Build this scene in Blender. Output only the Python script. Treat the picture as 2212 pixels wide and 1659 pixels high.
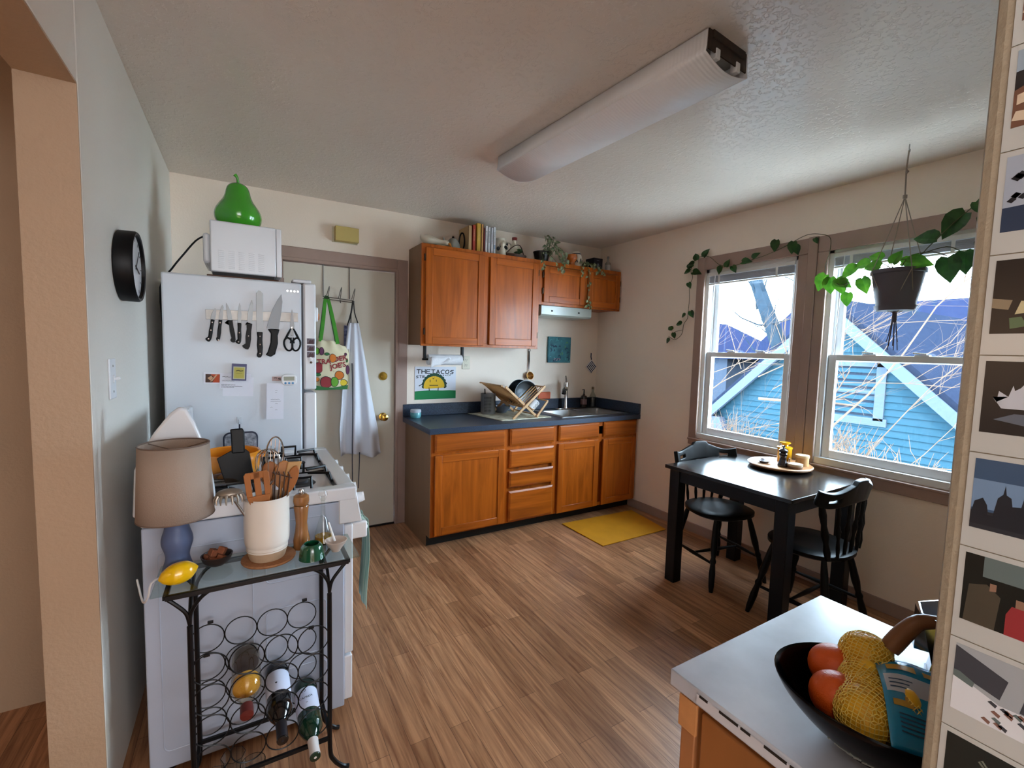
import bpy, bmesh, math, random
from mathutils import Vector, Matrix, Euler
R = random.Random(7)
PI = math.pi
S = bpy.context.scene
COL = S.collection
for o in list(bpy.data.objects):
    bpy.data.objects.remove(o)

# ---------------------------------------------------------------- camera, world, lights, exposure
CAM = Vector((-3.1584, -3.6136, 1.4531))
def setup_camera():
    y, p, r = math.radians(30.7202), math.radians(4.3379), math.radians(1.5084)
    F = Vector((math.sin(y)*math.cos(p), math.cos(y)*math.cos(p), -math.sin(p)))
    Rt = Vector((math.cos(y), -math.sin(y), 0)); U = Rt.cross(F)
    R2 = Rt*math.cos(r)+U*math.sin(r); U2 = U*math.cos(r)-Rt*math.sin(r)
    m = Matrix((R2, U2, -F)).transposed().to_4x4(); m.translation = CAM
    cd = bpy.data.cameras.new('camera'); cd.sensor_fit = 'HORIZONTAL'; cd.sensor_width = 36
    cd.lens = 981.8/2212*36; cd.clip_start = 0.02; cd.clip_end = 300
    co = bpy.data.objects.new('camera', cd); COL.objects.link(co); co.matrix_world = m
    S.camera = co
setup_camera()
w = bpy.data.worlds.new('sky'); S.world = w; w.use_nodes = True
bg = w.node_tree.nodes['Background']; bg.inputs[0].default_value = (0.66, 0.84, 1.0, 1); bg.inputs[1].default_value = 12.5
def lamp(name, kind, loc, rot, energy, col, **k):
    d = bpy.data.lights.new(name, kind); d.energy = energy; d.color = col
    for a, v in k.items(): setattr(d, a, v)
    o = bpy.data.objects.new(name, d); COL.objects.link(o); o.location = loc; o.rotation_euler = rot
    return o
def aim(frm, to):
    return (Vector(to)-Vector(frm)).to_track_quat('-Z', 'Y').to_euler()
# sunlight from over our own roof: reaches only the yard, the tree and the roofs across
lamp('sun', 'SUN', (-20, -6, 20), aim((-20, -6, 20), (0, 0, 0)), 3.0, (1.0, 0.86, 0.68), angle=0.01)
# three added fills in the unseen rooms behind the camera; warm hall lamp last
LK = dict(rear=38.0, side=75.0, ceil=1.5, hall=1.6)
lamp('rear_fill', 'AREA', (-2.4, -7.8, 1.7), aim((-2.4, -7.8, 1.7), (-2.7, 0, 1.6)), LK['rear'], (0.85, 0.92, 1.0), shape='RECTANGLE', size=3.0, size_y=1.5)
lamp('side_fill', 'AREA', (-0.05, -5.4, 1.6), (0, PI/2, 0), LK['side'], (0.78, 0.88, 1.0), shape='RECTANGLE', size=1.4, size_y=1.8)
lamp('rear_overhead_fill', 'AREA', (-2.2, -5.2, 2.44), (0, 0, 0), LK['ceil'], (1.0, 0.80, 0.62), shape='RECTANGLE', size=1.0, size_y=1.0)
lamp('hall_lamp', 'POINT', (-4.35, -3.1, 1.5), (0, 0, 0), LK['hall'], (1.0, 0.62, 0.34), shadow_soft_size=0.12)
for yy, sy in ((-1.6, 0.7), (-2.48, 0.72)):
    d = bpy.data.lights.new('window_portal', 'AREA'); d.shape = 'RECTANGLE'; d.size = sy; d.size_y = 1.3
    d.cycles.is_portal = True
    o = bpy.data.objects.new('window_portal', d); COL.objects.link(o); o.location = (0.16, yy, 1.45); o.rotation_euler = (0, PI/2, 0)
S.view_settings.view_transform = 'Standard'; S.view_settings.look = 'None'
S.view_settings.exposure = 1.72; S.view_settings.gamma = 1.0; S.view_settings.use_curve_mapping = False
S.cycles.max_bounces = 10; S.cycles.diffuse_bounces = 6; S.cycles.transparent_max_bounces = 16
S.cycles.caustics_reflective = False; S.cycles.caustics_refractive = False
S.cycles.sample_clamp_indirect = 4.0

# ---------------------------------------------------------------- materials
def hx(h):
    h = h.lstrip('#'); v = [int(h[i:i+2], 16)/255 for i in (0, 2, 4)]
    return tuple((c/12.92 if c <= 0.04045 else ((c+0.055)/1.055)**2.4) for c in v)+(1,)
_M = {}
def mat(name, col, rough=0.5, metal=0.0, var=0.0, vs=8.0, stretch=(1, 1, 1), col2=None, bump=0.0, bs=40.0, coat=0.0, trans=0.0, ior=1.45, emit=0.0, sss=0.0, spec=0.5, alpha=1.0):
    if name in _M: return _M[name]
    m = bpy.data.materials.new(name); m.use_nodes = True; nt = m.node_tree; N = nt.nodes; L = nt.links
    b = N['Principled BSDF']; c = hx(col) if isinstance(col, str) else col
    b.inputs['Base Color'].default_value = c; b.inputs['Roughness'].default_value = rough; b.inputs['Metallic'].default_value = metal
    b.inputs['Coat Weight'].default_value = coat; b.inputs['Transmission Weight'].default_value = trans; b.inputs['IOR'].default_value = ior
    b.inputs['Specular IOR Level'].default_value = spec; b.inputs['Alpha'].default_value = alpha; b.inputs['Coat Roughness'].default_value = 0.15
    if emit: b.inputs['Emission Color'].default_value = c; b.inputs['Emission Strength'].default_value = emit
    if var or bump or col2:
        tc = N.new('ShaderNodeTexCoord'); mp = N.new('ShaderNodeMapping'); mp.inputs['Scale'].default_value = stretch
        L.new(tc.outputs['Object'], mp.inputs[0])
    if var or col2:
        nz = N.new('ShaderNodeTexNoise'); nz.inputs['Scale'].default_value = vs; nz.inputs['Detail'].default_value = 6
        L.new(mp.outputs[0], nz.inputs['Vector'])
        rp = N.new('ShaderNodeValToRGB'); rp.color_ramp.elements[0].position = 0.3; rp.color_ramp.elements[1].position = 0.72
        c2 = hx(col2) if col2 else tuple(x*(1-var) for x in c[:3])+(1,)
        rp.color_ramp.elements[0].color = c2; rp.color_ramp.elements[1].color = c
        L.new(nz.outputs[0], rp.inputs[0]); L.new(rp.outputs[0], b.inputs['Base Color'])
    if bump:
        n2 = N.new('ShaderNodeTexNoise'); n2.inputs['Scale'].default_value = bs; n2.inputs['Detail'].default_value = 4
        L.new(mp.outputs[0], n2.inputs['Vector'])
        bp = N.new('ShaderNodeBump'); bp.inputs['Strength'].default_value = bump; bp.inputs['Distance'].default_value = 0.01
        L.new(n2.outputs[0], bp.inputs['Height']); L.new(bp.outputs[0], b.inputs['Normal'])
    _M[name] = m; return m
def nodes(m): return m.node_tree.nodes, m.node_tree.links, m.node_tree.nodes['Principled BSDF']

wall_m = mat('wall_paint', '#efe0d1', 0.6, var=0.05, vs=2.0, bump=0.12, bs=90)
left_m = mat('wall_paint_side', '#dcd8d0', 0.55, var=0.04, vs=2.0, bump=0.1, bs=90)
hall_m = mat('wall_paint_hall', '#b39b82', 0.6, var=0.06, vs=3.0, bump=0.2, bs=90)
trim_m = mat('painted_trim', '#a3897e', 0.45, var=0.12, vs=6, bump=0.05, bs=60)
vinyl = mat('white_vinyl', '#dcdcdc', 0.35, var=0.03, vs=5)
enamel = mat('white_enamel', '#d6d9de', 0.22, coat=0.4, var=0.02, vs=4)
fridge_m = mat('textured_enamel', '#ccd2da', 0.35, coat=0.2, bump=0.06, bs=400)
stove_side = mat('range_enamel_shaded', '#aab4c6', 0.3, var=0.03, vs=4)  # white range's side, with dim bluish light put into its colour
door_m = mat('door_paint', '#cfc6b6', 0.4, var=0.04, vs=3, bump=0.03, bs=60)
blk = mat('black_metal', '#0c0c0e', 0.35, 0.3)
blkp = mat('black_plastic', '#060607', 0.45, spec=0.25)
rubber = mat('dark_rubber', '#121212', 0.7)
steel = mat('brushed_steel', '#a9a9a8', 0.28, 1.0, var=0.1, vs=20, stretch=(1, 1, 8))
chrome = mat('chrome', '#d0d0d0', 0.08, 1.0)
blade_m = mat('knife_blade', '#8d8f90', 0.38, 0.35, var=0.1, vs=10)
brass = mat('brass', '#c9a24a', 0.2, 1.0)
glassm = mat('clear_glass', '#f4fbf8', 0.02, trans=1.0, ior=1.45)
white = mat('white_plastic', '#e3e4e6', 0.35)
ceram = mat('white_ceramic', '#ddd8cd', 0.18, coat=0.3)
paper = mat('white_paper', '#dfe0ea', 0.8)
ink = mat('black_ink', '#16171c', 0.7)
soil = mat('potting_soil', '#2a1f18', 0.9, var=0.4, vs=60)
cork = mat('cork', '#a5724c', 0.85, var=0.3, vs=120)
woodl = mat('pale_wood', '#c59a63', 0.5, var=0.2, vs=14, stretch=(1, 1, 0.15))
woodu = mat('utensil_wood', '#a9672f', 0.5, var=0.25, vs=20, stretch=(1, 1, 0.2))
woodd = mat('dark_wood', '#14100f', 0.22, coat=0.5, var=0.3, vs=10, stretch=(0.3, 1, 1))
stemm = mat('vine_stem', '#5c6a3a', 0.6)
leafd = mat('leaf_dark', '#2f5a26', 0.4, col2='#1b3a18', vs=30)
leafl = mat('leaf_bright', '#63a02c', 0.4, col2='#2f6a1c', vs=25)
leafv = mat('leaf_variegated', '#b3bd98', 0.45, col2='#3d5634', vs=45)

def translucent_leaf(m, f=0.35):
    N, L, b = nodes(m); out = [n for n in N if n.type == 'OUTPUT_MATERIAL'][0]
    t = N.new('ShaderNodeBsdfTranslucent'); mx = N.new('ShaderNodeMixShader'); mx.inputs[0].default_value = f
    src = b.inputs['Base Color'].links
    if src: L.new(src[0].from_socket, t.inputs[0])
    else: t.inputs[0].default_value = b.inputs['Base Color'].default_value
    L.new(b.outputs[0], mx.inputs[1]); L.new(t.outputs[0], mx.inputs[2]); L.new(mx.outputs[0], out.inputs[0])
for mm in (leafd, leafl, leafv): translucent_leaf(mm, 0.22)

def pane_material():
    m = bpy.data.materials.new('window_glass'); m.use_nodes = True; N = m.node_tree.nodes; L = m.node_tree.links
    N.remove(N['Principled BSDF']); out = N['Material Output']
    tr = N.new('ShaderNodeBsdfTransparent'); tr.inputs[0].default_value = (0.95, 0.97, 0.98, 1)
    gl = N.new('ShaderNodeBsdfGlossy'); gl.inputs['Roughness'].default_value = 0.02
    lw = N.new('ShaderNodeLayerWeight'); pw = N.new('ShaderNodeMath'); pw.operation = 'POWER'; pw.inputs[1].default_value = 5.0
    fr = N.new('ShaderNodeMapRange'); fr.inputs['To Min'].default_value = 0.03; fr.inputs['To Max'].default_value = 0.6
    L.new(lw.outputs['Facing'], pw.inputs[0]); L.new(pw.outputs[0], fr.inputs[0])
    mx = N.new('ShaderNodeMixShader'); L.new(fr.outputs[0], mx.inputs[0]); L.new(tr.outputs[0], mx.inputs[1]); L.new(gl.outputs[0], mx.inputs[2])
    L.new(mx.outputs[0], out.inputs[0]); return m
pane = pane_material()
def thin_glass(name, tint=(0.96, 0.98, 0.97, 1), ior=1.5, rough=0.02):
    m = pane_material(); m.name = name
    for n in m.node_tree.nodes:
        if n.type == 'BSDF_TRANSPARENT': n.inputs[0].default_value = tint
        if n.type == 'MAP_RANGE': n.inputs['To Min'].default_value = 0.03+(ior-1.5)*0.12; n.inputs['To Max'].default_value = 0.9
        if n.type == 'BSDF_GLOSSY': n.inputs['Roughness'].default_value = rough
    return m
tglass = thin_glass('drinking_glass', (0.93, 0.95, 0.96, 1), 1.6)

def ceiling_material():
    m = mat('ceiling_texture_paint', '#ddd3c9', 0.3, var=0.06, vs=2.5, spec=.9); N, L, b = nodes(m)
    tc = N.new('ShaderNodeTexCoord'); v = N.new('ShaderNodeTexNoise'); v.inputs['Scale'].default_value = 55; v.inputs['Detail'].default_value = 3
    L.new(tc.outputs['Object'], v.inputs['Vector'])
    rp = N.new('ShaderNodeValToRGB'); rp.color_ramp.elements[0].position = 0.52; rp.color_ramp.elements[1].position = 0.62
    L.new(v.outputs[0], rp.inputs[0])
    bp = N.new('ShaderNodeBump'); bp.inputs['Strength'].default_value = 0.35; bp.inputs['Distance'].default_value = 0.004
    L.new(rp.outputs[0], bp.inputs['Height']); L.new(bp.outputs[0], b.inputs['Normal']); return m
ceil_m = ceiling_material()

def floor_material():
    m = mat('laminate_planks', '#9c7454', 0.38, coat=0.12); N, L, b = nodes(m)
    tc = N.new('ShaderNodeTexCoord'); mp = N.new('ShaderNodeMapping'); mp.inputs['Rotation'].default_value = (0, 0, PI/2)
    L.new(tc.outputs['Object'], mp.inputs[0])
    br = N.new('ShaderNodeTexBrick'); br.offset = 0.37; br.offset_frequency = 2; br.squash = 1
    br.inputs['Scale'].default_value = 1.0; br.inputs['Brick Width'].default_value = 0.8; br.inputs['Row Height'].default_value = 0.078
    br.inputs['Mortar Size'].default_value = 0.0009; br.inputs['Mortar Smooth'].default_value = 0.3; br.inputs['Bias'].default_value = 0.0
    br.inputs['Color1'].default_value = hx('#c8946c'); br.inputs['Color2'].default_value = hx('#9d6f4d'); br.inputs['Mortar'].default_value = hx('#6b4a34')
    L.new(mp.outputs[0], br.inputs['Vector'])
    m2 = N.new('ShaderNodeMapping'); m2.inputs['Scale'].default_value = (34, 1.7, 1); L.new(tc.outputs['Object'], m2.inputs[0])
    nz = N.new('ShaderNodeTexNoise'); nz.inputs['Scale'].default_value = 1.6; nz.inputs['Detail'].default_value = 8; nz.inputs['Roughness'].default_value = 0.62; nz.inputs['Distortion'].default_value = 0.8
    L.new(m2.outputs[0], nz.inputs['Vector'])
    rp = N.new('ShaderNodeValToRGB'); rp.color_ramp.elements[0].position = 0.33; rp.color_ramp.elements[1].position = 0.66
    rp.color_ramp.elements[0].color = hx('#8a6852'); rp.color_ramp.elements[1].color = (1, 1, 1, 1)
    L.new(nz.outputs[0], rp.inputs[0])
    mx = N.new('ShaderNodeMix'); mx.data_type = 'RGBA'; mx.blend_type = 'MULTIPLY'; mx.inputs[0].default_value = 0.75
    L.new(br.outputs['Color'], mx.inputs[6]); L.new(rp.outputs[0], mx.inputs[7]); L.new(mx.outputs[2], b.inputs['Base Color'])
    bp = N.new('ShaderNodeBump'); bp.inputs['Strength'].default_value = 0.25; bp.inputs['Distance'].default_value = 0.002
    L.new(nz.outputs[0], bp.inputs['Height']); L.new(bp.outputs[0], b.inputs['Normal']); return m
floor_m = floor_material()

def oak(name, along='z', a='#b55c16', d='#87400c', rough=0.32):
    m = mat(name, a, rough, coat=0.1, spec=0.35); N, L, b = nodes(m)
    tc = N.new('ShaderNodeTexCoord'); mp = N.new('ShaderNodeMapping')
    mp.inputs['Scale'].default_value = (7, 7, 0.45) if along == 'z' else (0.45, 7, 7)
    L.new(tc.outputs['Object'], mp.inputs[0])
    nz = N.new('ShaderNodeTexNoise'); nz.inputs['Scale'].default_value = 2.2; nz.inputs['Detail'].default_value = 9; nz.inputs['Roughness'].default_value = 0.6; nz.inputs['Distortion'].default_value = 1.2
    L.new(mp.outputs[0], nz.inputs['Vector'])
    rp = N.new('ShaderNodeValToRGB'); rp.color_ramp.elements[0].position = 0.3; rp.color_ramp.elements[1].position = 0.62
    rp.color_ramp.elements[0].color = hx(d); rp.color_ramp.elements[1].color = hx(a)
    L.new(nz.outputs[0], rp.inputs[0]); L.new(rp.outputs[0], b.inputs['Base Color'])
    bp = N.new('ShaderNodeBump'); bp.inputs['Strength'].default_value = 0.12; bp.inputs['Distance'].default_value = 0.002
    L.new(nz.outputs[0], bp.inputs['Height']); L.new(bp.outputs[0], b.inputs['Normal']); return m
oak_v = oak('oak_vertical', 'z'); oak_h = oak('oak_horizontal', 'x')
oak_s = mat('cabinet_side_panel', '#7d5b40', 0.45, var=0.15, vs=10, stretch=(1, 1, 0.2))

def speckle(name, a, b2, sc=300, rough=0.35):
    m = mat(name, a, rough, coat=0.1); N, L, b = nodes(m)
    tc = N.new('ShaderNodeTexCoord'); nz = N.new('ShaderNodeTexNoise'); nz.inputs['Scale'].default_value = sc; nz.inputs['Detail'].default_value = 2
    L.new(tc.outputs['Object'], nz.inputs['Vector'])
    rp = N.new('ShaderNodeValToRGB'); rp.color_ramp.elements[0].position = 0.45; rp.color_ramp.elements[1].position = 0.6
    rp.color_ramp.elements[0].color = hx(a); rp.color_ramp.elements[1].color = hx(b2)
    L.new(nz.outputs[0], rp.inputs[0]); L.new(rp.outputs[0], b.inputs['Base Color']); return m
lam = speckle('blue_laminate', '#1b2434', '#34435a')

# ---------------------------------------------------------------- mesh builder
class MB:
    def __init__(s): s.v = []; s.f = []; s.m = []
    def add(s, vs, fs, m=0, T=None):
        n = len(s.v)
        s.v += [tuple(T @ Vector(v)) if T else tuple(v) for v in vs]
        s.f += [tuple(i+n for i in f) for f in fs]; s.m += [m]*len(fs); return s
    def box(s, x0, x1, y0, y1, z0, z1, m=0, T=None):
        if x0 > x1: x0, x1 = x1, x0
        if y0 > y1: y0, y1 = y1, y0
        if z0 > z1: z0, z1 = z1, z0
        vs = [(x0, y0, z0), (x1, y0, z0), (x1, y1, z0), (x0, y1, z0), (x0, y0, z1), (x1, y0, z1), (x1, y1, z1), (x0, y1, z1)]
        return s.add(vs, [(0, 3, 2, 1), (4, 5, 6, 7), (0, 1, 5, 4), (1, 2, 6, 5), (2, 3, 7, 6), (3, 0, 4, 7)], m, T)
    def bar(s, a, b, wx, wy, m=0, up=(0, 0, 1)):
        a = Vector(a); b = Vector(b); d = (b-a); L = d.length; d.normalize(); u = Vector(up)
        if abs(d.dot(u)) > 0.99: u = Vector((0, 1, 0))
        x = u.cross(d).normalized(); y = d.cross(x)
        T = Matrix((x, y, d)).transposed().to_4x4(); T.translation = a
        return s.box(-wx/2, wx/2, -wy/2, wy/2, 0, L, m, T)
    def lathe(s, pr, c=(0, 0, 0), n=24, m=0, T=None, capb=True, capt=True, sx=1, sy=1):
        vs = []; fs = []; c = Vector(c); k = len(pr)
        for r, z in pr:
            for i in range(n):
                a = 2*PI*i/n; vs.append((c.x+r*sx*math.cos(a), c.y+r*sy*math.sin(a), c.z+z))
        for j in range(k-1):
            for i in range(n):
                i2 = (i+1) % n; fs.append((j*n+i, j*n+i2, (j+1)*n+i2, (j+1)*n+i))
        if capb and pr[0][0] > 1e-6: fs.append(tuple(range(n-1, -1, -1)))
        if capt and pr[-1][0] > 1e-6: fs.append(tuple((k-1)*n+i for i in range(n)))
        return s.add(vs, fs, m, T)
    def cyl(s, a, b, r0, r1=None, n=16, m=0):
        a = Vector(a); b = Vector(b); r1 = r0 if r1 is None else r1; d = b-a
        T = d.to_track_quat('Z', 'Y').to_matrix().to_4x4(); T.translation = a
        return s.lathe([(r0, 0), (r1, d.length)], n=n, m=m, T=T)
    def turned(s, a, b, pr, n=12, m=0):
        a = Vector(a); b = Vector(b); d = b-a; L = d.length
        T = d.to_track_quat('Z', 'Y').to_matrix().to_4x4(); T.translation = a
        return s.lathe([(r, t*L) for r, t in pr], n=n, m=m, T=T)
    def tube(s, pts, r, n=8, closed=False, m=0, flat=1.0):
        P = [Vector(p) for p in pts]; K = len(P); vs = []; fs = []; nx = None
        for i, p in enumerate(P):
            if closed: t = (P[(i+1) % K]-P[i-1])
            else: t = P[min(i+1, K-1)]-P[max(i-1, 0)]
            t = t.normalized() if t.length > 1e-9 else Vector((0, 0, 1))
            if nx is None:
                nx = t.cross(Vector((0, 0, 1)) if abs(t.z) < 0.9 else Vector((1, 0, 0))).normalized()
            else:
                nx = (nx-t*nx.dot(t)); nx = nx.normalized() if nx.length > 1e-6 else t.orthogonal().normalized()
            ny = t.cross(nx); rr = r[i] if isinstance(r, (list, tuple)) else r
            for j in range(n):
                a = 2*PI*j/n; vs.append(p+nx*rr*math.cos(a)+ny*rr*flat*math.sin(a))
        for i in range(K if closed else K-1):
            i2 = (i+1) % K
            for j in range(n):
                j2 = (j+1) % n; fs.append((i*n+j, i*n+j2, i2*n+j2, i2*n+j))
        if not closed:
            fs.append(tuple(range(n-1, -1, -1))); fs.append(tuple((K-1)*n+j for j in range(n)))
        return s.add(vs, fs, m)
    def prism(s, poly, z0, z1, m=0, T=None):
        k = len(poly); ar = sum(poly[i][0]*poly[(i+1) % k][1]-poly[(i+1) % k][0]*poly[i][1] for i in range(k))
        if ar < 0: poly = poly[::-1]
        if z0 > z1: z0, z1 = z1, z0
        vs = [(x, y, z0) for x, y in poly]+[(x, y, z1) for x, y in poly]
        fs = [tuple(range(k-1, -1, -1)), tuple(range(k, 2*k))]+[(i, (i+1) % k, k+(i+1) % k, k+i) for i in range(k)]
        return s.add(vs, fs, m, T)
    def ball(s, c, r, sx=1, sy=1, sz=1, n=20, m=0, T=None):
        k = n//2; pr = [(max(r*math.sin(PI*j/k), 1e-5), -r*math.cos(PI*j/k)*sz) for j in range(k+1)]
        return s.lathe(pr, c, n, m, T, False, False, sx, sy)
    def grid(s, fn, nu, nv, m=0, skip=None):
        vs = [fn(i/nu, j/nv) for i in range(nu+1) for j in range(nv+1)]; fs = []
        for i in range(nu):
            for j in range(nv):
                if skip and skip(i, j): continue
                a = i*(nv+1)+j; fs.append((a, a+1, a+nv+2, a+nv+1))
        return s.add(vs, fs, m)
    def text(s, string, size, T, m=0, ext=0.0004, align='CENTER', bold=0.0):
        c = bpy.data.curves.new('t', 'FONT'); c.body = string; c.size = size; c.align_x = align; c.align_y = 'CENTER'; c.extrude = ext; c.offset = bold; c.resolution_u = 2
        o = bpy.data.objects.new('t', c); COL.objects.link(o); bpy.context.view_layer.update()
        me = o.evaluated_get(bpy.context.evaluated_depsgraph_get()).to_mesh()
        vs = [tuple(v.co) for v in me.vertices]; fs = [tuple(p.vertices) for p in me.polygons]
        s.add(vs, fs, m, T); bpy.data.objects.remove(o); bpy.data.curves.remove(c); return s
    def stroke(s, pts, wd, T, m=0, h=0.0006):
        for a, b in zip(pts, pts[1:]):
            a = Vector(a+(0,)); b = Vector(b+(0,)); d = b-a
            if d.length < 1e-6: continue
            n = Vector((-d.y, d.x, 0)).normalized()*wd/2; e = d.normalized()*wd*0.3
            s.prism([tuple((a-e+n))[:2], tuple((a-e-n))[:2], tuple((b+e-n))[:2], tuple((b+e+n))[:2]], 0, h, m, T)
        return s
def wpos(o):
    v = Vector((0, 0, 0))
    while o is not None: v += o.location; o = o.parent
    return v
def fin(name, mb, ms, parent=None, W=True, ang=40, bev=0.0, solid=0.0, sub=0, label=None, seg=2):
    me = bpy.data.meshes.new(name); off = wpos(parent) if (parent is not None and W) else Vector((0, 0, 0))
    me.from_pydata([(v[0]-off.x, v[1]-off.y, v[2]-off.z) for v in mb.v], [], mb.f)
    ms = ms if isinstance(ms, (list, tuple)) else [ms]
    for q in ms: me.materials.append(q)
    for p, i in zip(me.polygons, mb.m): p.material_index = i
    me.validate(); me.update()
    if ang and len(me.polygons):
        me.shade_smooth(); me.set_sharp_from_angle(angle=math.radians(ang))
    o = bpy.data.objects.new(name, me); COL.objects.link(o); o.parent = parent
    if solid: md = o.modifiers.new('solid', 'SOLIDIFY'); md.thickness = solid; md.offset = 0
    if bev: md = o.modifiers.new('bevel', 'BEVEL'); md.width = bev; md.segments = seg; md.limit_method = 'ANGLE'; md.angle_limit = math.radians(50)
    if sub: md = o.modifiers.new('sub', 'SUBSURF'); md.levels = sub; md.render_levels = sub
    if label: o['label'] = label
    return o
def thing(name, label, cat, loc=(0, 0, 0), rot=0.0, group=None):
    o = bpy.data.objects.new(name, None); COL.objects.link(o); o.empty_display_size = 0.05; o.location = loc
    o.rotation_euler = rot if isinstance(rot, (tuple, Euler)) else (0, 0, rot)
    o['label'] = label; o['category'] = cat
    if group: o['group'] = group
    return o
def tag(o, label, cat, group=None, kind=None):
    o['label'] = label; o['category'] = cat
    if group: o['group'] = group
    if kind: o['kind'] = kind
    return o
def solo(name, mb, ms, label, cat, group=None, **k):
    """a thing that is one mesh, with its origin at its base centre"""
    xs = [v[0] for v in mb.v]; ys = [v[1] for v in mb.v]; zs = [v[2] for v in mb.v]
    c = Vector(((min(xs)+max(xs))/2, (min(ys)+max(ys))/2, min(zs)))
    mb.v = [(v[0]-c.x, v[1]-c.y, v[2]-c.z) for v in mb.v]
    o = fin(name, mb, ms, None, **k); o.location = c
    return tag(o, label, cat, group)
def struct(name, mb, ms, parent=None, **k):
    o = fin(name, mb, ms, parent, **k)
    if parent is None: o['kind'] = 'structure'
    return o
def wallT(x, y, z, face):
    """frame on a wall: local x along the wall to the right as seen, local y up, local z out of the wall. face: '-y','+x','-x'"""
    ax = {'-y': ((1, 0, 0), (0, 0, 1), (0, -1, 0)), '+x': ((0, 1, 0), (0, 0, 1), (1, 0, 0)), '-x': ((0, -1, 0), (0, 0, 1), (-1, 0, 0))}[face]
    T = Matrix([Vector(a) for a in ax]).transposed().to_4x4(); T.translation = (x, y, z); return T
def arc(cx, cy, r, a0, a1, n, ry=None):
    ry = r if ry is None else ry
    return [(cx+r*math.cos(math.radians(a0+(a1-a0)*i/n)), cy+ry*math.sin(math.radians(a0+(a1-a0)*i/n))) for i in range(n+1)]
def smooth(pts, k=4):
    P = [Vector(p) for p in pts]; out = []
    for i in range(len(P)-1):
        a = P[max(i-1, 0)]; b = P[i]; c = P[i+1]; d = P[min(i+2, len(P)-1)]
        for j in range(k):
            t = j/k; out.append(0.5*((2*b)+(c-a)*t+(2*a-5*b+4*c-d)*t*t+(3*b-a-3*c+d)*t**3))
    out.append(P[-1]); return out
def leaf(mb, p, tip, nrm, size, m=0, wid=0.8):
    """heart-shaped, folded and drooping leaf from p towards direction tip"""
    d = Vector(tip).normalized(); n = Vector(nrm); n = (n-d*n.dot(d))
    n = n.normalized() if n.length > 1e-4 else d.orthogonal().normalized(); s = d.cross(n)
    out = [(0.0, 0), (-0.08, 0.22), (0.08, 0.42), (0.3, 0.5), (0.55, 0.42), (0.8, 0.2), (1.0, 0)]
    vs = []; p = Vector(p)
    for u, w_ in out:
        for sg in (-1, 0, 1):
            uu = u if sg else max(u, 0)
            vs.append(p+d*uu*size+s*sg*w_*size*wid+n*(abs(sg)*w_*0.35*size-0.25*size*uu*uu))
    fs = []
    for i in range(6):
        for j in range(2): fs.append((i*3+j, i*3+j+1, i*3+j+4, i*3+j+3))
    mb.add(vs, fs, m)
XL, H = -3.5305, 2.4994

# ---------------------------------------------------------------- the room
struct('floor', MB().box(-5.0, 0.0, -8.0, 0.0, -0.1, 0.0), floor_m, ang=0)
struct('ceiling', MB().box(-5.0, 0.0, -8.0, 0.0, H, H+0.12), ceil_m, ang=0)
DX0, DX1, DZ = -2.918, -2.096, 2.05
b = MB(); b.box(-5.0, DX0, 0, 0.12, 0, H); b.box(DX1, 0.14, 0, 0.12, 0, H); b.box(DX0, DX1, 0, 0.12, DZ, H)
struct('wall_back', b, wall_m, ang=0)
W1 = (-1.955, -1.245, 0.80, 2.12); W2 = (-2.86, -2.125, 0.80, 2.13)
b = MB(); b.box(0, 0.14, W1[1], 0, 0, H); b.box(0, 0.14, W2[1], W1[0], 0, H); b.box(0, 0.14, -8, W2[0], 0, H)
b.box(0, 0.14, W1[0], W1[1], 0, W1[2]); b.box(0, 0.14, W1[0], W1[1], W1[3], H)
b.box(0, 0.14, W2[0], W2[1], 0, W2[2]); b.box(0, 0.14, W2[0], W2[1], W2[3], H)
struct('wall_right', b, wall_m, ang=0)
LY = -1.90
b = MB(); b.box(XL-0.125, XL, LY, 0, 0, H); b.box(XL-0.125, XL, -8, LY, 2.14, H); b.box(XL-0.125, XL, -8, -3.75, 0, 2.14)
struct('wall_left', b, left_m, ang=0, bev=0.006)
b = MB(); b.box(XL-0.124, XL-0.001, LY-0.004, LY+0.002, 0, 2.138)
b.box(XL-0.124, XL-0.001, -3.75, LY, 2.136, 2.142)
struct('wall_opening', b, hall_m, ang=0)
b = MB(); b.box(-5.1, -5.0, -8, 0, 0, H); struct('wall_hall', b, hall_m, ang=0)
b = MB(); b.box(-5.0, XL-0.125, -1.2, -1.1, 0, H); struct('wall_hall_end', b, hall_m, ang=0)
b = MB(); b.box(-5.1, 0.14, -8.1, -8.0, 0, H); struct('wall_rear', b, wall_m, ang=0)
b = MB(); b.box(-2.6, 0.0, -3.60, -3.4655, 0, H); struct('wall_front', b, mat('stub_wall_paint', '#a89c88', 0.6, var=0.08, vs=14, bump=0.25, bs=120), bev=0.008, ang=0)
struct('baseboard_right', MB().box(-0.014, 0, -8, -0.54, 0, 0.075), trim_m, bev=0.003)
struct('baseboard_back', MB().box(-5.0, DX0-0.1, -0.014, 0, 0, 0.075), trim_m, bev=0.003)
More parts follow.
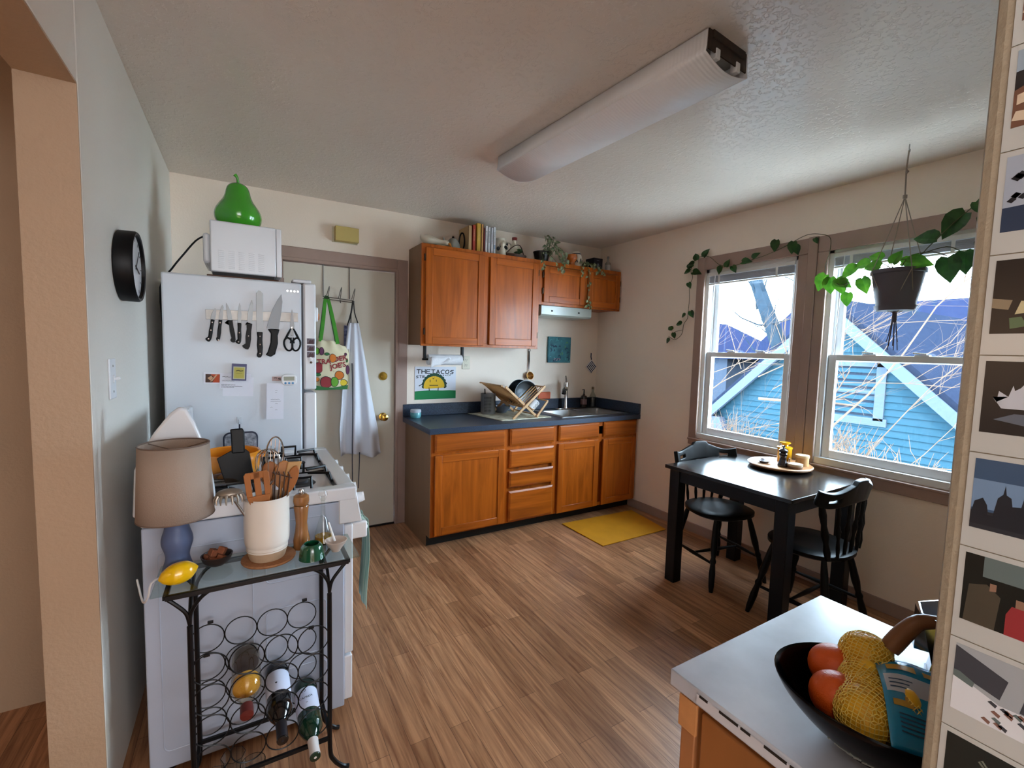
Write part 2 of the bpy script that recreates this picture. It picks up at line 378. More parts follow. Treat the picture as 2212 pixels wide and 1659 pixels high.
# door
d = thing('door_1', 'cream slab door behind the fridge, with brass knob and deadbolt', 'door', (-2.5, 0.03, 0)); d['kind'] = 'structure'
for k in ('label', 'category'): del d[k]
fin('slab', MB().box(DX0+0.015, DX1-0.012, 0.012, 0.05, 0.012, DZ-0.02), door_m, d, bev=0.002)
for zz, nm in ((0.89, 'knob'), (1.215, 'deadbolt')):
    b = MB(); x = -2.198
    T = Matrix.Translation((x, 0.012, zz)) @ Matrix.Rotation(PI/2, 4, 'X')
    if nm == 'knob': b.lathe([(0.033, 0), (0.032, 0.006), (0.014, 0.01), (0.012, 0.026), (0.024, 0.034), (0.029, 0.048), (0.026, 0.06), (0.012, 0.066), (0.0, 0.067)], T=T)
    else:
        b.lathe([(0.034, 0), (0.033, 0.008), (0.027, 0.014), (0.0, 0.016)], T=T); b.box(-0.014, 0.014, -0.004, 0.004, 0.016, 0.03, T=T)
    fin(nm, b, brass, d)
b = MB()
for zz in (0.25, 1.0, 1.82): b.box(DX0+0.004, DX0+0.02, -0.004, 0.014, zz, zz+0.09)
fin('hinge', b, trim_m, d)
b = MB(); b.box(DX0-0.075, DX0, -0.016, 0.0, 0, DZ+0.085); b.box(DX1, DX1+0.085, -0.016, 0.0, 0, DZ+0.085); b.box(DX0, DX1, -0.016, 0.0, DZ, DZ+0.085)
b.box(DX0-0.01, DX0+0.012, -0.02, 0.12, 0, DZ); b.box(DX1-0.01, DX1+0.012, -0.02, 0.12, 0, DZ); b.box(DX0, DX1, -0.02, 0.12, DZ-0.014, DZ+0.012)
struct('trim_1', b, trim_m, bev=0.004)
struct('door_1_threshold', MB().box(DX0, DX1, 0.0, 0.12, 0, 0.012), blk, ang=0)
struct('wall_closet', MB().box(DX0-0.1, DX1+0.1, 0.4, 0.45, 0, 2.3), blkp, ang=0)

# windows in the right-hand wall
def window(n, y0, y1, z0, z1, gy=None):
    wn = thing('window_%d' % n, 'x', 'x', (0.05, (y0+y1)/2, z0)); wn['kind'] = 'structure'
    for k in ('label', 'category'): del wn[k]
    fr = 0.03
    b = MB()
    for a0, a1 in ((y0, y0+fr), (y1-fr, y1)): b.box(0.012, 0.135, a0, a1, z0, z1)
    b.box(0.012, 0.135, y0, y1, z1-fr, z1); b.box(-0.005, 0.15, y0, y1, z0-0.02, z0+0.02)
    b.box(0.066, 0.074, y0+fr, y0+fr+0.012, z0, z1); b.box(0.066, 0.074, y1-fr-0.012, y1-fr, z0, z1)
    fin('frame', b, vinyl, wn, bev=0.002)
    zm = 1.452; st = 0.042
    for nm, xa, xb, za, zb in (('lower_sash', 0.03, 0.062, z0+0.02, zm+0.022), ('upper_sash', 0.078, 0.108, zm-0.02, z1-fr)):
        ya, yb = y0+fr+0.003, y1-fr-0.003
        b = MB(); b.box(xa, xb, ya, ya+st, za, zb); b.box(xa, xb, yb-st, yb, za, zb)
        b.box(xa, xb, ya+st, yb-st, za, za+(0.05 if nm[0] == 'l' else 0.034)); b.box(xa, xb, ya+st, yb-st, zb-0.036, zb)
        sh = fin(nm, b, vinyl, wn, bev=0.002)
        xm = (xa+xb)/2
        fin('pane', MB().box(xm-0.002, xm+0.002, ya+st, yb-st, za+0.03, zb-0.03), pane, sh, ang=0)
        if nm[0] == 'l':
            for f in (0.32, 0.68):
                yy = ya+(yb-ya)*f; q = MB()
                q.box(xa+0.002, xb-0.002, yy-0.032, yy+0.032, zb, zb+0.008); q.bar((xa+0.006, yy-0.02, zb+0.012), (xa+0.0, yy+0.038, zb+0.017), 0.01, 0.008)
                fin('sash_lock', q, vinyl, sh, bev=0.001)
window(1, *W1); window(2, *W2)
b = MB(); t = 0.016
ZT = 2.215; ZB = 0.72
yc = (W1[0]+W2[1])/2; zl, zh = W1[2]-0.022, W1[3]-0.004
b.box(-t, 0, W1[1]-0.004, W1[1]+0.066, ZB, ZT)
b.box(-t, 0, yc+0.028, W1[0]+0.004, zl, zh); b.box(-t, 0, W2[1]-0.004, yc-0.028, zl, zh)
b.box(-t-0.008, 0, yc-0.028, yc+0.028, zl, ZT+0.004)
b.box(-t, 0, W2[0]-0.066, W2[0]+0.004, ZB, ZT)
b.box(-t, 0, yc+0.028, W1[1]-0.004, zh, ZT); b.box(-t, 0, W2[0]+0.004, yc-0.028, zh, ZT)
b.box(-t, 0, W2[0]+0.004, W1[1]-0.004, ZB-0.02, zl-0.001)
b.box(-t-0.012, -t, W2[0]-0.066, W1[1]+0.066, zl-0.018, zl-0.002)
struct('trim_2', b, trim_m, bev=0.004)
def blind(label, y0, y1, zt):
    t_ = thing('window_blind', label, 'window blind', (0.022, (y0+y1)/2, zt-0.1), group='mini blinds raised to the window tops')
    y0 += 0.032; y1 -= 0.032
    fin('headrail', MB().box(0.002, 0.028, y0, y1, zt-0.026, zt), vinyl, t_, bev=0.002)
    b = MB()
    for k in range(14): b.box(0.003, 0.028, y0+0.003, y1-0.003, zt-0.031-k*0.0036, zt-0.030-k*0.0036+0.0006)
    b2 = MB().box(0.002, 0.029, y0+0.003, y1-0.003, zt-0.094, zt-0.082)
    fin('slat_stack', b, mat('blind_slat', '#b9b9bd', 0.5), t_, ang=0); fin('bottom_rail', b2, vinyl, t_, bev=0.003)
    b = MB()
    for f in (0.14, 0.82):
        yy = y1-(y1-y0)*f; b = MB().box(0.0, 0.0015, yy-0.008, yy+0.008, zt-0.09, zt-0.026); fin('ladder_tape', b, vinyl, t_, ang=0)
    yw = y1-0.06
    fin('tilt_wand', MB().tube([(-0.004, yw, zt-0.02), (-0.006, yw+0.01, zt-0.3), (-0.004, yw+0.02, zt-0.62)], 0.003, 6), white, t_)
blind('white mini blind raised to the top of the left window', W1[0], W1[1], W1[3]-0.03)
blind('white mini blind raised to the top of the right window behind the planter', W2[0], W2[1], W2[3]-0.03)

# ---------------------------------------------------------------- outside the windows
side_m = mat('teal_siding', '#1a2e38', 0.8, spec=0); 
def siding():
    N, L, bb = nodes(side_m); tc = N.new('ShaderNodeTexCoord'); wv = N.new('ShaderNodeTexWave'); wv.wave_type = 'BANDS'; wv.bands_direction = 'Z'; wv.wave_profile = 'SAW'
    wv.inputs['Scale'].default_value = 2.6; wv.inputs['Distortion'].default_value = 0.0; L.new(tc.outputs['Object'], wv.inputs['Vector'])
    bp = N.new('ShaderNodeBump'); bp.inputs['Strength'].default_value = 1.0; bp.inputs['Distance'].default_value = 0.03
    L.new(wv.outputs[0], bp.inputs['Height']); L.new(bp.outputs[0], bb.inputs['Normal'])
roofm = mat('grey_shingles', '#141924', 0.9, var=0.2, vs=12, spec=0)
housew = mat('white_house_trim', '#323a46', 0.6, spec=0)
def snowless_ground():
    struct('ground', MB().box(0.6, 60, -40, 40, -4.3, -4.2), mat('winter_ground', '#c8c4bc', 0.9, var=0.3, vs=1.5, spec=0), ang=0)
snowless_ground()
g = thing('neighbour_house', 'teal sided house with white gable rake seen through both windows', 'house', (9, 0.53, -4.2))
pk = (0.53, 2.30); sl = 0.945
T = Matrix(((0, 0, 1, 0), (1, 0, 0, 0), (0, 1, 0, 0), (0, 0, 0, 1)))     # local x->Y, y->Z, z->X
yl, yr = 2.9, -3.4
poly = [(yl, -4.2), (yl, pk[1]-sl*(yl-pk[0])), pk, (yr, pk[1]-sl*(pk[0]-yr)), (yr, -4.2)]
b = MB().prism(poly, 6.0, 12.0, T=T); z_ = -1.2
while z_ < 2.1:
    h_ = 0.115; hw_ = (pk[1]-z_-h_)/sl; y0_, y1_ = max(pk[0]-hw_, yr), min(pk[0]+hw_, yl)
    b.add([(5.968, y0_, z_), (5.968, y1_, z_), (6.0, y1_, z_), (6.0, y0_, z_), (5.996, y0_, z_+h_), (5.996, y1_, z_+h_)], [(0, 1, 5, 4), (0, 3, 2, 1), (0, 4, 3), (1, 2, 5)]); z_ += h_
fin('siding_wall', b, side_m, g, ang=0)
def slope(sgn, y_end):
    z_end = pk[1]-sl*abs(y_end-pk[0]); return [(pk[0], pk[1]+0.02), (y_end, z_end+0.02), (y_end, z_end+0.22), (pk[0], pk[1]+0.22)]
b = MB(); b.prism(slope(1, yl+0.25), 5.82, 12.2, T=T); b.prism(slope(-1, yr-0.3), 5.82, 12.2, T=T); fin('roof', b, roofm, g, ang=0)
b = MB()
for ye in (yl+0.25, yr-0.3):
    ze = pk[1]-sl*abs(ye-pk[0]); b.prism([(pk[0], pk[1]-0.12), (ye, ze-0.12), (ye, ze+0.1), (pk[0], pk[1]+0.1)], 5.74, 5.82, T=T)
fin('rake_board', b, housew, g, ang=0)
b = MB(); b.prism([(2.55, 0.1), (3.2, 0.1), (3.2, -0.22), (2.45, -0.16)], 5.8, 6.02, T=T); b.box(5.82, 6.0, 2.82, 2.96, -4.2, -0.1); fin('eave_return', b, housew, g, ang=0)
wf = MB()
for a in ((-0.33, -0.19, 0.42, 1.5), (0.42, 0.56, 0.42, 1.5), (-0.33, 0.56, 1.32, 1.5), (-0.38, 0.6, 0.33, 0.46)): wf.box(5.95, 6.0, a[0], a[1], a[2], a[3])
wf.box(5.97, 6.0, -0.2, 0.44, 0.86, 0.92)
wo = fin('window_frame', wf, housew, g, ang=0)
fin('window_pane', MB().box(5.985, 6.0, -0.2, 0.44, 0.46, 1.33), mat('dark_pane', '#161c24', 0.4, spec=0), wo, ang=0)
g = thing('neighbour_house', 'blue grey roofed house standing far behind the teal gable', 'house', (15, 2, -4.2))
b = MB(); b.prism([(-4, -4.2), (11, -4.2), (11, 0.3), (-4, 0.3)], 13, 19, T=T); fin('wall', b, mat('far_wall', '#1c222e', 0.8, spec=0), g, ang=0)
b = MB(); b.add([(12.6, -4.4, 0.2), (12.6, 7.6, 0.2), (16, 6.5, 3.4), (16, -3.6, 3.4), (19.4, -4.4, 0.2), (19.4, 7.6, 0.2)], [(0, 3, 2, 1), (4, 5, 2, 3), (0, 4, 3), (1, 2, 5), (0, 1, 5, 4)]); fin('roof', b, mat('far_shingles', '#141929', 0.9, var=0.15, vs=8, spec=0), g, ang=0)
g = thing('neighbour_house', 'pale grey house partly seen at the left window, behind the white rake', 'house', (10.3, 6.6, -4.2))
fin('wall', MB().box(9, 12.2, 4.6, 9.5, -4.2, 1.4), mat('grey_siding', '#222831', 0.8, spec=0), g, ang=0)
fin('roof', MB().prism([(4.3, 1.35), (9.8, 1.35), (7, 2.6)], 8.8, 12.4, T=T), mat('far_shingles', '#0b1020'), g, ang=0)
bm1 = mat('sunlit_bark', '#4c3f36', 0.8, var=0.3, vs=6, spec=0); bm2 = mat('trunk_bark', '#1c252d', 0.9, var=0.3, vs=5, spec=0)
def tree(label, segs, mt, rnd, group=None):
    b = MB(); n = [0]
    def grow(p, d, L, r, dep):
        pts = [p]; rad = [r]; k = 4 if dep > 1 else 3
        for i in range(k):
            d = (d+Vector((rnd.uniform(-1, 1), rnd.uniform(-1, 1), rnd.uniform(-0.8, 1)))*0.16).normalized()
            p = p+d*L/k; pts.append(p); rad.append(r*(1-0.5*(i+1)/k))
        b.tube(pts, rad, 5 if dep > 1 else 4); n[0] += 1
        if dep <= 0: return
        for i in range(4 if dep > 1 else 3):
            q = pts[rnd.randint(1, k)]; e = (d+Vector((rnd.uniform(-1, 1), rnd.uniform(-1, 1), rnd.uniform(-0.6, 1)))*0.75).normalized()
            grow(q, e, L*rnd.uniform(0.45, 0.72), r*0.5, dep-1)
    for p, d, L, r, dep in segs: grow(Vector(p), Vector(d).normalized(), L, r, dep)
    return solo('bare_tree', b, mt, label, 'tree', group)
rn = random.Random(11)
t1 = MB()
t1.tube(smooth([(9.3, 2.2, -4.2), (9, 2.5, -1), (9, 2.95, 1.2), (9, 3.6, 2.8), (9, 4.2, 4.4), (9, 5.0, 7.5)], 3), [0.27-0.01*i for i in range(16)], 8)
t1.tube(smooth([(9, 3.05, 1.3), (9.1, 2.5, 2.6), (9.0, 2.35, 4.6), (9.0, 2.2, 7)], 3), [0.18-0.012*i for i in range(10)], 7)
for k in range(26):
    z = rn.uniform(1, 6); p = Vector((9, 2.6+0.4*z+rn.uniform(-.3, .3), z)); pts = [p]
    d = Vector((rn.uniform(-.6, .6), rn.uniform(-1, 1), rn.uniform(-.1, 1))).normalized()
    for i in range(4): d = (d+Vector((0, rn.uniform(-.4, .4), rn.uniform(-.3, .4)))).normalized(); pts.append(pts[-1]+d*0.45)
    t1.tube(pts, [0.03, 0.022, 0.016, 0.01, 0.005], 4)
solo('bare_tree', t1, bm2, 'thick dark leaning trunk seen high in the left window', 'tree')
tree('sunlit bare tree with branches across the lower right window', [((4.4, -0.4, -4.2), (0, 0.05, 1), 3.6, 0.08, 0), ((4.4, 0.15, -0.1), (0.1, -1.0, 0.95), 2.7, 0.018, 3), ((4.3, -0.2, -0.2), (0, -0.9, 0.35), 2.1, 0.012, 3), ((4.2, 0.75, 0.75), (0.1, -1, -0.12), 1.3, 0.024, 3), ((4.4, 0.9, 1.1), (0.1, -1, 0.5), 2.0, 0.010, 3), ((4.6, 0.3, 0.4), (0.1, -1, 0.8), 2.2, 0.009, 3), ((4.5, 0.7, 0.9), (0.1, -1, 0.7), 2.2, 0.008, 3), ((4.7, -0.6, 0.0), (0.1, -.6, 0.7), 1.8, 0.009, 3), ((4.5, 0.3, 1.0), (0.1, -.7, 0.1), 1.8, 0.009, 3)], bm1, random.Random(3))
tree('sunlit bare tree with branches across the lower left window', [((5, 2.6, -4.2), (0, 0.0, 1), 3.6, 0.08, 0), ((5, 2.9, 0.2), (0, -0.9, 0.75), 2.2, 0.014, 3), ((5, 3.2, 0.0), (0, -0.9, 0.12), 2.2, 0.010, 3), ((5, 2.8, 0.9), (0, -0.9, 0.3), 1.8, 0.009, 3), ((5, 1.6, 1.2), (0, 0.3, 0.9), 1.3, 0.008, 3), ((5, 2.4, -0.3), (0, -0.9, 0.25), 1.8, 0.008, 3)], bm1, random.Random(5))
def shrub(label, cx, cy, z, n, seed):
    r_ = random.Random(seed); b = MB()
    for k in range(n):
        p = Vector((cx+r_.uniform(-.3, .3), cy+r_.uniform(-.45, .45), z)); d = Vector((r_.uniform(-.3, .3), r_.uniform(-.5, .5), 1)).normalized(); pts = [p]
        for i in range(5): d = (d+Vector((r_.uniform(-.3, .3), r_.uniform(-.45, .45), r_.uniform(-.2, .2)))).normalized(); pts.append(pts[-1]+d*r_.uniform(.1, .24))
        b.tube(pts, [0.010, 0.008, 0.006, 0.005, 0.004, 0.002], 4)
    b.tube([(cx, cy, -4.2), (cx, cy, z+0.15)], 0.03, 6)
    b.box(cx-0.2, cx+0.2, cy-0.3, cy+0.3, z-0.02, z+0.02) if False else None
    return solo('bare_shrub', b, bm1, label, 'shrub')
shrub('tangled tan twigs low in the middle of the right window', 4.6, -0.15, -0.35, 90, 2)
shrub('thin tan twigs at the lower right corner of the right window', 4.2, -1.0, -0.5, 60, 6)
shrub('tangled tan twigs along the bottom of the left window', 5.2, 2.0, -0.55, 80, 8)

# ---------------------------------------------------------------- kitchen cabinets
def front_panel(x0, x1, z0, z1, y, frame=True, m=(0, 1)):
    """oak door or drawer front standing proud of a face at y, facing -y"""
    b = MB(); th = 0.019
    if frame:
        s_ = 0.055
        b.box(x0, x0+s_, y-th, y, z0, z1); b.box(x1-s_, x1, y-th, y, z0, z1)
        b.box(x0+s_, x1-s_, y-th, y, z0, z0+s_, m[1]); b.box(x0+s_, x1-s_, y-th, y, z1-s_, z1, m[1])
        b.box(x0+s_-0.002, x1-s_+0.002, y-th+0.008, y, z0+s_-0.002, z1-s_+0.002)
    else:
        b.box(x0, x1, y-0.014, y, z0, z1, m[1]); g_ = 0.014
        x = [x0, x1, x1-g_, x0+g_]; b.add([(x0, y-0.014, z0), (x1, y-0.014, z0), (x1, y-0.014, z1), (x0, y-0.014, z1), (x0+g_, y-0.021, z0+g_), (x1-g_, y-0.021, z0+g_), (x1-g_, y-0.021, z1-g_), (x0+g_, y-0.021, z1-g_)], [(0, 1, 5, 4), (1, 2, 6, 5), (2, 3, 7, 6), (3, 0, 4, 7), (4, 5, 6, 7)], m[1])
    return b
FY = -0.60
def base_cab(label, x0, x1, doors, drawers, endp=False):
    t_ = thing('base_cabinet', label, 'cabinet', ((x0+x1)/2, -0.3, 0), group=None)
    b = MB(); b.box(x0, x1, FY+0.02, -0.03, 0.085, 0.845 if x1 < -0.5 else 0.70, 1 if endp else 0)
    if x1 > -0.5: b.box(x0, x0+0.016, FY+0.02, -0.03, 0.70, 0.845); b.box(x1-0.016, x1, FY+0.02, -0.03, 0.70, 0.845)
    fin('carcass', b, [oak_v, oak_s], t_)
    b = MB(); b.box(x0, x0+0.03, FY, FY+0.02, 0.085, 0.845); b.box(x1-0.03, x1, FY, FY+0.02, 0.085, 0.845)
    b.box(x0+0.03, x1-0.03, FY, FY+0.02, 0.80, 0.845); b.box(x0+0.03, x1-0.03, FY, FY+0.02, 0.085, 0.11)
    b.box(x0+0.03, x1-0.03, FY+0.002, FY+0.02, 0.66, 0.73); fin('face_frame', b, oak_v, t_, bev=0.001)
    fin('toe_kick', MB().box(x0, x1, FY+0.075, FY+0.1, 0, 0.085), mat('black_toe_board', '#15130f', 0.7), t_, ang=0)
    if endp: fin('end_panel', MB().prism([(FY+0.0, 0.085), (FY+0.075, 0.085), (FY+0.075, 0.0), (-0.03, 0), (-0.03, 0.845), (FY, 0.845)], x0-0.004, x0, T=Matrix(((0, 0, 1, 0), (1, 0, 0, 0), (0, 1, 0, 0), (0, 0, 0, 1)))), oak_s, t_, ang=0)
    for i, (a, c, z0, z1) in enumerate(doors): fin('door', front_panel(a, c, z0, z1, FY), [oak_v, oak_h], t_, bev=0.003, ang=20)
    for i, (a, c, z0, z1) in enumerate(drawers): fin('drawer_front', front_panel(a, c, z0, z1, FY, False), [oak_v, oak_h], t_, ang=10)
base_cab('oak base cabinet at the left end with one wide drawer above one wide door', -2.022, -1.402, [(-1.995, -1.425, 0.098, 0.685)], [(-1.997, -1.425, 0.705, 0.838)], True)
base_cab('oak base cabinet made up of a stack of four drawers', -1.402, -0.937, [], [(-1.38, -0.957, 0.705, 0.838), (-1.38, -0.957, 0.531, 0.672), (-1.38, -0.957, 0.372, 0.50), (-1.38, -0.957, 0.098, 0.342)])
base_cab('oak sink base cabinet in the corner with two doors under two shallow fronts', -0.937, -0.002, [(-0.912, -0.468, 0.088, 0.682), (-0.42, -0.022, 0.088, 0.682)], [(-0.912, -0.475, 0.705, 0.838), (-0.42, -0.022, 0.705, 0.838)])
CT = 0.885
t_ = thing('countertop', 'dark blue laminate countertop with backsplash over the oak base cabinets', 'countertop', (-1.02, -0.3, 0.845))
SX0, SX1, SY0, SY1 = -0.80, -0.07, -0.515, -0.085
b = MB(); b.box(-2.045, SX0, -0.64, -0.001, 0.845, CT); b.box(SX1, -0.001, -0.64, -0.001, 0.845, CT); b.box(SX0, SX1, -0.64, SY0, 0.845, CT); b.box(SX0, SX1, SY1, -0.001, 0.845, CT)
fin('worktop', b, lam, t_, ang=0)
b = MB(); b.box(-2.045, -0.02, -0.022, -0.001, CT, 0.985); b.box(-0.022, -0.001, -0.64, -0.001, CT, 0.985); fin('backsplash', b, lam, t_, bev=0.004)
# sink
t_ = thing('kitchen_sink', 'stainless steel double bowl sink set in the blue countertop', 'sink', ((SX0+SX1)/2, (SY0+SY1)/2, CT-0.16))
b = MB(); xm = (SX0+SX1)/2; rm = 0.022
for a, c in ((SX0+0.03, xm-0.015), (xm+0.015, SX1-0.03)):
    y0, y1 = SY0+0.03, SY1-0.07; zb_ = CT-0.15
    vs = [(a, y0, CT+.004), (c, y0, CT+.004), (c, y1, CT+.004), (a, y1, CT+.004), (a+.03, y0+.03, zb_), (c-.03, y0+.03, zb_), (c-.03, y1-.03, zb_), (a+.03, y1-.03, zb_)]
    b.add(vs, [(0, 4, 5, 1), (1, 5, 6, 2), (2, 6, 7, 3), (3, 7, 4, 0), (4, 7, 6, 5)])
fin('bowl', b, steel, t_, bev=0.02, seg=3)
b = MB(); b.box(SX0-rm, SX1+rm, SY0-rm, SY0+0.03, CT, CT+0.005); b.box(SX0-rm, SX1+rm, SY1-0.07, SY1+rm, CT, CT+0.005)
b.box(SX0-rm, SX0+0.03, SY0+.03, SY1-.07, CT, CT+0.005); b.box(SX1-0.03, SX1+rm, SY0+.03, SY1-.07, CT, CT+0.005); b.box(xm-0.015, xm+0.015, SY0+.03, SY1-.07, CT, CT+0.005)
fin('rim', b, steel, t_, bev=0.002)
for a in ((SX0+xm)/2+0.007, (xm+SX1)/2-0.007): fin('drain', MB().lathe([(0.04, 0), (0.04, 0.003), (0.02, 0.001)], (a, (SY0+SY1)/2-0.02, CT-0.149)), chrome, t_)
# upper cabinets
UY = -0.305; ZT_ = 2.226
def upper(label, x0, x1, z0, doors, endp):
    t_ = thing('wall_cabinet', label, 'cabinet', ((x0+x1)/2, -0.15, z0))
    fin('carcass', MB().box(x0, x1, UY+0.02, -0.001, z0+0.006, ZT_, 0), oak_s if endp else oak_v, t_, bev=0.001)
    b = MB(); s_ = 0.032
    b.box(x0, x0+s_, UY, UY+.02, z0, ZT_); b.box(x1-s_, x1, UY, UY+.02, z0, ZT_); b.box(x0+s_, x1-s_, UY, UY+.02, z0, z0+.035); b.box(x0+s_, x1-s_, UY, UY+.02, ZT_-.035, ZT_)
    xm = (doors[0][1]+doors[1][0])/2; b.box(xm-0.025, xm+0.025, UY, UY+.02, z0+.035, ZT_-.035); b.box(x0+s_, x1-s_, UY+0.012, UY+0.02, z0+.035, ZT_-.035)
    fin('face_frame', b, [oak_v], t_, bev=0.001)
    for a, c, q0, q1 in doors:
        dd = fin('door', front_panel(a, c, q0, q1, UY), [oak_v, oak_h], t_, bev=0.003, ang=20)
    for (a, c, q0, q1), s2 in zip(doors, (-1, 1)):
        xx = a-0.006 if s2 < 0 else c+0.006
        for zz in (q0+0.07, q1-0.1):
            fin('hinge', MB().box(xx-0.006, xx+0.006, UY-0.014, UY, zz, zz+0.05), mat('bronze_hinge', '#4a3322', 0.4, 0.6), t_, bev=0.002)
upper('tall oak wall cabinet with two doors, books standing on it', -2.0, -0.944, 1.464, [(-1.972, -1.482, 1.478, 2.197), (-1.43, -0.966, 1.486, 2.190)], True)
upper('short oak wall cabinet over the range hood, pots and trailing plant on it', -0.944, -0.003, 1.848, [(-0.905, -0.455, 1.872, 2.180), (-0.415, -0.022, 1.862, 2.185)], False)
# range hood and under-cabinet things
t_ = thing('range_hood', 'slim pale grey light bar with two switches under the short wall cabinet', 'under-cabinet light', (-0.63, -0.28, 1.76))
hm = mat('hood_enamel', '#a3aaa2', 0.3, coat=0.3)
fin('housing', MB().prism([(-0.302, 1.847), (-0.302, 1.77), (-0.285, 1.755), (-0.02, 1.755), (-0.02, 1.847)], -0.915, -0.347, T=Matrix(((0, 0, 1, 0), (1, 0, 0, 0), (0, 1, 0, 0), (0, 0, 0, 1)))), hm, t_, bev=0.004)
for xx in (-0.80, -0.50): fin('switch', MB().box(xx-0.007, xx+0.007, -0.309, -0.302, 1.795, 1.808), blkp, t_, bev=0.001)
t_ = thing('paper_towel_holder', 'black paper towel holder screwed under the tall wall cabinet', 'towel holder', (-1.76, -0.2, 1.463))
b = MB()
for xx in (-1.932, -1.613): b.box(xx-0.010, xx+0.010, -0.215, -0.185, 1.36, 1.463)
fin('bracket', b, blk, t_, bev=0.003)
fin('rod', MB().cyl((-1.95, -0.2, 1.36), (-1.60, -0.2, 1.36), 0.008), blk, t_)
t_ = thing('paper_towel_roll', 'white paper towel roll on the black holder', 'paper towels', (-1.76, -0.2, 1.30))
b = MB().cyl((-1.905, -0.2, 1.357), (-1.622, -0.2, 1.357), 0.042, n=28); ro = fin('roll', b, mat('tissue', '#dfe0e4', 0.9, bump=0.3, bs=120), t_)
b = MB().grid(lambda u, v: (-1.90+0.17*u, -0.244-0.008*math.sin(v*3+u*5)-0.004*v, 1.376-0.085*v*(1-0.75*u)+0.006*math.sin(u*9)), 12, 6)
fin('loose_sheet', b, _M['tissue'], t_, solid=0.001)
# outlet, painting, poster, ladle, potholder
t_ = thing('wall_outlet', 'ivory double wall outlet right of the paper towels', 'outlet', (-1.484, 0, 1.272)); iv = mat('ivory_plastic', '#d3cbb6', 0.4)
fin('cover_plate', MB().box(-1.52, -1.448, -0.006, 0, 1.272, 1.387), iv, t_, bev=0.003)
for zz in (1.352, 1.308):
    so = fin('socket', MB().box(-1.499, -1.469, -0.009, -0.006, zz-0.015, zz+0.015), iv, t_, bev=0.004)
    b = MB(); b.box(-1.4925, -1.490, -0.0095, -0.009, zz-0.004, zz+0.007); b.box(-1.479, -1.4765, -0.0095, -0.009, zz-0.004, zz+0.007); b.box(-1.486, -1.482, -0.0095, -0.009, zz-0.011, zz-0.007); fin('slot', b, ink, so, ang=0)
t_ = thing('canvas_print', 'small teal abstract painting with green and pink marks right of the tall cabinet', 'painting', (-0.492, 0, 1.337))
pm = mat('abstract_teal_paint', '#3f8690', 0.6, col2='#1f5668', vs=12)
fin('canvas', MB().box(-0.627, -0.358, -0.022, 0, 1.337, 1.587), pm, t_, bev=0.002)
b = MB(); rr = random.Random(4)
T = wallT(-0.492, -0.0222, 1.46, '-y')
for k in range(34):
    cx, cy = rr.uniform(-0.115, 0.115), rr.uniform(-0.105, 0.105); a = rr.uniform(0, PI); L = rr.uniform(0.01, 0.035)
    mi = 2 if (cx > -0.02 and abs(cy) < 0.07 and rr.random() < 0.35) else (1 if rr.random() < 0.4 else 0)
    if (cy < -0.08 and abs(cx) < 0.05) or (cy > 0.07 and cx > 0.05): mi = 3 if rr.random() < .7 else mi
    b.stroke([(cx, cy), (cx+L*math.cos(a)*.6, cy+L*math.sin(a)*.6), (cx+L*math.cos(a+.8), cy+L*math.sin(a+.8))], 0.008, T, mi)
fin('brush_marks', b, [mat('paint_navy', '#123a55', .6), mat('paint_cyan', '#3f8f96', .6), mat('paint_green', '#4f8d63', .6), mat('paint_pink', '#a88898', .6)], t_, ang=0)
t_ = thing('poster', 'hand drawn poster of a yellow taco with legs on green grass, reading THE TACOS', 'poster', (-1.76, 0, 1.02))
fin('sheet', MB().box(-1.943, -1.578, -0.004, 0, 1.018, 1.292), mat('poster_paper', '#dde0ea', 0.7), t_, ang=0)
T = wallT(-1.76, -0.0042, 1.155, '-y'); b = MB()
PW, PH = 0.365, 0.274
def pp(u, v): return ((u-0.5)*PW, (0.5-v)*PH)      # u right, v down, 0..1 of the sheet
gy = [0.745, 0.735, 0.72, 0.725, 0.735, 0.73, 0.745]
b.prism([pp(0, 1), pp(0.0, gy[0])]+[pp(0.0+i/6, gy[i]) for i in range(1, 7)]+[pp(1, 0.99), pp(0.3, 0.995)], 0, 0.0005, 1, T)
for k in range(13):                                    # leafy edge behind the shell
    a = math.radians(-8+196*k/12); cx, cy = pp(0.465, 0.56); cx += math.cos(a)*0.094; cy += math.sin(a)*0.086
    b.prism([(cx+0.017*math.cos(q), cy+0.016*math.sin(q)) for q in [2*PI*i/10 for i in range(10)]], 0, 0.0006, 3, T)
cx, cy = pp(0.46, 0.60)
b.prism([(cx+0.092*math.cos(q), cy+0.085*math.sin(q)) for q in [PI*i/18 for i in range(19)]]+[(cx-0.092, cy-0.014), (cx-0.07, cy-0.02), (cx+0.06, cy-0.014), (cx+0.091, cy-0.012)], 0.0003, 0.0012, 2, T)
def ps(pts, wd=0.005, z=0.0006): b.stroke([pp(*q) for q in pts], wd, T @ Matrix.Translation((0, 0, z)), 0)
ps([(0.36, 0.40), (0.36, 0.47)], .005, .0012); ps([(0.51, 0.40), (0.51, 0.455)], .005, .0012); ps([(0.35, 0.57), (0.55, 0.575)], .006, .0012); ps([(0.42, 0.345), (0.435, 0.375), (0.46, 0.34)], .004, .0012)
ps([(0.335, 0.64), (0.345, 0.735)], .007); ps([(0.56, 0.64), (0.555, 0.735)], .007); ps([(0.19, 0.52), (0.12, 0.565), (0.10, 0.58)], .007); ps([(0.72, 0.46), (0.77, 0.52), (0.73, 0.57)], .006); ps([(0.18, 0.63), (0.2, 0.645)], .008); ps([(0.71, 0.62), (0.72, 0.65)], .01)
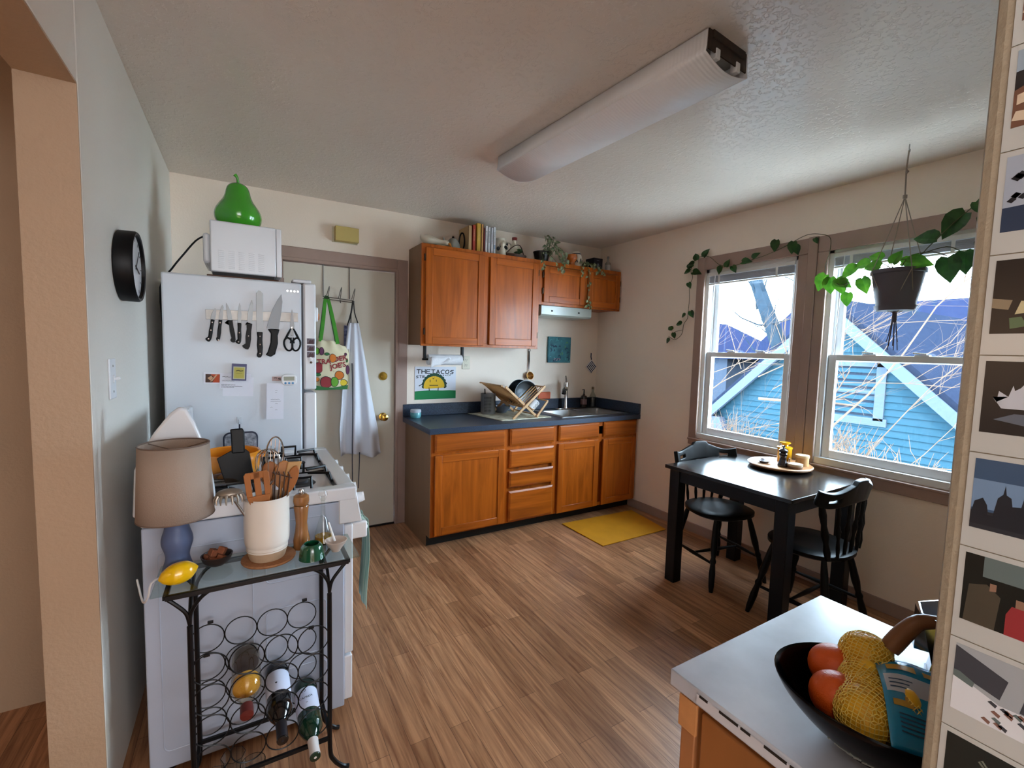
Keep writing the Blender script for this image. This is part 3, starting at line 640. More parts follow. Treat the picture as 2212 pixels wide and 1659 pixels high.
LT = {'T': [[(0, 0), (1, 0)], [(.5, 0), (.45, 1)]], 'H': [[(0, 0), (0, 1)], [(.95, -.05), (1, 1)], [(0, .5), (1, .5)]], 'E': [[(1, 0), (0, 0), (0, 1), (1, 1)], [(0, .5), (.8, .5)]], 'A': [[(0, 1), (.5, 0), (1, 1)], [(.2, .65), (.8, .65)]],
      'C': [[(1, .1), (.5, 0), (0, .4), (.2, .9), (.9, 1)]], 'O': [[(.5, 0), (0, .3), (.1, .9), (.6, 1), (1, .6), (.9, .1), (.5, 0)]], 'S': [[(1, .05), (.3, .1), (.1, .4), (.9, .6), (.8, .95), (0, 1)]], 'R': [[(0, 1), (0, 0), (.8, .1), (.7, .5), (0, .5), (.9, 1)]],
      'B': [[(0, 0), (0, 1), (.8, .8), (.1, .5), (.7, .2), (0, 0)]], 'K': [[(0, 0), (0, 1)], [(.9, 0), (.1, .5), (.9, 1)]], 'I': [[(0.5, 0), (.5, 1)]], 'J': [[(.2, 0), (1, 0)], [(.7, 0), (.7, .8), (.3, 1), (0, .8)]], "'": [[(.5, 0), (.4, .25)]], 'D': [[(0, 0), (0, 1), (.7, .85), (1, .5), (.7, .12), (0, 0)]]}
def word(fn, s_, u0, v0, du, dv, sp, wd, z=0.0006, skew=0.0):
    for i, ch in enumerate(s_):
        for st in LT.get(ch, []): b.stroke([fn(u0+i*sp+p_[0]*du, v0+p_[1]*dv+i*skew) for p_ in st], wd, T @ Matrix.Translation((0, 0, z)), 0)
word(pp, 'THETACOS', 0.045, 0.085, 0.085, 0.115, 0.115, 0.0068, skew=0.003)
word(pp, 'STR', 0.03, 0.265, 0.05, 0.075, 0.075, 0.0042); word(pp, 'BACK', 0.67, 0.245, 0.035, 0.04, 0.055, 0.0024)
fin('drawing', b, [ink, mat('poster_green', '#0c7a42', .7), mat('poster_yellow', '#e3b41e', .7), mat('poster_leaf', '#1f4a35', .7)], t_, ang=0)
t_ = thing('ladle', 'small brass ladle with dark handle hanging on the wall above the drying rack', 'ladle', (-0.84, -0.02, 1.19))
fin('handle', MB().tube([(-0.84, -0.012, 1.44), (-0.838, -0.012, 1.36), (-0.84, -0.014, 1.27)], [0.008, 0.010, 0.004], 8, flat=0.5), mat('dark_horn', '#2c2a2b', .4), t_)
fin('loop', MB().tube([(-0.84+0.012*math.sin(q), -0.012, 1.45+0.014*math.cos(q)) for q in [2*PI*i/14 for i in range(14)]], 0.003, 6, True), mat('dark_horn', '#2c2a2b'), t_)
T = Matrix.Translation((-0.84, -0.035, 1.212)) @ Matrix.Rotation(PI/2-0.2, 4, 'X')
fin('bowl', MB().lathe([(0.0, -0.026), (0.022, -0.02), (0.034, -0.006), (0.038, 0.008), (0.036, 0.008), (0.031, -0.004), (0.02, -0.016), (0.0, -0.021)], T=T), mat('copper_brass', '#a27742', .3, .8), t_)
fin('neck', MB().tube([(-0.84, -0.014, 1.27), (-0.84, -0.02, 1.25), (-0.84, -0.033, 1.245)], 0.003, 6), mat('copper_brass', '#a27742'), t_)
t_ = thing('potholder', 'navy and white checked potholder hung as a diamond by the corner', 'potholder', (-0.035, -0.02, 1.21))
T = wallT(-0.078, -0.012, 1.30, '-y') @ Matrix.Rotation(PI/4, 4, 'Z')
fin('pad', MB().box(-0.05, 0.05, -0.05, 0.05, -0.006, 0.006, 0, T), mat('potholder_cloth', '#e4e2e6', .9, bump=.4, bs=80), t_, bev=0.005)
b = MB()
for i in range(5):
    for j in range(5):
        if (i+j) % 2 == 0 or True: b.box(-0.045+i*0.019, -0.045+i*0.019+0.011, -0.045+j*0.0185, -0.045+j*0.0185+0.014, 0.006, 0.0075, 0, T)
fin('check_pattern', b, mat('navy_thread', '#1d2745', .9), t_, ang=0)
fin('loop', MB().tube([(-0.078, -0.012, 1.37), (-0.08, -0.006, 1.4), (-0.078, -0.004, 1.438)], 0.005, 6), mat('navy_thread', '#1d2745'), t_)

# ---------------------------------------------------------------- refrigerator, microwave, pear
FRY = -1.0; FT = 1.765
t_ = thing('refrigerator', 'white top-freezer refrigerator, its side covered with knives and notes', 'refrigerator', (-3.15, -0.65, 0))
fin('cabinet', MB().box(-3.472, -2.89, FRY, -0.30, 0.03, FT), fridge_m, t_, bev=0.008)
fin('grille', MB().box(-3.44, -2.86, FRY+0.02, -0.32, 0, 0.09), blkp, t_)
for nm, z0, z1 in (('freezer_door', 1.212, FT+0.004), ('fridge_door', 0.10, 1.198)):
    dd = fin(nm, MB().box(-2.882, -2.82, FRY, -0.30, z0, z1), enamel, t_, bev=0.01, seg=3)
fin('door_gasket', MB().box(-2.89, -2.882, FRY+0.008, -0.31, 0.11, FT-0.008), mat('grey_gasket', '#5b6068', 0.7), t_)
fin('hinge_cover', MB().box(-2.93, -2.84, FRY+0.01, FRY+0.10, FT+0.004, FT+0.022), enamel, t_, bev=0.006)
b = MB()
for k in range(4): b.lathe([(0.005, 0), (0.005, 0.0015)], n=10, T=wallT(-2.955+k*0.016, FRY-0.0005, 1.722, '-y'))
fin('badge', b, chrome, t_)
t_ = thing('cutting_board', 'thin dark wooden board lying between the refrigerator top and the microwave', 'board', (-3.14, -0.78, FT))
fin('board', MB().box(-3.30, -2.99, -0.95, -0.62, FT+0.001, FT+0.012), mat('dark_board', '#5a3a28', .6), t_, bev=0.003)
t_ = thing('microwave', 'white microwave seen from its vented side on top of the refrigerator', 'microwave', (-3.14, -0.78, FT+0.012)); MY = -0.93
fin('case', MB().box(-3.285, -3.0, MY, -0.50, FT+0.03, 2.042), enamel, t_, bev=0.006)
fin('door_front', MB().box(-3.0, -2.975, MY, -0.50, FT+0.03, 2.04), enamel, t_, bev=0.004)
fin('back_bulge', MB().box(-3.315, -3.285, MY+0.02, -0.6, FT+0.07, 1.98), enamel, t_, bev=0.012)
b = MB()
for i in range(5):
    for j in range(10): b.box(-3.252+i*0.043, -3.252+i*0.043+0.026, MY-0.003, MY, 1.815+j*0.0092, 1.815+j*0.0092+0.0045)
fin('vent', b, enamel, t_, bev=0.0008)
fin('base_plate', MB().box(-3.275, -3.01, MY+0.004, -0.51, FT+0.014, FT+0.03), blkp, t_)
for xx in (-3.26, -3.03): fin('foot', MB().cyl((xx, MY+0.03, FT+0.012), (xx, MY+0.03, FT+0.016), 0.012), blkp, t_)
fin('power_cord', MB().tube(smooth([(-3.31, MY+0.06, 1.97), (-3.345, MY+0.05, 1.94), (-3.39, MY+0.03, 1.87), (-3.44, MY+0.02, 1.79), (-3.485, MY+0.02, 1.7), (-3.49, -0.8, 1.5)], 3), 0.0045, 6), blkp, t_)
t_ = thing('ceramic_pear', 'large glossy green pear ornament standing on the microwave', 'ornament', (-3.165, -0.74, 2.042)); grn = mat('green_glaze', '#3c9a22', 0.12, coat=0.8)
pr = [(0.0, 0.0), (0.055, 0.002), (0.083, 0.015), (0.103, 0.042), (0.110, 0.072), (0.105, 0.10), (0.09, 0.128), (0.072, 0.155), (0.061, 0.18), (0.055, 0.205), (0.047, 0.226), (0.032, 0.24), (0.014, 0.246), (0.006, 0.242), (0.0, 0.24)]
pr = [(r, z) for r, z in pr]; P3 = smooth([(r, 0, z) for r, z in pr], 3)
fin('body', MB().lathe([(max(v.x, 0), v.z) for v in P3], (-3.165, -0.74, 2.042), 40), grn, t_, ang=80)
fin('stem', MB().tube(smooth([(-3.165, -0.74, 2.28), (-3.164, -0.74, 2.30), (-3.168, -0.742, 2.318), (-3.178, -0.744, 2.33)], 3), [0.010, 0.008, 0.0075, 0.007, 0.007, 0.007, 0.007, 0.008, 0.009, 0.010], 10), grn, t_)

# ---------------------------------------------------------------- things on the refrigerator side (plane y = FRY)
FS = lambda x, z, dy=0.0: wallT(x, FRY-dy, z, '-y')
t_ = thing('magnetic_knife_strip', 'long steel magnetic strip on the refrigerator side holding knives', 'knife strip', (-3.106, FRY-0.006, 1.585))
b = MB(); b.bar((-3.305, FRY-0.005, 1.581), (-2.908, FRY-0.005, 1.589), 0.046, 0.010, up=(0, 1, 0)); fin('bar', b, mat('strip_steel', '#b5b0aa', .4, .35, var=.25, vs=30), t_, bev=0.001)
def knife(label, tip, butt, blade_pts, handle_pts, rivets, hm=None, bl=None):
    """points in metres: local y up from the bolster, local x to the right; blade outline and handle outline"""
    x0, z0 = butt; x1, z1 = tip
    t_ = thing('kitchen_knife', label, 'knife', (x0, FRY-0.012, z0), group='knives on the magnetic strip')
    T = FS(x0, z0, 0.0115)
    ang = math.atan2(x1-x0, z1-z0); T = T @ Matrix.Rotation(-ang, 4, 'Z')
    fin('blade', MB().prism(blade_pts, 0, 0.0022, T=T), bl or blade_m, t_, bev=0.0006)
    fin('handle', MB().prism(handle_pts, -0.006, 0.0145, T=T), hm or blkp, t_, bev=0.0045, seg=3, ang=60)
    b = MB()
    for rx, ry in rivets: b.lathe([(0.0032, 0), (0.0032, 0.0152), (0.0, 0.0158)], n=10, T=T @ Matrix.Translation((rx, ry, 0)))
    if rivets: fin('rivet', b, chrome, t_)
def blade_shape(L, w0, tipx, kind='point'):
    if kind == 'point': return [(-w0/2, 0), (w0/2, 0), (w0/2, L*0.5), (w0*0.3+tipx, L*0.85), (tipx, L), (-w0*0.25+tipx*.6, L*.8), (-w0/2, L*.45)]
    if kind == 'bread': return [(-w0/2, 0), (w0/2, 0), (w0/2, L*0.93), (w0*0.15, L*0.985), (-w0*0.1, L), (-w0/2, L*0.93)]
    if kind == 'chef': return [(-w0*0.62, -0.004), (-w0*0.55, 0), (w0*0.42, 0.0), (w0*0.45, L*0.5), (w0*0.4, L*.8), (w0*0.22, L), (-w0*0.05, L*.82), (-w0*0.38, L*.5), (-w0*0.55, L*.2)]
def handle_shape(L, w, hook=0.006, hk=-1, guard=False):
    p = [(w/2, 0.002), (w*0.42, -L*0.3), (w*0.5, -L*0.6), (w*0.4, -L*0.88), (w*0.15, -L), (-w*0.3, -L), (-w*0.45+hk*hook*0.5, -L*0.96), (-w*0.5+hk*hook, -L*0.88), (-w*0.4, -L*0.78), (-w*0.5, -L*0.5), (-w*0.4, -L*0.2), (-w/2, 0.002)]
    return p
B_ = blade_shape; Hn = handle_shape
knife('shortest black handled paring knife, first from the left on the strip', (-3.268, 1.614), (-3.277, 1.556), B_(0.058, 0.018, 0.002), Hn(0.105, 0.016, 0.01), [(0, -0.012), (0, -0.05), (-0.004, -0.092)])
knife('slim straight handled paring knife, second from the left on the strip', (-3.238, 1.632), (-3.246, 1.556), B_(0.075, 0.015, 0.002), Hn(0.10, 0.015, 0.002), [(0, -0.012), (0, -0.095)])
knife('paring knife with plain rivetless black handle, third from the left', (-3.218, 1.642), (-3.206, 1.556), B_(0.088, 0.018, -0.004), Hn(0.105, 0.02, 0.005)+[(-0.018, -0.004), (-0.01, 0.0)], [])
knife('utility knife with narrow curved black handle, fourth from the left', (-3.166, 1.645), (-3.168, 1.545), B_(0.10, 0.015, 0.0), Hn(0.10, 0.017, 0.01), [(0, -0.045), (-0.004, -0.09)])
knife('boning knife with flared black grip and bright curved blade, fifth from the left', (-3.116, 1.665), (-3.126, 1.545), B_(0.12, 0.021, 0.002), Hn(0.125, 0.024, 0.012)+[(-0.018, -0.012), (-0.016, 0.0)], [(0.0, -0.06)])
knife('long bread knife with square tip and three rivets', (-3.081, 1.712), (-3.082, 1.505), B_(0.207, 0.029, 0, 'bread'), Hn(0.125, 0.026, 0.001), [(0.001, -0.02), (0.001, -0.06), (0.0, -0.105)])
knife('wide chef knife with grey blade and plain black handle', (-2.995, 1.703), (-3.02, 1.525), B_(0.18, 0.052, 0, 'chef'), [(0.026, 0.003), (0.022, -0.03), (0.028, -0.07), (0.022, -0.125), (0.004, -0.142), (-0.02, -0.135), (-0.012, -0.12), (-0.006, -0.07), (-0.01, -0.025), (-0.026, -0.006)], [], bl=mat('dark_blade', '#6d7073', .4, .6))
t_ = thing('kitchen_scissors', 'black handled kitchen scissors hanging at the right end of the strip', 'scissors', (-2.936, FRY-0.012, 1.54)); T = FS(-2.936, 1.535, 0.0115)
for sg in (-1, 1):
    fin('blade', MB().prism([(sg*0.002, 0.095), (sg*0.010, 0.01), (sg*0.010, -0.02), (-sg*0.006, -0.045), (-sg*0.008, 0.0)], 0.001*(sg+1), 0.001*(sg+1)+0.002, T=T), blade_m, t_, ang=0)
    o_ = [(sg*(0.027+0.019*math.cos(q)), -0.085+0.033*math.sin(q)) for q in [2*PI*i/20 for i in range(20)]]
    b = MB().tube([T @ Vector((x+sg*y*0.1, y, 0.004)) for x, y in o_], 0.0045, 8, True); b.tube([T @ Vector((sg*0.006, -0.005, 0.004)), T @ Vector((sg*0.020, -0.035, 0.004)), T @ Vector((sg*0.032, -0.06, 0.004))], [0.005, 0.008, 0.007], 8, flat=0.7); b.tube([T @ Vector((sg*0.005, -0.05, 0.004)), T @ Vector((sg*0.007, -0.08, 0.004))], [0.003, 0.005], 8)
    fin('finger_loop', b, blkp, t_)
fin('pivot_screw', MB().lathe([(0.005, 0), (0.005, 0.006), (0, 0.0065)], n=12, T=T), chrome, t_)
def card(name, label, cat, x, z, w_, h, rot, m, extra=None, th=0.0015, dy=0.0, parts=()):
    t_ = thing(name, label, cat, (x, FRY, z-h/2)); T = FS(x, z, dy) @ Matrix.Rotation(rot, 4, 'Z')
    fin('sheet', MB().box(-w_/2, w_/2, -h/2, h/2, 0, th, 0, T), m, t_, ang=0)
    if extra: fin('print', extra(MB(), T @ Matrix.Translation((0, 0, th))), [ink, mat('print_orange', '#b8481f', .6), mat('print_brown', '#4a3024', .6), mat('print_tan', '#c49a78', .6)], t_, ang=0)
    return t_, T
def lines(rows, wd=0.0016):
    def f(b, T):
        for (u0, u1, v) in rows:
            n = max(2, int((u1-u0)/0.006)); b.stroke([(u0+(u1-u0)*i/n, v+(0.0007 if i % 2 else -0.0007)) for i in range(n+1)], wd, T, 0, 0.0002)
        return b
    return f
def pic1(b, T):
    b.box(-0.028, 0.030, -0.021, 0.019, 0, 0.0002, 1, T); b.prism([(-0.028, -0.021), (0.0, -0.021), (0.01, 0.0), (-0.008, 0.019), (-0.028, 0.019)], 0, 0.0004, 2, T); b.prism([(-0.02, 0.0), (-0.005, 0.012), (0.002, 0.002), (-0.008, -0.012)], 0, 0.0006, 3, T); b.prism([(-0.01, -0.018), (0.0, -0.014), (0.02, 0.016), (0.014, 0.018)], 0, 0.0006, 3, T); return b
card('business_card', 'card with orange and brown picture at the left of the magnet row', 'card', -3.284, 1.278, 0.072, 0.053, -0.03, paper, pic1)
card('business_card', 'white appointment card with small lines of print under the blue magnet', 'card', -3.19, 1.262, 0.13, 0.075, -0.05, paper, lines([(-0.055, -0.02, 0.02), (-0.055, -0.005, 0.0), (-0.058, 0.0, -0.018), (-0.058, 0.03, -0.025), (-0.058, -0.005, -0.031)]), dy=0.0016)
card('note_paper', 'blank pale slip showing below and right of the appointment card', 'note', -3.178, 1.235, 0.13, 0.095, -0.04, paper)
t_, T = card('magnetic_box', 'navy box magnet with yellow label holding the appointment card', 'magnet', -3.173, 1.307, 0.062, 0.082, -0.045, mat('navy_plastic', '#191e5c', .35), None, 0.014, 0.0035)
fin('label', MB().box(-0.025, 0.025, -0.034, 0.027, 0.014, 0.0146, 0, T), mat('pale_border', '#b9bba0', .6), t_, ang=0)
b = MB().box(-0.021, 0.021, -0.030, 0.023, 0.0146, 0.0150, 1, T); b.stroke([(-0.013, 0.006), (-0.004, 0.009), (0.004, 0.006), (0.016, 0.008)], 0.003, T @ Matrix.Translation((0, 0, 0.015)), 0); b.stroke([(-0.012, -0.006), (0.012, -0.006)], 0.001, T @ Matrix.Translation((0, 0, 0.015)), 0); fin('label_print', b, [ink, mat('label_yellow', '#b3a951', .6)], t_, ang=0)
t_, T = card('shopping_list', 'long narrow white list held by the timer on the refrigerator', 'note', -3.018, 1.158, 0.078, 0.185, -0.02, paper, lines([(0.0, 0.01, 0.055), (0.0, 0.008, 0.045), (-0.02, 0.02, 0.01), (-0.02, 0.025, 0.0), (0.0, 0.012, -0.012), (-0.022, -0.012, -0.03), (0.0, 0.01, -0.045)], 0.001), dy=0.012)
card('photo_magnet', 'tiny pinkish picture magnet left of the white timer', 'magnet', -3.006, 1.272, 0.048, 0.022, -0.02, mat('faded_pink', '#b59a98', .6), lines([(-0.015, -0.003, 0.004), (0.004, 0.014, 0.002), (0.006, 0.016, -0.005)], 0.003), dy=0.0)
t_ = thing('kitchen_timer', 'white kitchen timer with grey display and three blue buttons', 'timer', (-2.953, FRY, 1.235)); T = FS(-2.953, 1.267, 0.0)
rr_ = [(0.036*math.copysign(abs(math.cos(q))**0.6, math.cos(q)), 0.029*math.copysign(abs(math.sin(q))**0.6, math.sin(q))) for q in [2*PI*i/28 for i in range(28)]]
fin('body', MB().prism(rr_, 0, 0.016, T=T), white, t_, bev=0.005, seg=3)
fin('display', MB().box(-0.025, 0.025, -0.004, 0.017, 0.016, 0.0168, 0, T), mat('lcd', '#8f917e', .3), t_, bev=0.001)
for k in (-1, 0, 1): fin('button', MB().lathe([(0.0055, 0.016), (0.0055, 0.018), (0, 0.0185)], (k*0.017, -0.017, 0), 12, T=T), mat('blue_button', '#3f86b8', .4), t_)
for k, (nm, lb, zz, rr2) in enumerate((('topmost', 0, 1.468, 0), ('middle', 0, 1.432, 0), ('lowest', 0, 1.398, 0))):
    t_ = thing('photo_booth_picture', '%s of three small dark photos on the freezer door edge' % nm, 'photo', (-2.845, FRY, zz-0.014), group='photos on the freezer door edge'); T = FS(-2.846, zz, 0.0)
    fin('print', MB().box(-0.020, 0.018, -0.015, 0.015, 0, 0.001, 0, T), mat('dark_photo', '#8a8290', .5, col2='#3a3036', vs=90), t_, ang=0)
    fin('figures', MB().prism([(-0.014, -0.014), (0.014, -0.014), (0.013, 0.0), (0.008, 0.009), (0.003, 0.004), (-0.004, 0.010), (-0.01, 0.002)], 0.001, 0.0014, T=T), mat('photo_figures', '#4a3036', .5), t_, ang=0)
def disc(name, label, x, z, r, m, cat='magnet'):
    return solo(name, MB().lathe([(r, 0), (r, 0.004), (r*.6, 0.006), (0, 0.0065)], n=18, T=FS(x, z)), m, label, cat)
disc('round_magnet', 'round clear white magnet below the small photos on the freezer edge', -2.848, 1.375, 0.010, white)
disc('round_magnet', 'tiny brown round magnet at the bottom of the freezer edge', -2.846, 1.357, 0.006, mat('brown_magnet', '#5d4634', .4))
t_ = thing('adhesive_hook', 'clear hook on the refrigerator holding the grey pot holder', 'hook', (-3.175, FRY, 1.05))
fin('plate', MB().box(-3.187, -3.165, FRY-0.003, FRY, 1.05, 1.085), mat('clear_plastic', '#c8ced6', .1), t_, bev=0.002)
fin('hook', MB().tube(smooth([(-3.176, FRY-0.003, 1.07), (-3.176, FRY-0.014, 1.05), (-3.176, FRY-0.024, 1.055), (-3.176, FRY-0.024, 1.066)], 3), 0.003, 6), _M['clear_plastic'], t_)
t_ = thing('pot_holder', 'grey patterned pot holder with dark binding hanging low on the refrigerator', 'potholder', (-3.17, FRY-0.01, 0.90))
T = FS(-3.172, 0.945, 0.006); o_ = arc(-0.045, 0.035, 0.025, 180, 90, 6)+arc(0.045, 0.035, 0.025, 90, 0, 6)+[(0.07, -0.08), (-0.07, -0.08)]
fin('pad', MB().prism(o_, 0, 0.012, T=T), mat('patterned_grey_cloth', '#b4b3ba', .9, col2='#56585e', vs=60), t_, bev=0.004)
fin('binding', MB().tube([T @ Vector((x, y, 0.006)) for x, y in o_], 0.006, 6, True), mat('dark_binding', '#272b3c', .8), t_)
fin('loop', MB().tube([(-3.172, FRY-0.012, 1.0), (-3.176, FRY-0.02, 1.03), (-3.176, FRY-0.02, 1.06)], 0.004, 6), _M['dark_binding'], t_)
disc('orange_timer', 'x', -2.8, 1.6, 0.01, white) if False else None
t_ = thing('kitchen_timer', 'small orange and white timer magnet on the freezer door front', 'timer', (-2.80, -0.72, 1.585))
T = wallT(-2.8215, -0.74, 1.625, '+x') @ Matrix.Rotation(0, 4, 'Z'); o_ = [(0.024*math.cos(q), 0.042*math.sin(q)) for q in [2*PI*i/24 for i in range(24)]]
fin('body', MB().prism(o_, 0, 0.045, T=T), white, t_, bev=0.008, seg=3); fin('dial', MB().lathe([(0.02, 0.045), (0.018, 0.05), (0, 0.052)], (0, -0.012, 0), 18, T=T), mat('orange_plastic', '#cf6a1c', .35), t_)

# ---------------------------------------------------------------- things hanging on the door
t_ = thing('over_door_hook_rack', 'thin wire hook rack hung over the top of the door', 'hook rack', (-2.53, -0.01, 1.78)); b = MB()
wm = mat('grey_wire', '#77716a', .4, .7)
for xx in (-2.64, -2.455): b.tube([(xx, 0.055, 2.0), (xx, 0.05, DZ-0.016), (xx, 0.008, DZ-0.014), (xx, 0.006, 1.9), (xx, 0.004, 1.80)], 0.0035, 6)
b.tube([(-2.645, 0.0, 1.805), (-2.43, 0.0, 1.79)], 0.0035, 6); b.tube([(-2.645, 0.0, 1.79), (-2.43, 0.0, 1.775)], 0.0035, 6)
fin('frame', b, wm, t_)
for xx in (-2.62, -2.535, -2.44): fin('hook', MB().tube(smooth([(xx, 0.0, 1.80), (xx+0.004, -0.02, 1.83), (xx+0.012, -0.035, 1.865), (xx+0.018, -0.028, 1.875), (xx+0.015, -0.015, 1.83), (xx+0.01, 0.0, 1.785), (xx+0.01, -0.03, 1.765), (xx+0.01, -0.035, 1.785)], 3), 0.0028, 6), wm, t_)
t_ = thing('tote_bag', 'cream shopping bag printed with fruit and red letters, hanging on the door rack', 'tote bag', (-2.59, -0.06, 1.12))
bx0, bx1, bz0, bz1, by = -2.71, -2.475, 1.125, 1.50, -0.07
def bagf(u, v):
    x = bx0+(bx1-bx0)*u; sh = max(0, v-0.72)/0.28
    x = x+(0.5-u)*0.05*sh; z = bz0+(bz1-bz0)*v-0.05*sh*u-0.008*math.sin(u*9)*sh
    return (x, by-0.018*math.sin(PI*u)+0.006*math.sin(u*17+v*3)*sh, z)
b = MB().grid(bagf, 28, 20); b.grid(lambda u, v: (bagf(1-u, v)[0], by+0.05+0.01*math.sin(PI*u), bagf(1-u, v)[2]), 14, 10); b.grid(lambda u, v: ((bx0 if True else 0), by+0.05*u, bz0+(bz1-bz0)*v*0.95), 2, 6); b.grid(lambda u, v: (bx1, by+0.05*(1-u), bz0+(bz1-bz0)*v*0.8), 2, 6); b.grid(lambda u, v: (bx0+(bx1-bx0)*u, by+0.05*v, bz0), 8, 2)
fin('bag_body', b, mat('cream_canvas', '#d8cfae', .85), t_, solid=0.002)
pc = [ink, mat('bag_red', '#8e2a30', .7), mat('bag_orange', '#c96f22', .7), mat('bag_green', '#5f9a2b', .7), mat('bag_yellow', '#d8bb30', .7), mat('bag_purple', '#5b2a4c', .7), mat('bag_dark_green', '#2c6a34', .7), mat('bag_cream', '#d9cfb0', .8)]
T = wallT(-2.59, by-0.0205, 1.30, '-y'); b = MB()
def bagz(x): return 0.018*(1-math.sin(PI*min(max((x+0.12)/0.235, 0), 1)))
def blob(cx, cy, rx, ry, m, out=0.004, ph=0.0):
    Tq = T @ Matrix.Translation((0, 0, -bagz(cx)*0.9))
    P_ = lambda k: [(cx+(rx+k)*math.cos(q), cy+(ry+k)*math.sin(q)*(1-0.12*math.cos(q+ph))) for q in [2*PI*i/18 for i in range(18)]]
    b.prism(P_(out), 0, 0.0015, 0, Tq); b.prism(P_(0), 0.0014, 0.0024, m, Tq)
blob(-0.095, -0.015+0.0, 0.034, 0.036, 1); blob(0.045, -0.07, 0.030, 0.030, 2); blob(-0.045, -0.12, 0.040, 0.040, 1); blob(0.012, -0.118, 0.024, 0.034, 3); blob(0.075, -0.125, 0.024, 0.022, 4)
blob(-0.105, 0.105, 0.016, 0.022, 3); blob(-0.075, 0.105, 0.013, 0.026, 5); blob(-0.04, 0.085, 0.014, 0.008, 6); blob(-0.10, -0.065, 0.02, 0.01, 6, .003); blob(-0.105, -0.10, 0.012, 0.014, 2, .003); blob(0.0, 0.055, 0.022, 0.03, 2, .003); blob(0.09, 0.085, 0.008, 0.010, 5, .002); blob(0.10, 0.04, 0.006, 0.014, 6, .002); blob(0.105, -0.03, 0.012, 0.034, 5, .002); blob(0.01, -0.04, 0.006, 0.01, 7, 0)
b.prism([(-0.12, -0.175), (0.10, -0.175), (0.105, -0.145), (0.06, -0.150), (0.0, -0.160), (-0.05, -0.158), (-0.12, -0.142)], -0.016, 0.0025, 6, T)
Tt = lambda x, y, a: T @ Matrix.Translation((x, y, 0.003-bagz(x)*0.5)) @ Matrix.Rotation(a, 4, 'Z')
b.text('TRA', 0.05, Tt(-0.062, 0.028, 0.05), 1, bold=0.0014); b.text('DER', 0.05, Tt(0.05, 0.052, 0.18), 1, bold=0.0016); b.text('JOE\'S', 0.05, Tt(0.035, 0.0, 0.22), 1, bold=0.0016)
fin('fruit_print', b, pc, t_, ang=0)
for sg, dy in ((0, 0), (1, 0.035)):
    pts = smooth([(-2.672, by-0.01+dy, 1.475), (-2.655, by-0.02+dy, 1.62), (-2.63, -0.03, 1.785), (-2.613, -0.03, 1.785), (-2.585, by-0.02+dy, 1.62), (-2.555, by-0.016+dy, 1.46)], 4)
    b = MB()
    for p, q in zip(pts, pts[1:]): b.bar(p, q, 0.024, 0.003, up=(0, 1, 0))
    fin('strap', b, mat('green_webbing', '#3f8a26', .8) if not sg else mat('dark_green_webbing', '#24401e', .8), t_, ang=0)
t_ = thing('apron', 'white apron with dark tie hanging from the right end of the door rack', 'apron', (-2.42, -0.05, 0.6))
def apf(u, v):
    z = 1.62-v*1.01; wd = 0.045+0.135*min(v*1.25, 1)**0.9+0.035*max(0, v-.7); xc = -2.437+0.025*v+0.035*v*v
    return (xc+(u-0.5)*wd*2*0.8, -0.05-0.022*math.sin(u*15+v*3)*(0.3+v)-0.015*math.sin(PI*u), z+0.02*math.sin(u*6)*v)
fin('cloth', MB().grid(apf, 44, 30), mat('white_cotton', '#d3d5de', .9, bump=.15, bs=30), t_, solid=0.002)
b = MB()
for p in ([(-2.46, -0.07, 1.62), (-2.452, -0.04, 1.70), (-2.44, -0.03, 1.785)], [(-2.41, -0.07, 1.62), (-2.428, -0.04, 1.70), (-2.432, -0.03, 1.785)]): b.tube(smooth(p, 3), 0.004, 6)
fin('neck_strap', b, mat('dark_cord', '#2a2626', .8), t_)
b = MB()
for p in ([(-2.455, -0.085, 1.32), (-2.452, -0.095, 1.0), (-2.455, -0.09, 0.7), (-2.452, -0.085, 0.42)], [(-2.40, -0.085, 0.64), (-2.403, -0.085, 0.5), (-2.408, -0.08, 0.36)]): b.tube(smooth(p, 3), 0.006, 6, flat=.5)
fin('waist_tie', b, mat('navy_tape', '#1a2136', .8), t_)
t_ = thing('apron', 'dark patterned apron mostly hidden between the tote bag and white apron', 'apron', (-2.45, -0.02, 0.9))
fin('cloth', MB().grid(lambda u, v: (-2.50+0.07*u, -0.022+0.006*math.sin(u*12), 1.60-0.95*v+0.012*math.sin(v*60)*(u < .1)), 10, 60), mat('patterned_cotton', '#8d92b2', .9, col2='#333a5c', vs=50), t_, solid=0.002)
fin('strap', MB().tube(smooth([(-2.475, -0.022, 1.6), (-2.45, -0.03, 1.7), (-2.438, -0.03, 1.785)], 3), 0.006, 6), mat('dark_cord', '#2a2626'), t_)
t_ = thing('door_chime', 'yellowed rectangular door chime box on the wall above the door', 'door chime', (-2.49, 0, 2.205)); ylw = mat('aged_plastic', '#bda765', .5)
fin('cover', MB().box(-2.565, -2.40, -0.062, -0.004, 2.21, 2.315), ylw, t_, bev=0.004); fin('back_plate', MB().box(-2.58, -2.40, -0.006, 0, 2.205, 2.318), mat('cream_plate', '#c9bfa6', .5), t_, bev=0.002)

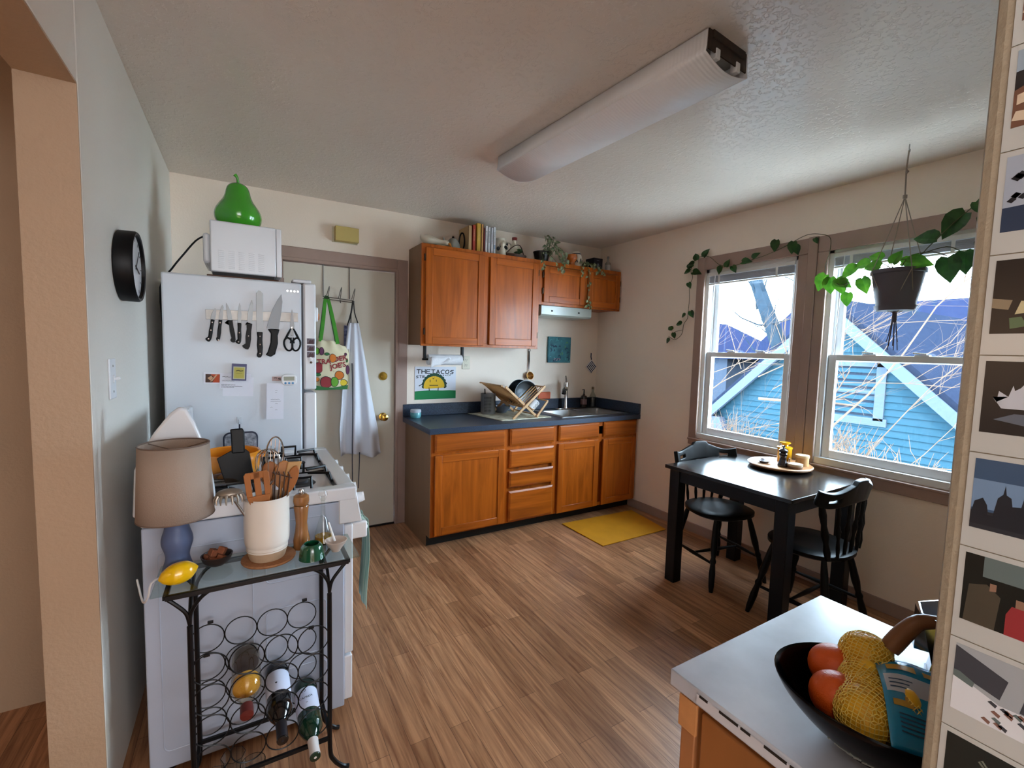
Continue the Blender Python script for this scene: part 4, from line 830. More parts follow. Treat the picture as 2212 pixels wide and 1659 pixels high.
# ---------------------------------------------------------------- gas range
t_ = thing('gas_range', 'white gas range with black grates standing between cart and refrigerator', 'stove', (-3.12, -1.45, 0)); SY = -1.845; SB = -1.085; SL, SR = -3.44, -2.835
fin('body', MB().box(SL, SR, SY, SB, 0.04, 0.862), stove_side, t_, bev=0.004)
b = MB()                                                            # pressed outline on the side panel
for x0, x1, z0, z1 in ((-3.40, -3.14, 0.10, 0.78), (-3.10, -2.90, 0.60, 0.82), (-3.10, -2.90, 0.30, 0.50), (-3.10, -2.90, 0.1, 0.26)):
    P_ = [(x, z) for x, z in arc(x1-0.02, z1-0.02, 0.02, 0, 90, 4)+arc(x0+0.02, z1-0.02, 0.02, 90, 180, 4)+arc(x0+0.02, z0+0.02, 0.02, 180, 270, 4)+arc(x1-0.02, z0+0.02, 0.02, 270, 360, 4)]
    b.tube([(x, SY, z) for x, z in P_], 0.0022, 6, True)
fin('side_embossing', b, stove_side, t_)
b = MB(); zt = 0.915
b.box(SL, SR+0.045, SY-0.006, SY+0.05, 0.866, zt); b.box(SL, SR+0.045, SB-0.05, SB+0.006, 0.866, zt); b.box(SL, -3.36, SY+0.05, SB-0.05, 0.866, zt); b.box(-2.85, SR+0.045, SY+0.05, SB-0.05, 0.866, zt); b.box(-3.36, -2.85, SY+0.05, SB-0.05, 0.866, 0.893)
fin('cooktop', b, enamel, t_, bev=0.006, seg=3)
for i, (bx, byy) in enumerate(((-3.24, -1.64), (-2.97, -1.64), (-3.24, -1.29), (-2.97, -1.29))):
    bo = fin('burner', MB().lathe([(0.062, 0), (0.058, 0.004), (0.034, 0.005), (0.034, 0.016), (0.026, 0.02), (0, 0.021)], (bx, byy, 0.893), 20), mat('burner_grey', '#3c3d40', .5), t_)
    g_ = MB(); zg = 0.928; hw = 0.115; hy = 0.135
    g_.tube([(bx-hw, byy-hy, 0.899), (bx+hw, byy-hy, 0.899), (bx+hw, byy+hy, 0.899), (bx-hw, byy+hy, 0.899)], 0.006, 6, True)
    for sy in (-1, 1):
        g_.tube([(bx-hw, byy+sy*hy*.45, 0.899), (bx-hw+0.01, byy+sy*hy*.45, zg+0.012), (bx-0.03, byy+sy*hy*.2, zg+0.012)], 0.006, 6); g_.tube([(bx+hw, byy+sy*hy*.45, 0.899), (bx+hw-0.01, byy+sy*hy*.45, zg+0.012), (bx+0.03, byy+sy*hy*.2, zg+0.012)], 0.006, 6)
        g_.tube([(bx-0.03, byy+sy*hy, 0.899), (bx-0.03, byy+sy*(hy-0.012), zg+0.02), (bx+0.03, byy+sy*(hy-0.012), zg+0.02), (bx+0.03, byy+sy*hy, 0.899)], 0.006, 6)
    fin('grate', g_, blk, t_)
T2 = Matrix(((1, 0, 0, 0), (0, 0, -1, 0), (0, 1, 0, 0), (0, 0, 0, 1)))   # local x->X, y->Z, z->-Y
cp = [(SR, 0.865), (SR+0.045, 0.865), (SR+0.062, 0.78), (SR+0.02, 0.775), (SR, 0.775)]
fin('control_panel', MB().prism([(SR-0.02, 0.87), (SR+0.045, 0.90), (SR+0.066, 0.775), (SR-0.02, 0.775)], -SY+0.004, -SB-0.004, T=T2), enamel, t_, bev=0.005)
for k in range(5):
    y_ = SY+0.07+k*0.145; n_ = Vector((0.986, 0, 0.17)); p_ = Vector((SR+0.056, y_, 0.845)); kb = MB().cyl(p_, p_+n_*0.026, 0.022, 0.019, 16); kb.bar(p_+n_*0.026, p_+n_*0.034, 0.008, 0.036); fin('knob', kb, white, t_, bev=0.001)
dd = fin('oven_door', MB().box(SR, SR+0.035, SY+0.01, SB-0.01, 0.245, 0.765), enamel, t_, bev=0.006)
fin('door_glass', MB().box(SR+0.035, SR+0.037, SY+0.14, SB-0.14, 0.38, 0.62), mat('oven_glass', '#141518', .08), dd, ang=0)
b = MB().cyl((SR+0.085, SY+0.03, 0.735), (SR+0.085, SB-0.03, 0.735), 0.012); b.box(SR+0.03, SR+0.09, SY+0.015, SY+0.04, 0.70, 0.765); b.box(SR+0.03, SR+0.09, SB-0.04, SB-0.015, 0.70, 0.765); fin('handle', b, white, dd, bev=0.006)
fin('drawer', MB().box(SR, SR+0.032, SY+0.01, SB-0.01, 0.055, 0.235), enamel, t_, bev=0.005)
for yy in (SY+0.06, SB-0.06):
    for xx in (SL+0.05, SR-0.05): fin('foot', MB().cyl((xx, yy, 0), (xx, yy, 0.042), 0.018), blkp, t_)
bgp = [(-3.46, .90), (-3.452, 1.05), (-3.43, 1.11), (-3.40, 1.165), (-3.36, 1.222), (-3.335, 1.243), (-3.315, 1.235), (-3.295, 1.19), (-3.275, 1.13), (-3.255, 1.05), (-3.245, .97), (-3.24, .90)]
bgp = [(max(x, -3.475)-0.0, z) for x, z in bgp]
fin('backguard', MB().prism(bgp[:1]+bgp[1:], -SY-0.03, -SY-0.0, T=T2).prism([(-3.46, .90), (-3.452, 1.05), (-3.40, 1.15), (-3.36, 1.16), (-3.345, 0.915), (-3.345, .90)], -SB, -SY-0.03, T=T2), enamel, t_, bev=0.008, seg=3)
t_ = thing('dish_towel', 'green and white striped towel hanging from the oven door handle', 'towel', (SR+0.085, SY+0.10, 0.45)); b = MB()
b.grid(lambda u, v: (SR+0.1025+0.006*math.sin(v*5)+0.003*math.sin(u*9)-0.001, SY+0.05+0.14*u, 0.752-0.37*v), 12, 14); b.grid(lambda u, v: (SR+0.085+0.0175*math.cos(PI*(1-v)), SY+0.05+0.14*u, 0.735+0.0175*math.sin(PI*v)), 4, 6)
fin('cloth', b, mat('green_stripe_cloth', '#5f9a86', .9, col2='#d7e0d4', vs=3, stretch=(1, 30, 1)), t_, solid=0.002)
# things on the range
t_ = thing('dutch_oven', 'orange enamel pot on the near left burner of the range', 'pot', (-3.205, -1.56, 0.94)); orn = mat('orange_enamel', '#dd8a22', .15, coat=.7)
P3 = smooth([(0.085, 0, 0.0), (0.098, 0, 0.012), (0.103, 0, 0.05), (0.105, 0, 0.085), (0.096, 0, 0.085), (0.094, 0, 0.05), (0.09, 0, 0.014), (0.0, 0, 0.008)], 2)
fin('pot', MB().lathe([(v.x, v.z) for v in P3], (-3.205, -1.56, 0.942), 40), orn, t_)
fin('base', MB().lathe([(0.0, 0.0), (0.086, 0.0), (0.086, 0.002)], (-3.205, -1.56, 0.9405), 32), mat('enamel_black', '#1c1a19', .3), t_)
for sg in (-1, 1): fin('handle', MB().tube(smooth([(-3.205+sg*0.10, -1.59, 1.008), (-3.205+sg*0.123, -1.585, 1.01), (-3.205+sg*0.123, -1.535, 1.01), (-3.205+sg*0.10, -1.53, 1.008)], 3), 0.006, 8), orn, t_)
t_ = thing('cookware_cover', 'domed glass pot lid leaning in front of the orange pot', 'lid', (-3.21, -1.70, 0.94))
Tl = Matrix.Translation((-3.215, -1.715, 0.945)) @ Matrix.Rotation(-0.25, 4, 'X')
fin('dome', MB().lathe([(0.086, 0.0), (0.08, 0.016), (0.058, 0.034), (0.03, 0.043), (0.0, 0.046)], n=32, T=Tl, capb=False), thin_glass('smoked_glass', (0.62, 0.55, 0.48, 1), 1.6), t_)
fin('rim', MB().lathe([(0.085, -0.003), (0.089, 0.0), (0.086, 0.003), (0.082, 0.0), (0.085, -0.003)], n=32, T=Tl, capb=False, capt=False), steel, t_)
t_ = thing('spatula', 'broad black plastic turner standing handle up in front of the orange pot', 'spatula', (-3.17, -1.77, 0.95))
T = wallT(-3.178, -1.775, 1.03, '-y') @ Matrix.Rotation(-0.12, 4, 'X')
fin('blade', MB().prism([(-0.062, 0.022), (-0.02, 0.045), (0.025, 0.047), (0.036, 0.035), (0.052, -0.075), (-0.035, -0.075), (-0.046, -0.04)], 0, 0.004, T=T), blkp, t_, bev=0.002)
fin('handle', MB().prism([(-0.018, 0.035), (0.022, 0.035), (0.022, 0.108), (0.016, 0.122), (-0.022, 0.120), (-0.02, 0.1)], -0.002, 0.010, T=T), blkp, t_, bev=0.004)

# ---------------------------------------------------------------- wine rack table (cart) with its bottles
CY0, CY1, CX0, CX1 = -2.088, -1.90, -3.30, -2.925; GT = 0.75
t_ = thing('wine_rack_table', 'black wrought iron wine rack table with glass top in front of the range', 'wine rack', (-3.11, -1.99, 0))
ggm = thin_glass('table_glass', (0.80, 0.88, 0.86, 1), 1.7)
fin('glass_top', MB().box(-3.388, -2.83, -2.088, -1.885, GT-0.006, GT), ggm, t_, bev=0.001)
b = MB()
for y_ in (CY0+0.004, CY1): b.bar((-3.355, y_, GT-0.014), (-2.865, y_, GT-0.014), 0.012, 0.014)
for x_ in (-3.355, -2.865): b.bar((x_, CY0+0.004, GT-0.014), (x_, CY1, GT-0.014), 0.012, 0.012)
fin('top_frame', b, blk, t_, bev=0.001)
for x_, sg in ((CX0, -1), (CX1, 1)):
    for y_ in (CY0+0.004, CY1):
        pts = smooth([(x_, y_, 0.64), (x_, y_, 0.3), (x_, y_, 0.10), (x_+sg*0.012, y_, 0.05), (x_+sg*0.04, y_, 0.015), (x_+sg*0.06, y_, 0.006)], 4)
        b = MB().tube(pts, 0.0075, 8)
        b.tube(smooth([(x_, y_, 0.645), (x_-sg*0.004, y_, 0.68), (x_-sg*0.025, y_, 0.715), (x_-sg*0.05, y_, GT-0.016)], 4), 0.0055, 8)
        b.tube(smooth([(x_, y_, 0.645), (x_+sg*0.008, y_, 0.68), (x_+sg*0.03, y_, 0.71), (x_+sg*0.052, y_, GT-0.016)], 4), 0.0055, 8)
        fin('leg', b, blk, t_)
        if y_ < -2: fin('brace', MB().tube([(x_, y_, 0.655), (x_, y_+0.04, 0.70), (x_, CY1, GT-0.02)], 0.005, 6), blk, t_)
b = MB()
for y_, z_ in ((CY0+0.004, 0.135), (CY1, 0.135)): b.bar((CX0, y_, z_), (CX1, y_, z_), 0.009, 0.012)
for x_ in (CX0, CX1): b.bar((x_, CY0+0.004, 0.135), (x_, CY1, 0.135), 0.009, 0.012)
fin('lower_rail', b, blk, t_)
RX = [-3.262, -3.168, -3.074, -2.981]; RZ = [0.489, 0.393, 0.297, 0.201]
for y_, ox2, oz2 in ((CY0+0.004, 0.007, 0.006), (CY1, -0.009, -0.003)):
    for zi, z_ in enumerate(RZ):
        for x_ in RX: fin('bottle_ring', MB().tube([(x_+ox2+0.0465*math.cos(q), y_, z_+oz2+0.0465*math.sin(q)) for q in [2*PI*i/28 for i in range(28)]], 0.0019, 6, True), blk, t_)
    for x_ in (RX[0], RX[3]): fin('ring_clip', MB().box(x_-0.008, x_+0.008, y_-0.004, y_+0.004, 0.536, 0.543), blk, t_)
def bottle(name, label, x, z, prof, m, parts=(), y0=-1.87, tilt=0.0, group='bottles lying in the wine rack'):
    t_ = thing(name, label, 'bottle', (x, y0-0.15, z-0.037), group=group)
    T = Matrix.Translation((x, y0, z)) @ Matrix.Rotation(tilt, 4, 'X') @ Matrix.Rotation(PI/2, 4, 'X')
    P3 = smooth([(r, 0, q) for r, q in prof], 2)
    fin('glass', MB().lathe([(max(v.x, 0.0), v.z) for v in P3], n=28, T=T), m, t_)
    for nm, pr, mm in parts: fin(nm, MB().lathe(pr, n=28, T=T, capb=False), mm, t_)
    return t_, T
dg = mat('bottle_black', '#0b0a0c', .06, coat=.6); gg = mat('bottle_green', '#123022', .06, coat=.6); lb = mat('bottle_label', '#cdd2e6', .7)
wine = [(0.0, 0.008), (0.030, 0.0), (0.0365, 0.006), (0.0375, 0.03), (0.0375, 0.17), (0.036, 0.19), (0.026, 0.212), (0.016, 0.23), (0.0145, 0.25), (0.0145, 0.285), (0.0155, 0.29), (0.0155, 0.297), (0, 0.298)]
t_, T = bottle('wine_bottle', 'dark wine bottle with blank white label, neck towards the viewer', RX[2]+0.002, 0.289, wine, dg, [('label', [(0.0379, 0.045), (0.0381, 0.046), (0.0381, 0.135), (0.0379, 0.136)], lb), ('foil', [(0.0165, 0.235), (0.0155, 0.262), (0.0162, 0.295), (0.0, 0.299)], mat('black_foil', '#15151c', .3))], tilt=0.12)
fin('label_print', MB().prism([(0, 0.004), (0.004, 0), (0, -0.005), (-0.004, 0)], 0, 0.001, T=Matrix.Translation((RX[2]-0.004, -1.975, 0.314))), ink, t_, ang=0)
t_, T = bottle('wine_bottle', 'green wine bottle with printed white label and white capsule at lower right', RX[3], 0.193, wine, gg, [('label', [(0.0379, 0.045), (0.0381, 0.046), (0.0381, 0.135), (0.0379, 0.136)], lb), ('foil', [(0.0165, 0.235), (0.0155, 0.262), (0.0162, 0.295), (0.0, 0.299)], mat('white_foil', '#d8d2d0', .35))], tilt=0.12)
b = MB()
Tq = T @ Matrix.Rotation(PI*0.25+0.35, 4, 'Z')
def onb(s_, sz, ang, v): b.text(s_, sz, T @ Matrix.Rotation(ang, 4, 'Z') @ Matrix.Translation((0, 0, v)) @ Matrix(((0, 0, 1, 0.0386), (1, 0, 0, 0), (0, 1, 0, 0), (0, 0, 0, 1))) @ Matrix.Rotation(PI, 4, 'Z'), 0, ext=0.0001)
onb('10', 0.016, PI/2+0.25, 0.062); onb('CAPREA', 0.012, PI/2+0.15, 0.093); onb('M', 0.008, PI/2+.1, 0.115); fin('label_print', b, ink, t_, ang=0)
t_, T = bottle('liqueur_bottle', 'clear round bottle of amber liquid with dark red cap in the rack', RX[1]+0.004, 0.383, [(0, 0.004), (0.03, 0.0), (0.04, 0.008), (0.042, 0.05), (0.041, 0.10), (0.043, 0.125), (0.043, 0.16), (0.030, 0.185), (0.017, 0.20), (0.016, 0.262), (0.0, 0.263)], thin_glass('amber_bottle_glass', (0.93, 0.88, 0.76, 1), 1.9), [('liquid', [(0.0, 0.008), (0.036, 0.01), (0.037, 0.055), (0.0, 0.06)], mat('dark_liquid', '#3a2d24', .3)), ('amber_band', [(0.0, 0.125), (0.038, 0.13), (0.038, 0.158), (0.02, 0.175), (0.0, 0.18)], mat('amber_liquid', '#c79a3c', .2)), ('cap', [(0.0172, 0.232), (0.0178, 0.24), (0.0178, 0.268), (0.0, 0.27)], mat('cap_red', '#5c1f1a', .4))], tilt=0.12)
for k, (gx, gy, lb_) in enumerate(((-3.255, -2.03, 'faceted glass at far left under the rack'), (-3.205, -1.975, 'faceted glass second from left under the rack'), (-3.15, -2.035, 'plain clear glass under the second ring column'))):
    b = MB().lathe([(0.024, 0.0), (0.026, 0.004), (0.033, 0.075), (0.036, 0.112), (0.034, 0.112), (0.031, 0.075), (0.023, 0.008), (0, 0.008)], (gx, gy, 0.0), 8 if k < 2 else 24)
    solo('drinking_glass', b, mat('cut_glass', '#e8f0f6', 0.03, trans=1.0), lb_+', standing on the floor', 'glass', group='glasses under the wine rack', ang=10 if k < 2 else 40)
# things on the glass top
t_ = thing('table_lamp', 'table lamp with beige drum shade and wavy slate blue base', 'lamp', (-3.338, -1.965, GT)); lx, ly = -3.335, -1.975
bl = mat('slate_blue_resin', '#4f5f84', .5); b = MB()
P3 = []
for i in range(49):
    z = i/48*0.19; P3.append((0.035+0.0048*math.sin(z/0.19*PI*4+0.6), z))
fin('base', MB().lathe([(0.0, 0.0)]+P3+[(0, 0.19)], (lx, ly, GT), 30), bl, t_, ang=70)
fin('neck', MB().cyl((lx, ly, GT+0.19), (lx, ly, GT+0.36), 0.005), steel, t_)
r0, r1, z0_, z1_ = 0.095, 0.086, GT+0.185, GT+0.40
cloth = mat('linen_shade', '#b0a093', .9, bump=.2, bs=300); translucent_leaf(cloth, 0.25)
fin('lamp_shade', MB().lathe([(r0, z0_), ((r0+r1)/2, (z0_+z1_)/2), (r1, z1_)], (lx, ly, 0), 48, capb=False, capt=False), cloth, t_, solid=0.0016)
b = MB()
fin('shade_ring', MB().tube([(lx+r0*math.cos(q), ly+r0*math.sin(q), z0_) for q in [2*PI*i/40 for i in range(40)]], 0.0022, 6, True), mat('ring_metal', '#6b5a50', .5), t_)
b.tube([(lx+r1*math.cos(q), ly+r1*math.sin(q), z1_) for q in [2*PI*i/40 for i in range(40)]], 0.0022, 6, True)
for k in range(3): a = 2*PI*k/3+0.4; b.tube([(lx, ly, z1_-0.02), (lx+r1*math.cos(a), ly+r1*math.sin(a), z1_-0.004)], 0.0015, 5)
fin('shade_ring', b, mat('ring_metal', '#6b5a50', .5), t_)
fin('cord', MB().tube(smooth([(lx-0.04, ly, GT+0.004), (-3.395, ly-0.03, GT+0.003), (-3.405, ly-0.02, GT-0.04), (-3.43, ly+0.06, GT-0.09), (-3.455, ly+0.14, GT-0.05)], 3), 0.0028, 6), white, t_)
t_ = thing('lemon', 'glossy yellow ceramic lemon at the front left corner of the glass top', 'lemon', (-3.325, -2.04, GT)); Tn = Matrix.Translation((-3.326, -2.035, GT+0.032)) @ Matrix.Rotation(0.25, 4, 'Z') @ Matrix.Rotation(PI/2-0.12, 4, 'Y')
fin('fruit', MB().lathe([(max(v.x, 0), v.z) for v in smooth([(0.0, 0, -0.050), (0.006, 0, -0.047), (0.018, 0, -0.038), (0.029, 0, -0.018), (0.031, 0, 0.004), (0.026, 0, 0.024), (0.014, 0, 0.038), (0.006, 0, 0.044), (0.0, 0, 0.047)], 3)], n=28, T=Tn), mat('lemon_glaze', '#e8b90e', .15, coat=.7, bump=.08, bs=300), t_, ang=80)
t_ = thing('small_bowl', 'dark wooden bowl heaped with reddish brown cubes', 'bowl', (-3.24, -1.945, GT)); bx_, by_ = -3.238, -1.945
fin('bowl', MB().lathe([(0.0, 0.0), (0.022, 0.0), (0.038, 0.014), (0.044, 0.032), (0.041, 0.032), (0.033, 0.016), (0.0, 0.008)], (bx_, by_, GT), 28), mat('dark_bowl', '#2c2220', .45), t_)
cubes = mat('brown_sugar_cube', '#8a5136', .85, var=.2, vs=60, bump=.3, bs=200)
for k, (dx, dy, dz, rz) in enumerate(((-0.014, -0.012, 0.018, .3), (0.012, -0.010, 0.020, .9), (0.0, 0.014, 0.018, .1), (-0.010, 0.004, 0.038, .6), (0.014, 0.006, 0.040, 1.2), (-0.026, 0.01, 0.02, .5))):
    Tn = Matrix.Translation((bx_+dx, by_+dy, GT+dz)) @ Euler((.3*rz, .4, rz)).to_matrix().to_4x4(); lbs = ['front left', 'front right', 'rear', 'upper left', 'topmost', 'far left'][k]
    solo('wooden_cube', MB().box(-0.0105, 0.0105, -0.0105, 0.0105, -0.0105, 0.0105, 0, Tn), cubes, 'reddish brown cube lying %s in the small dark bowl' % lbs, 'cube', 'brown cubes in the dark bowl', bev=0.002)
ux, uy = -3.098, -1.975
solo('trivet', MB().lathe([(0.0, 0), (0.078, 0), (0.080, 0.004), (0.079, 0.008), (0, 0.008)], (ux+0.004, uy, GT), 40), cork, 'round cork trivet under the white utensil crock', 'trivet')
t_ = thing('utensil_crock', 'white ceramic crock with bare clay foot full of cooking utensils', 'crock', (ux, uy, GT+0.008)); zc = GT+0.008
fin('glazed_body', MB().lathe([(v.x, v.z) for v in smooth([(0.054, 0, 0.034), (0.063, 0, 0.05), (0.066, 0, 0.08), (0.066, 0, 0.190), (0.0655, 0, 0.196), (0.062, 0, 0.196), (0.061, 0, 0.19), (0.060, 0, 0.03), (0.0, 0, 0.02)], 2)], (ux, uy, zc), 44, capb=False), mat('crock_white', '#dfdad2', .3, coat=.3), t_)
fin('clay_foot', MB().lathe([(0.0, 0.0), (0.050, 0.0), (0.053, 0.006), (0.0605, 0.036), (0.052, 0.04)], (ux, uy, zc), 44), mat('bare_clay', '#b79f84', .9, var=.1, vs=60), t_)
zr = zc+0.03
def U(name, label, foot, tipp, build):
    """utensil standing in the crock: foot point, axis towards tip; build(t_, T) in local z along the axis"""
    f = Vector((ux, uy, zr))+Vector(foot); tip = Vector((ux, uy, 0))+Vector((tipp[0], tipp[1], tipp[2])); d = (tip-f); L = d.length; d.normalize()
    fw = Vector((0, -1, 0)); fw = (fw-d*fw.dot(d)).normalized(); x = fw.cross(d).normalized()*-1; x = d.cross(fw)*-1
    T = Matrix((x, -fw, d)).transposed().to_4x4(); T.translation = f
    t_ = thing(name, label, 'utensil', tuple(f), group='utensils in the white crock'); build(t_, T, L); return t_
XZ = Matrix(((1, 0, 0, 0), (0, 0, 1, 0), (0, 1, 0, 0), (0, 0, 0, 1)))
def slotted(t_, T, L):
    T = T @ Matrix.Rotation(0, 4, 'Z'); Tp = T @ XZ
    hw, z0, z1 = 0.034, L-0.145, L; sb = L-0.078; b = MB(); th = (-0.003, 0.003)
    for sg in (-1, 1): b.prism([(sg*hw*.97, sb), (sg*hw*1.02, L-0.008), (sg*hw*.85, L), (sg*0.017, L), (sg*0.017, sb)], *th, T=Tp)
    b.prism([(-0.009, sb), (0.009, sb), (0.009, L), (-0.009, L)], *th, T=Tp); b.prism([(-0.018, L-0.022), (0.018, L-0.022), (0.018, L-0.0005), (-0.018, L-0.0005)], *th, T=Tp)
    b.prism([(-hw*.97, sb), (hw*.97, sb), (hw*.8, L-0.10), (0.016, L-0.14), (0.011, L-0.19), (-0.011, L-0.19), (-0.016, L-0.14), (-hw*.8, L-0.10)], *th, T=Tp)
    b.prism([(-0.010, 0), (0.010, 0), (0.011, L-0.19), (-0.011, L-0.19)], -0.004, 0.004, T=Tp); fin('spatula', b, woodu, t_, bev=0.0015)
U('slotted_turner', 'wooden slotted turner facing front in the crock', (-0.005, -0.035, 0), (-0.030, -0.05, GT+0.305), slotted)
def spoonw(w_, l_, m, flat=False):
    def f(t_, T, L):
        Tp = T @ XZ
        fin('handle', MB().turned(T @ Vector((0, 0, 0)), T @ Vector((0, 0, L-l_*0.8)), [(0.0055, 0), (0.0065, .5), (0.0055, 1)], 10), m, t_)
        o_ = [(w_*math.cos(q), L-l_/2+l_/2*math.sin(q)*(1 if math.sin(q) > 0 else 1.15)) for q in [2*PI*i/24 for i in range(24)]] if not flat else [(-w_, L), (w_, L-0.008), (w_*0.9, L-l_*.6), (0.008, L-l_), (-0.008, L-l_), (-w_*.9, L-l_*.6)]
        fin('head', MB().prism(o_, -0.0035, 0.0035, T=Tp), m, t_, bev=0.003)
    return f
U('wooden_spoon', 'dark wooden spoon behind the slotted turner', (0.01, 0.01, 0), (0.012, 0.03, GT+0.315), spoonw(0.026, 0.075, woodu))
U('wooden_spoon', 'pale flat-ended wooden spatula leaning right at the crock rim', (0.015, 0.0, 0), (0.085, 0.0, GT+0.318), spoonw(0.021, 0.10, woodl, True))
U('wooden_spoon', 'orange brown wooden spoon leaning farthest right', (0.0, 0.01, 0), (0.088, -0.008, GT+0.302), spoonw(0.018, 0.09, woodu))
U('wooden_spoon', 'broad brown wooden spoon between the whisk and the pale spatula', (0.01, -0.01, 0), (0.055, 0.012, GT+0.318), spoonw(0.026, 0.085, mat('utensil_wood_mid', '#b87c41', .5, var=.2, vs=20)))
def whisk(t_, T, L):
    fin('handle', MB().turned(T @ Vector((0, 0, 0)), T @ Vector((0, 0, L-0.13)), [(0.006, 0), (0.008, .3), (0.006, .9), (0.005, 1)], 12), chrome, t_); b = MB()
    for k in range(6):
        a = PI*k/6; pts = []
        for i in range(17):
            q = i/16*2-1; s_ = math.sin(PI*(1-abs(q))/1)**0.7*0.036 if abs(q) < 1 else 0
            zz = L-0.13+0.13*(1-abs(q)**1.6); pts.append(T @ Vector((math.copysign(s_, q)*math.cos(a), math.copysign(s_, q)*math.sin(a), zz)))
        b.tube(pts, 0.0013, 5)
    fin('wires', b, chrome, t_)
U('whisk', 'steel balloon whisk in the middle of the crock', (0.0, 0.01, 0), (0.006, 0.02, GT+0.36), whisk)
def strainer(t_, T, L):
    fin('handle', MB().tube([T @ Vector((0, 0, 0)), T @ Vector((0, 0, L-0.12))], 0.003, 6), steel, t_)
    o_ = [T @ Vector((0.026*math.cos(q), 0.0, L-0.06+0.06*math.sin(q))) for q in [2*PI*i/24 for i in range(24)]]; b = MB().tube(o_, 0.0026, 6, True)
    for k in (-0.012, 0.0, 0.012): b.tube([T @ Vector((k, 0.004, L-0.06-0.05)), T @ Vector((k, 0.010, L-0.06)), T @ Vector((k, 0.004, L-0.06+0.052))], 0.0012, 5)
    fin('wire_head', b, chrome, t_)
U('wire_skimmer', 'tall oval wire skimmer rising highest above the crock', (0.01, 0.02, 0), (0.03, 0.035, GT+0.395), strainer)
def masher(t_, T, L):
    b = MB()
    for k in (-0.024, -0.010, 0.004, 0.018): b.tube([T @ Vector((k*0.3, -0.01, 0)), T @ Vector((k*.8, -0.014, L*.6)), T @ Vector((k+0.006, -0.012, L-0.012)), T @ Vector((k+0.012, -0.012, L))], 0.0024, 6)
    fin('tines', b, mat('brown_wire', '#5f4a40', .4, .7), t_); fin('crossbar', MB().tube([T @ Vector((-0.026, -0.012, L-0.02)), T @ Vector((0.034, -0.012, L-0.004))], 0.002, 6), mat('brown_wire', '#5f4a40'), t_)
U('serving_fork', 'long dark tined metal fork in front of the wooden spoons', (0.012, -0.002, 0), (0.050, -0.012, GT+0.29), masher)
def pasta(t_, T, L):
    fin('handle', MB().tube([T @ Vector((0, 0, 0)), T @ Vector((0, 0, L-0.06))], 0.004, 8), steel, t_); b = MB()
    c = T @ Vector((0, 0, L-0.03)); b.ball((c.x, c.y, c.z), 0.032, 1.15, 0.8, 0.45, 16)
    for k in range(8):
        a = PI*(0.05+k/7*0.9); p = c+Vector((-math.cos(a)*0.034, -0.01-math.sin(a)*0.022, 0.0)); b.tube([p, p+Vector((-math.cos(a)*0.006, -0.006*math.sin(a), -0.012)), p+Vector((-math.cos(a)*0.005, -0.008*math.sin(a), -0.026))], [0.004, 0.0036, 0.0015], 6)
    fin('toothed_head', b, mat('cast_metal', '#9a9084', .4, .7), t_)
U('pasta_server', 'toothed metal pasta server leaning left out of the crock', (0.0, -0.01, 0), (-0.115, -0.02, GT+0.265), pasta)
t_ = thing('pepper_mill', 'tall turned wooden pepper mill with steel knob on the glass top', 'pepper mill', (-2.99, -1.93, GT)); px_, py_ = -2.992, -1.935; pmw = mat('mill_wood', '#a06a3a', .25, coat=.6, var=.35, vs=30, stretch=(1, 1, .3))
fin('body', MB().lathe([(0, 0), (0.027, 0), (0.0275, 0.006), (0.026, 0.012), (0.027, 0.03), (0.021, 0.062), (0.0185, 0.09), (0.022, 0.125), (0.0245, 0.148), (0.023, 0.151), (0, 0.151)], (px_, py_, GT), 28), pmw, t_)
fin('head', MB().lathe([(0.021, 0.152), (0.0245, 0.156), (0.026, 0.168), (0.0245, 0.182), (0.017, 0.189), (0, 0.19)], (px_, py_, GT), 28), pmw, t_)
fin('knob', MB().lathe([(0.006, 0.189), (0.009, 0.193), (0.010, 0.20), (0.006, 0.207), (0, 0.208)], (px_, py_, GT), 16), chrome, t_)
t_ = thing('oil_cruet', 'clear glass oil cruet with a little golden oil behind the white dish', 'cruet', (-2.925, -1.925, GT)); ox_, oy_ = -2.92, -1.92
fin('flask', MB().lathe([(0.0, 0.0), (0.030, 0.0), (0.034, 0.006), (0.026, 0.04), (0.013, 0.085), (0.0075, 0.10), (0.007, 0.15), (0.013, 0.165)], (ox_, oy_, GT), 28, capt=False), thin_glass('cruet_glass', (0.94, 0.96, 0.95, 1), 1.75), t_)
fin('oil', MB().lathe([(0.0, 0.003), (0.029, 0.004), (0.030, 0.008), (0.027, 0.024), (0, 0.024)], (ox_, oy_, GT), 24), mat('olive_oil', '#b98a1f', .1, trans=.4), t_)
fin('stopper', MB().lathe([(0.006, 0.15), (0.006, 0.165), (0.016, 0.172), (0.012, 0.186), (0, 0.188)], (ox_, oy_, GT), 20), thin_glass('stopper_glass', (0.97, 0.98, 0.98, 1), 1.75), t_)
t_ = thing('green_pot', 'small glossy dark green ceramic pot on the glass top', 'pot', (-2.973, -2.03, GT))
fin('pot', MB().lathe([(v.x, v.z) for v in smooth([(0.0, 0, 0), (0.036, 0, 0.0), (0.039, 0, 0.005), (0.037, 0, 0.022), (0.033, 0, 0.04), (0.028, 0, 0.047), (0.024, 0, 0.05), (0.022, 0, 0.047), (0.026, 0, 0.035), (0.03, 0, 0.012), (0.0, 0, 0.006)], 2)], (-2.972, -2.035, GT), 36, capb=False), mat('dark_green_glaze', '#0c4a31', .08, coat=.9), t_)
t_ = thing('small_dish', 'small white footed dish with grey glazed inside beside the green pot', 'dish', (-2.893, -2.01, GT)); dx_, dy_ = -2.893, -2.015
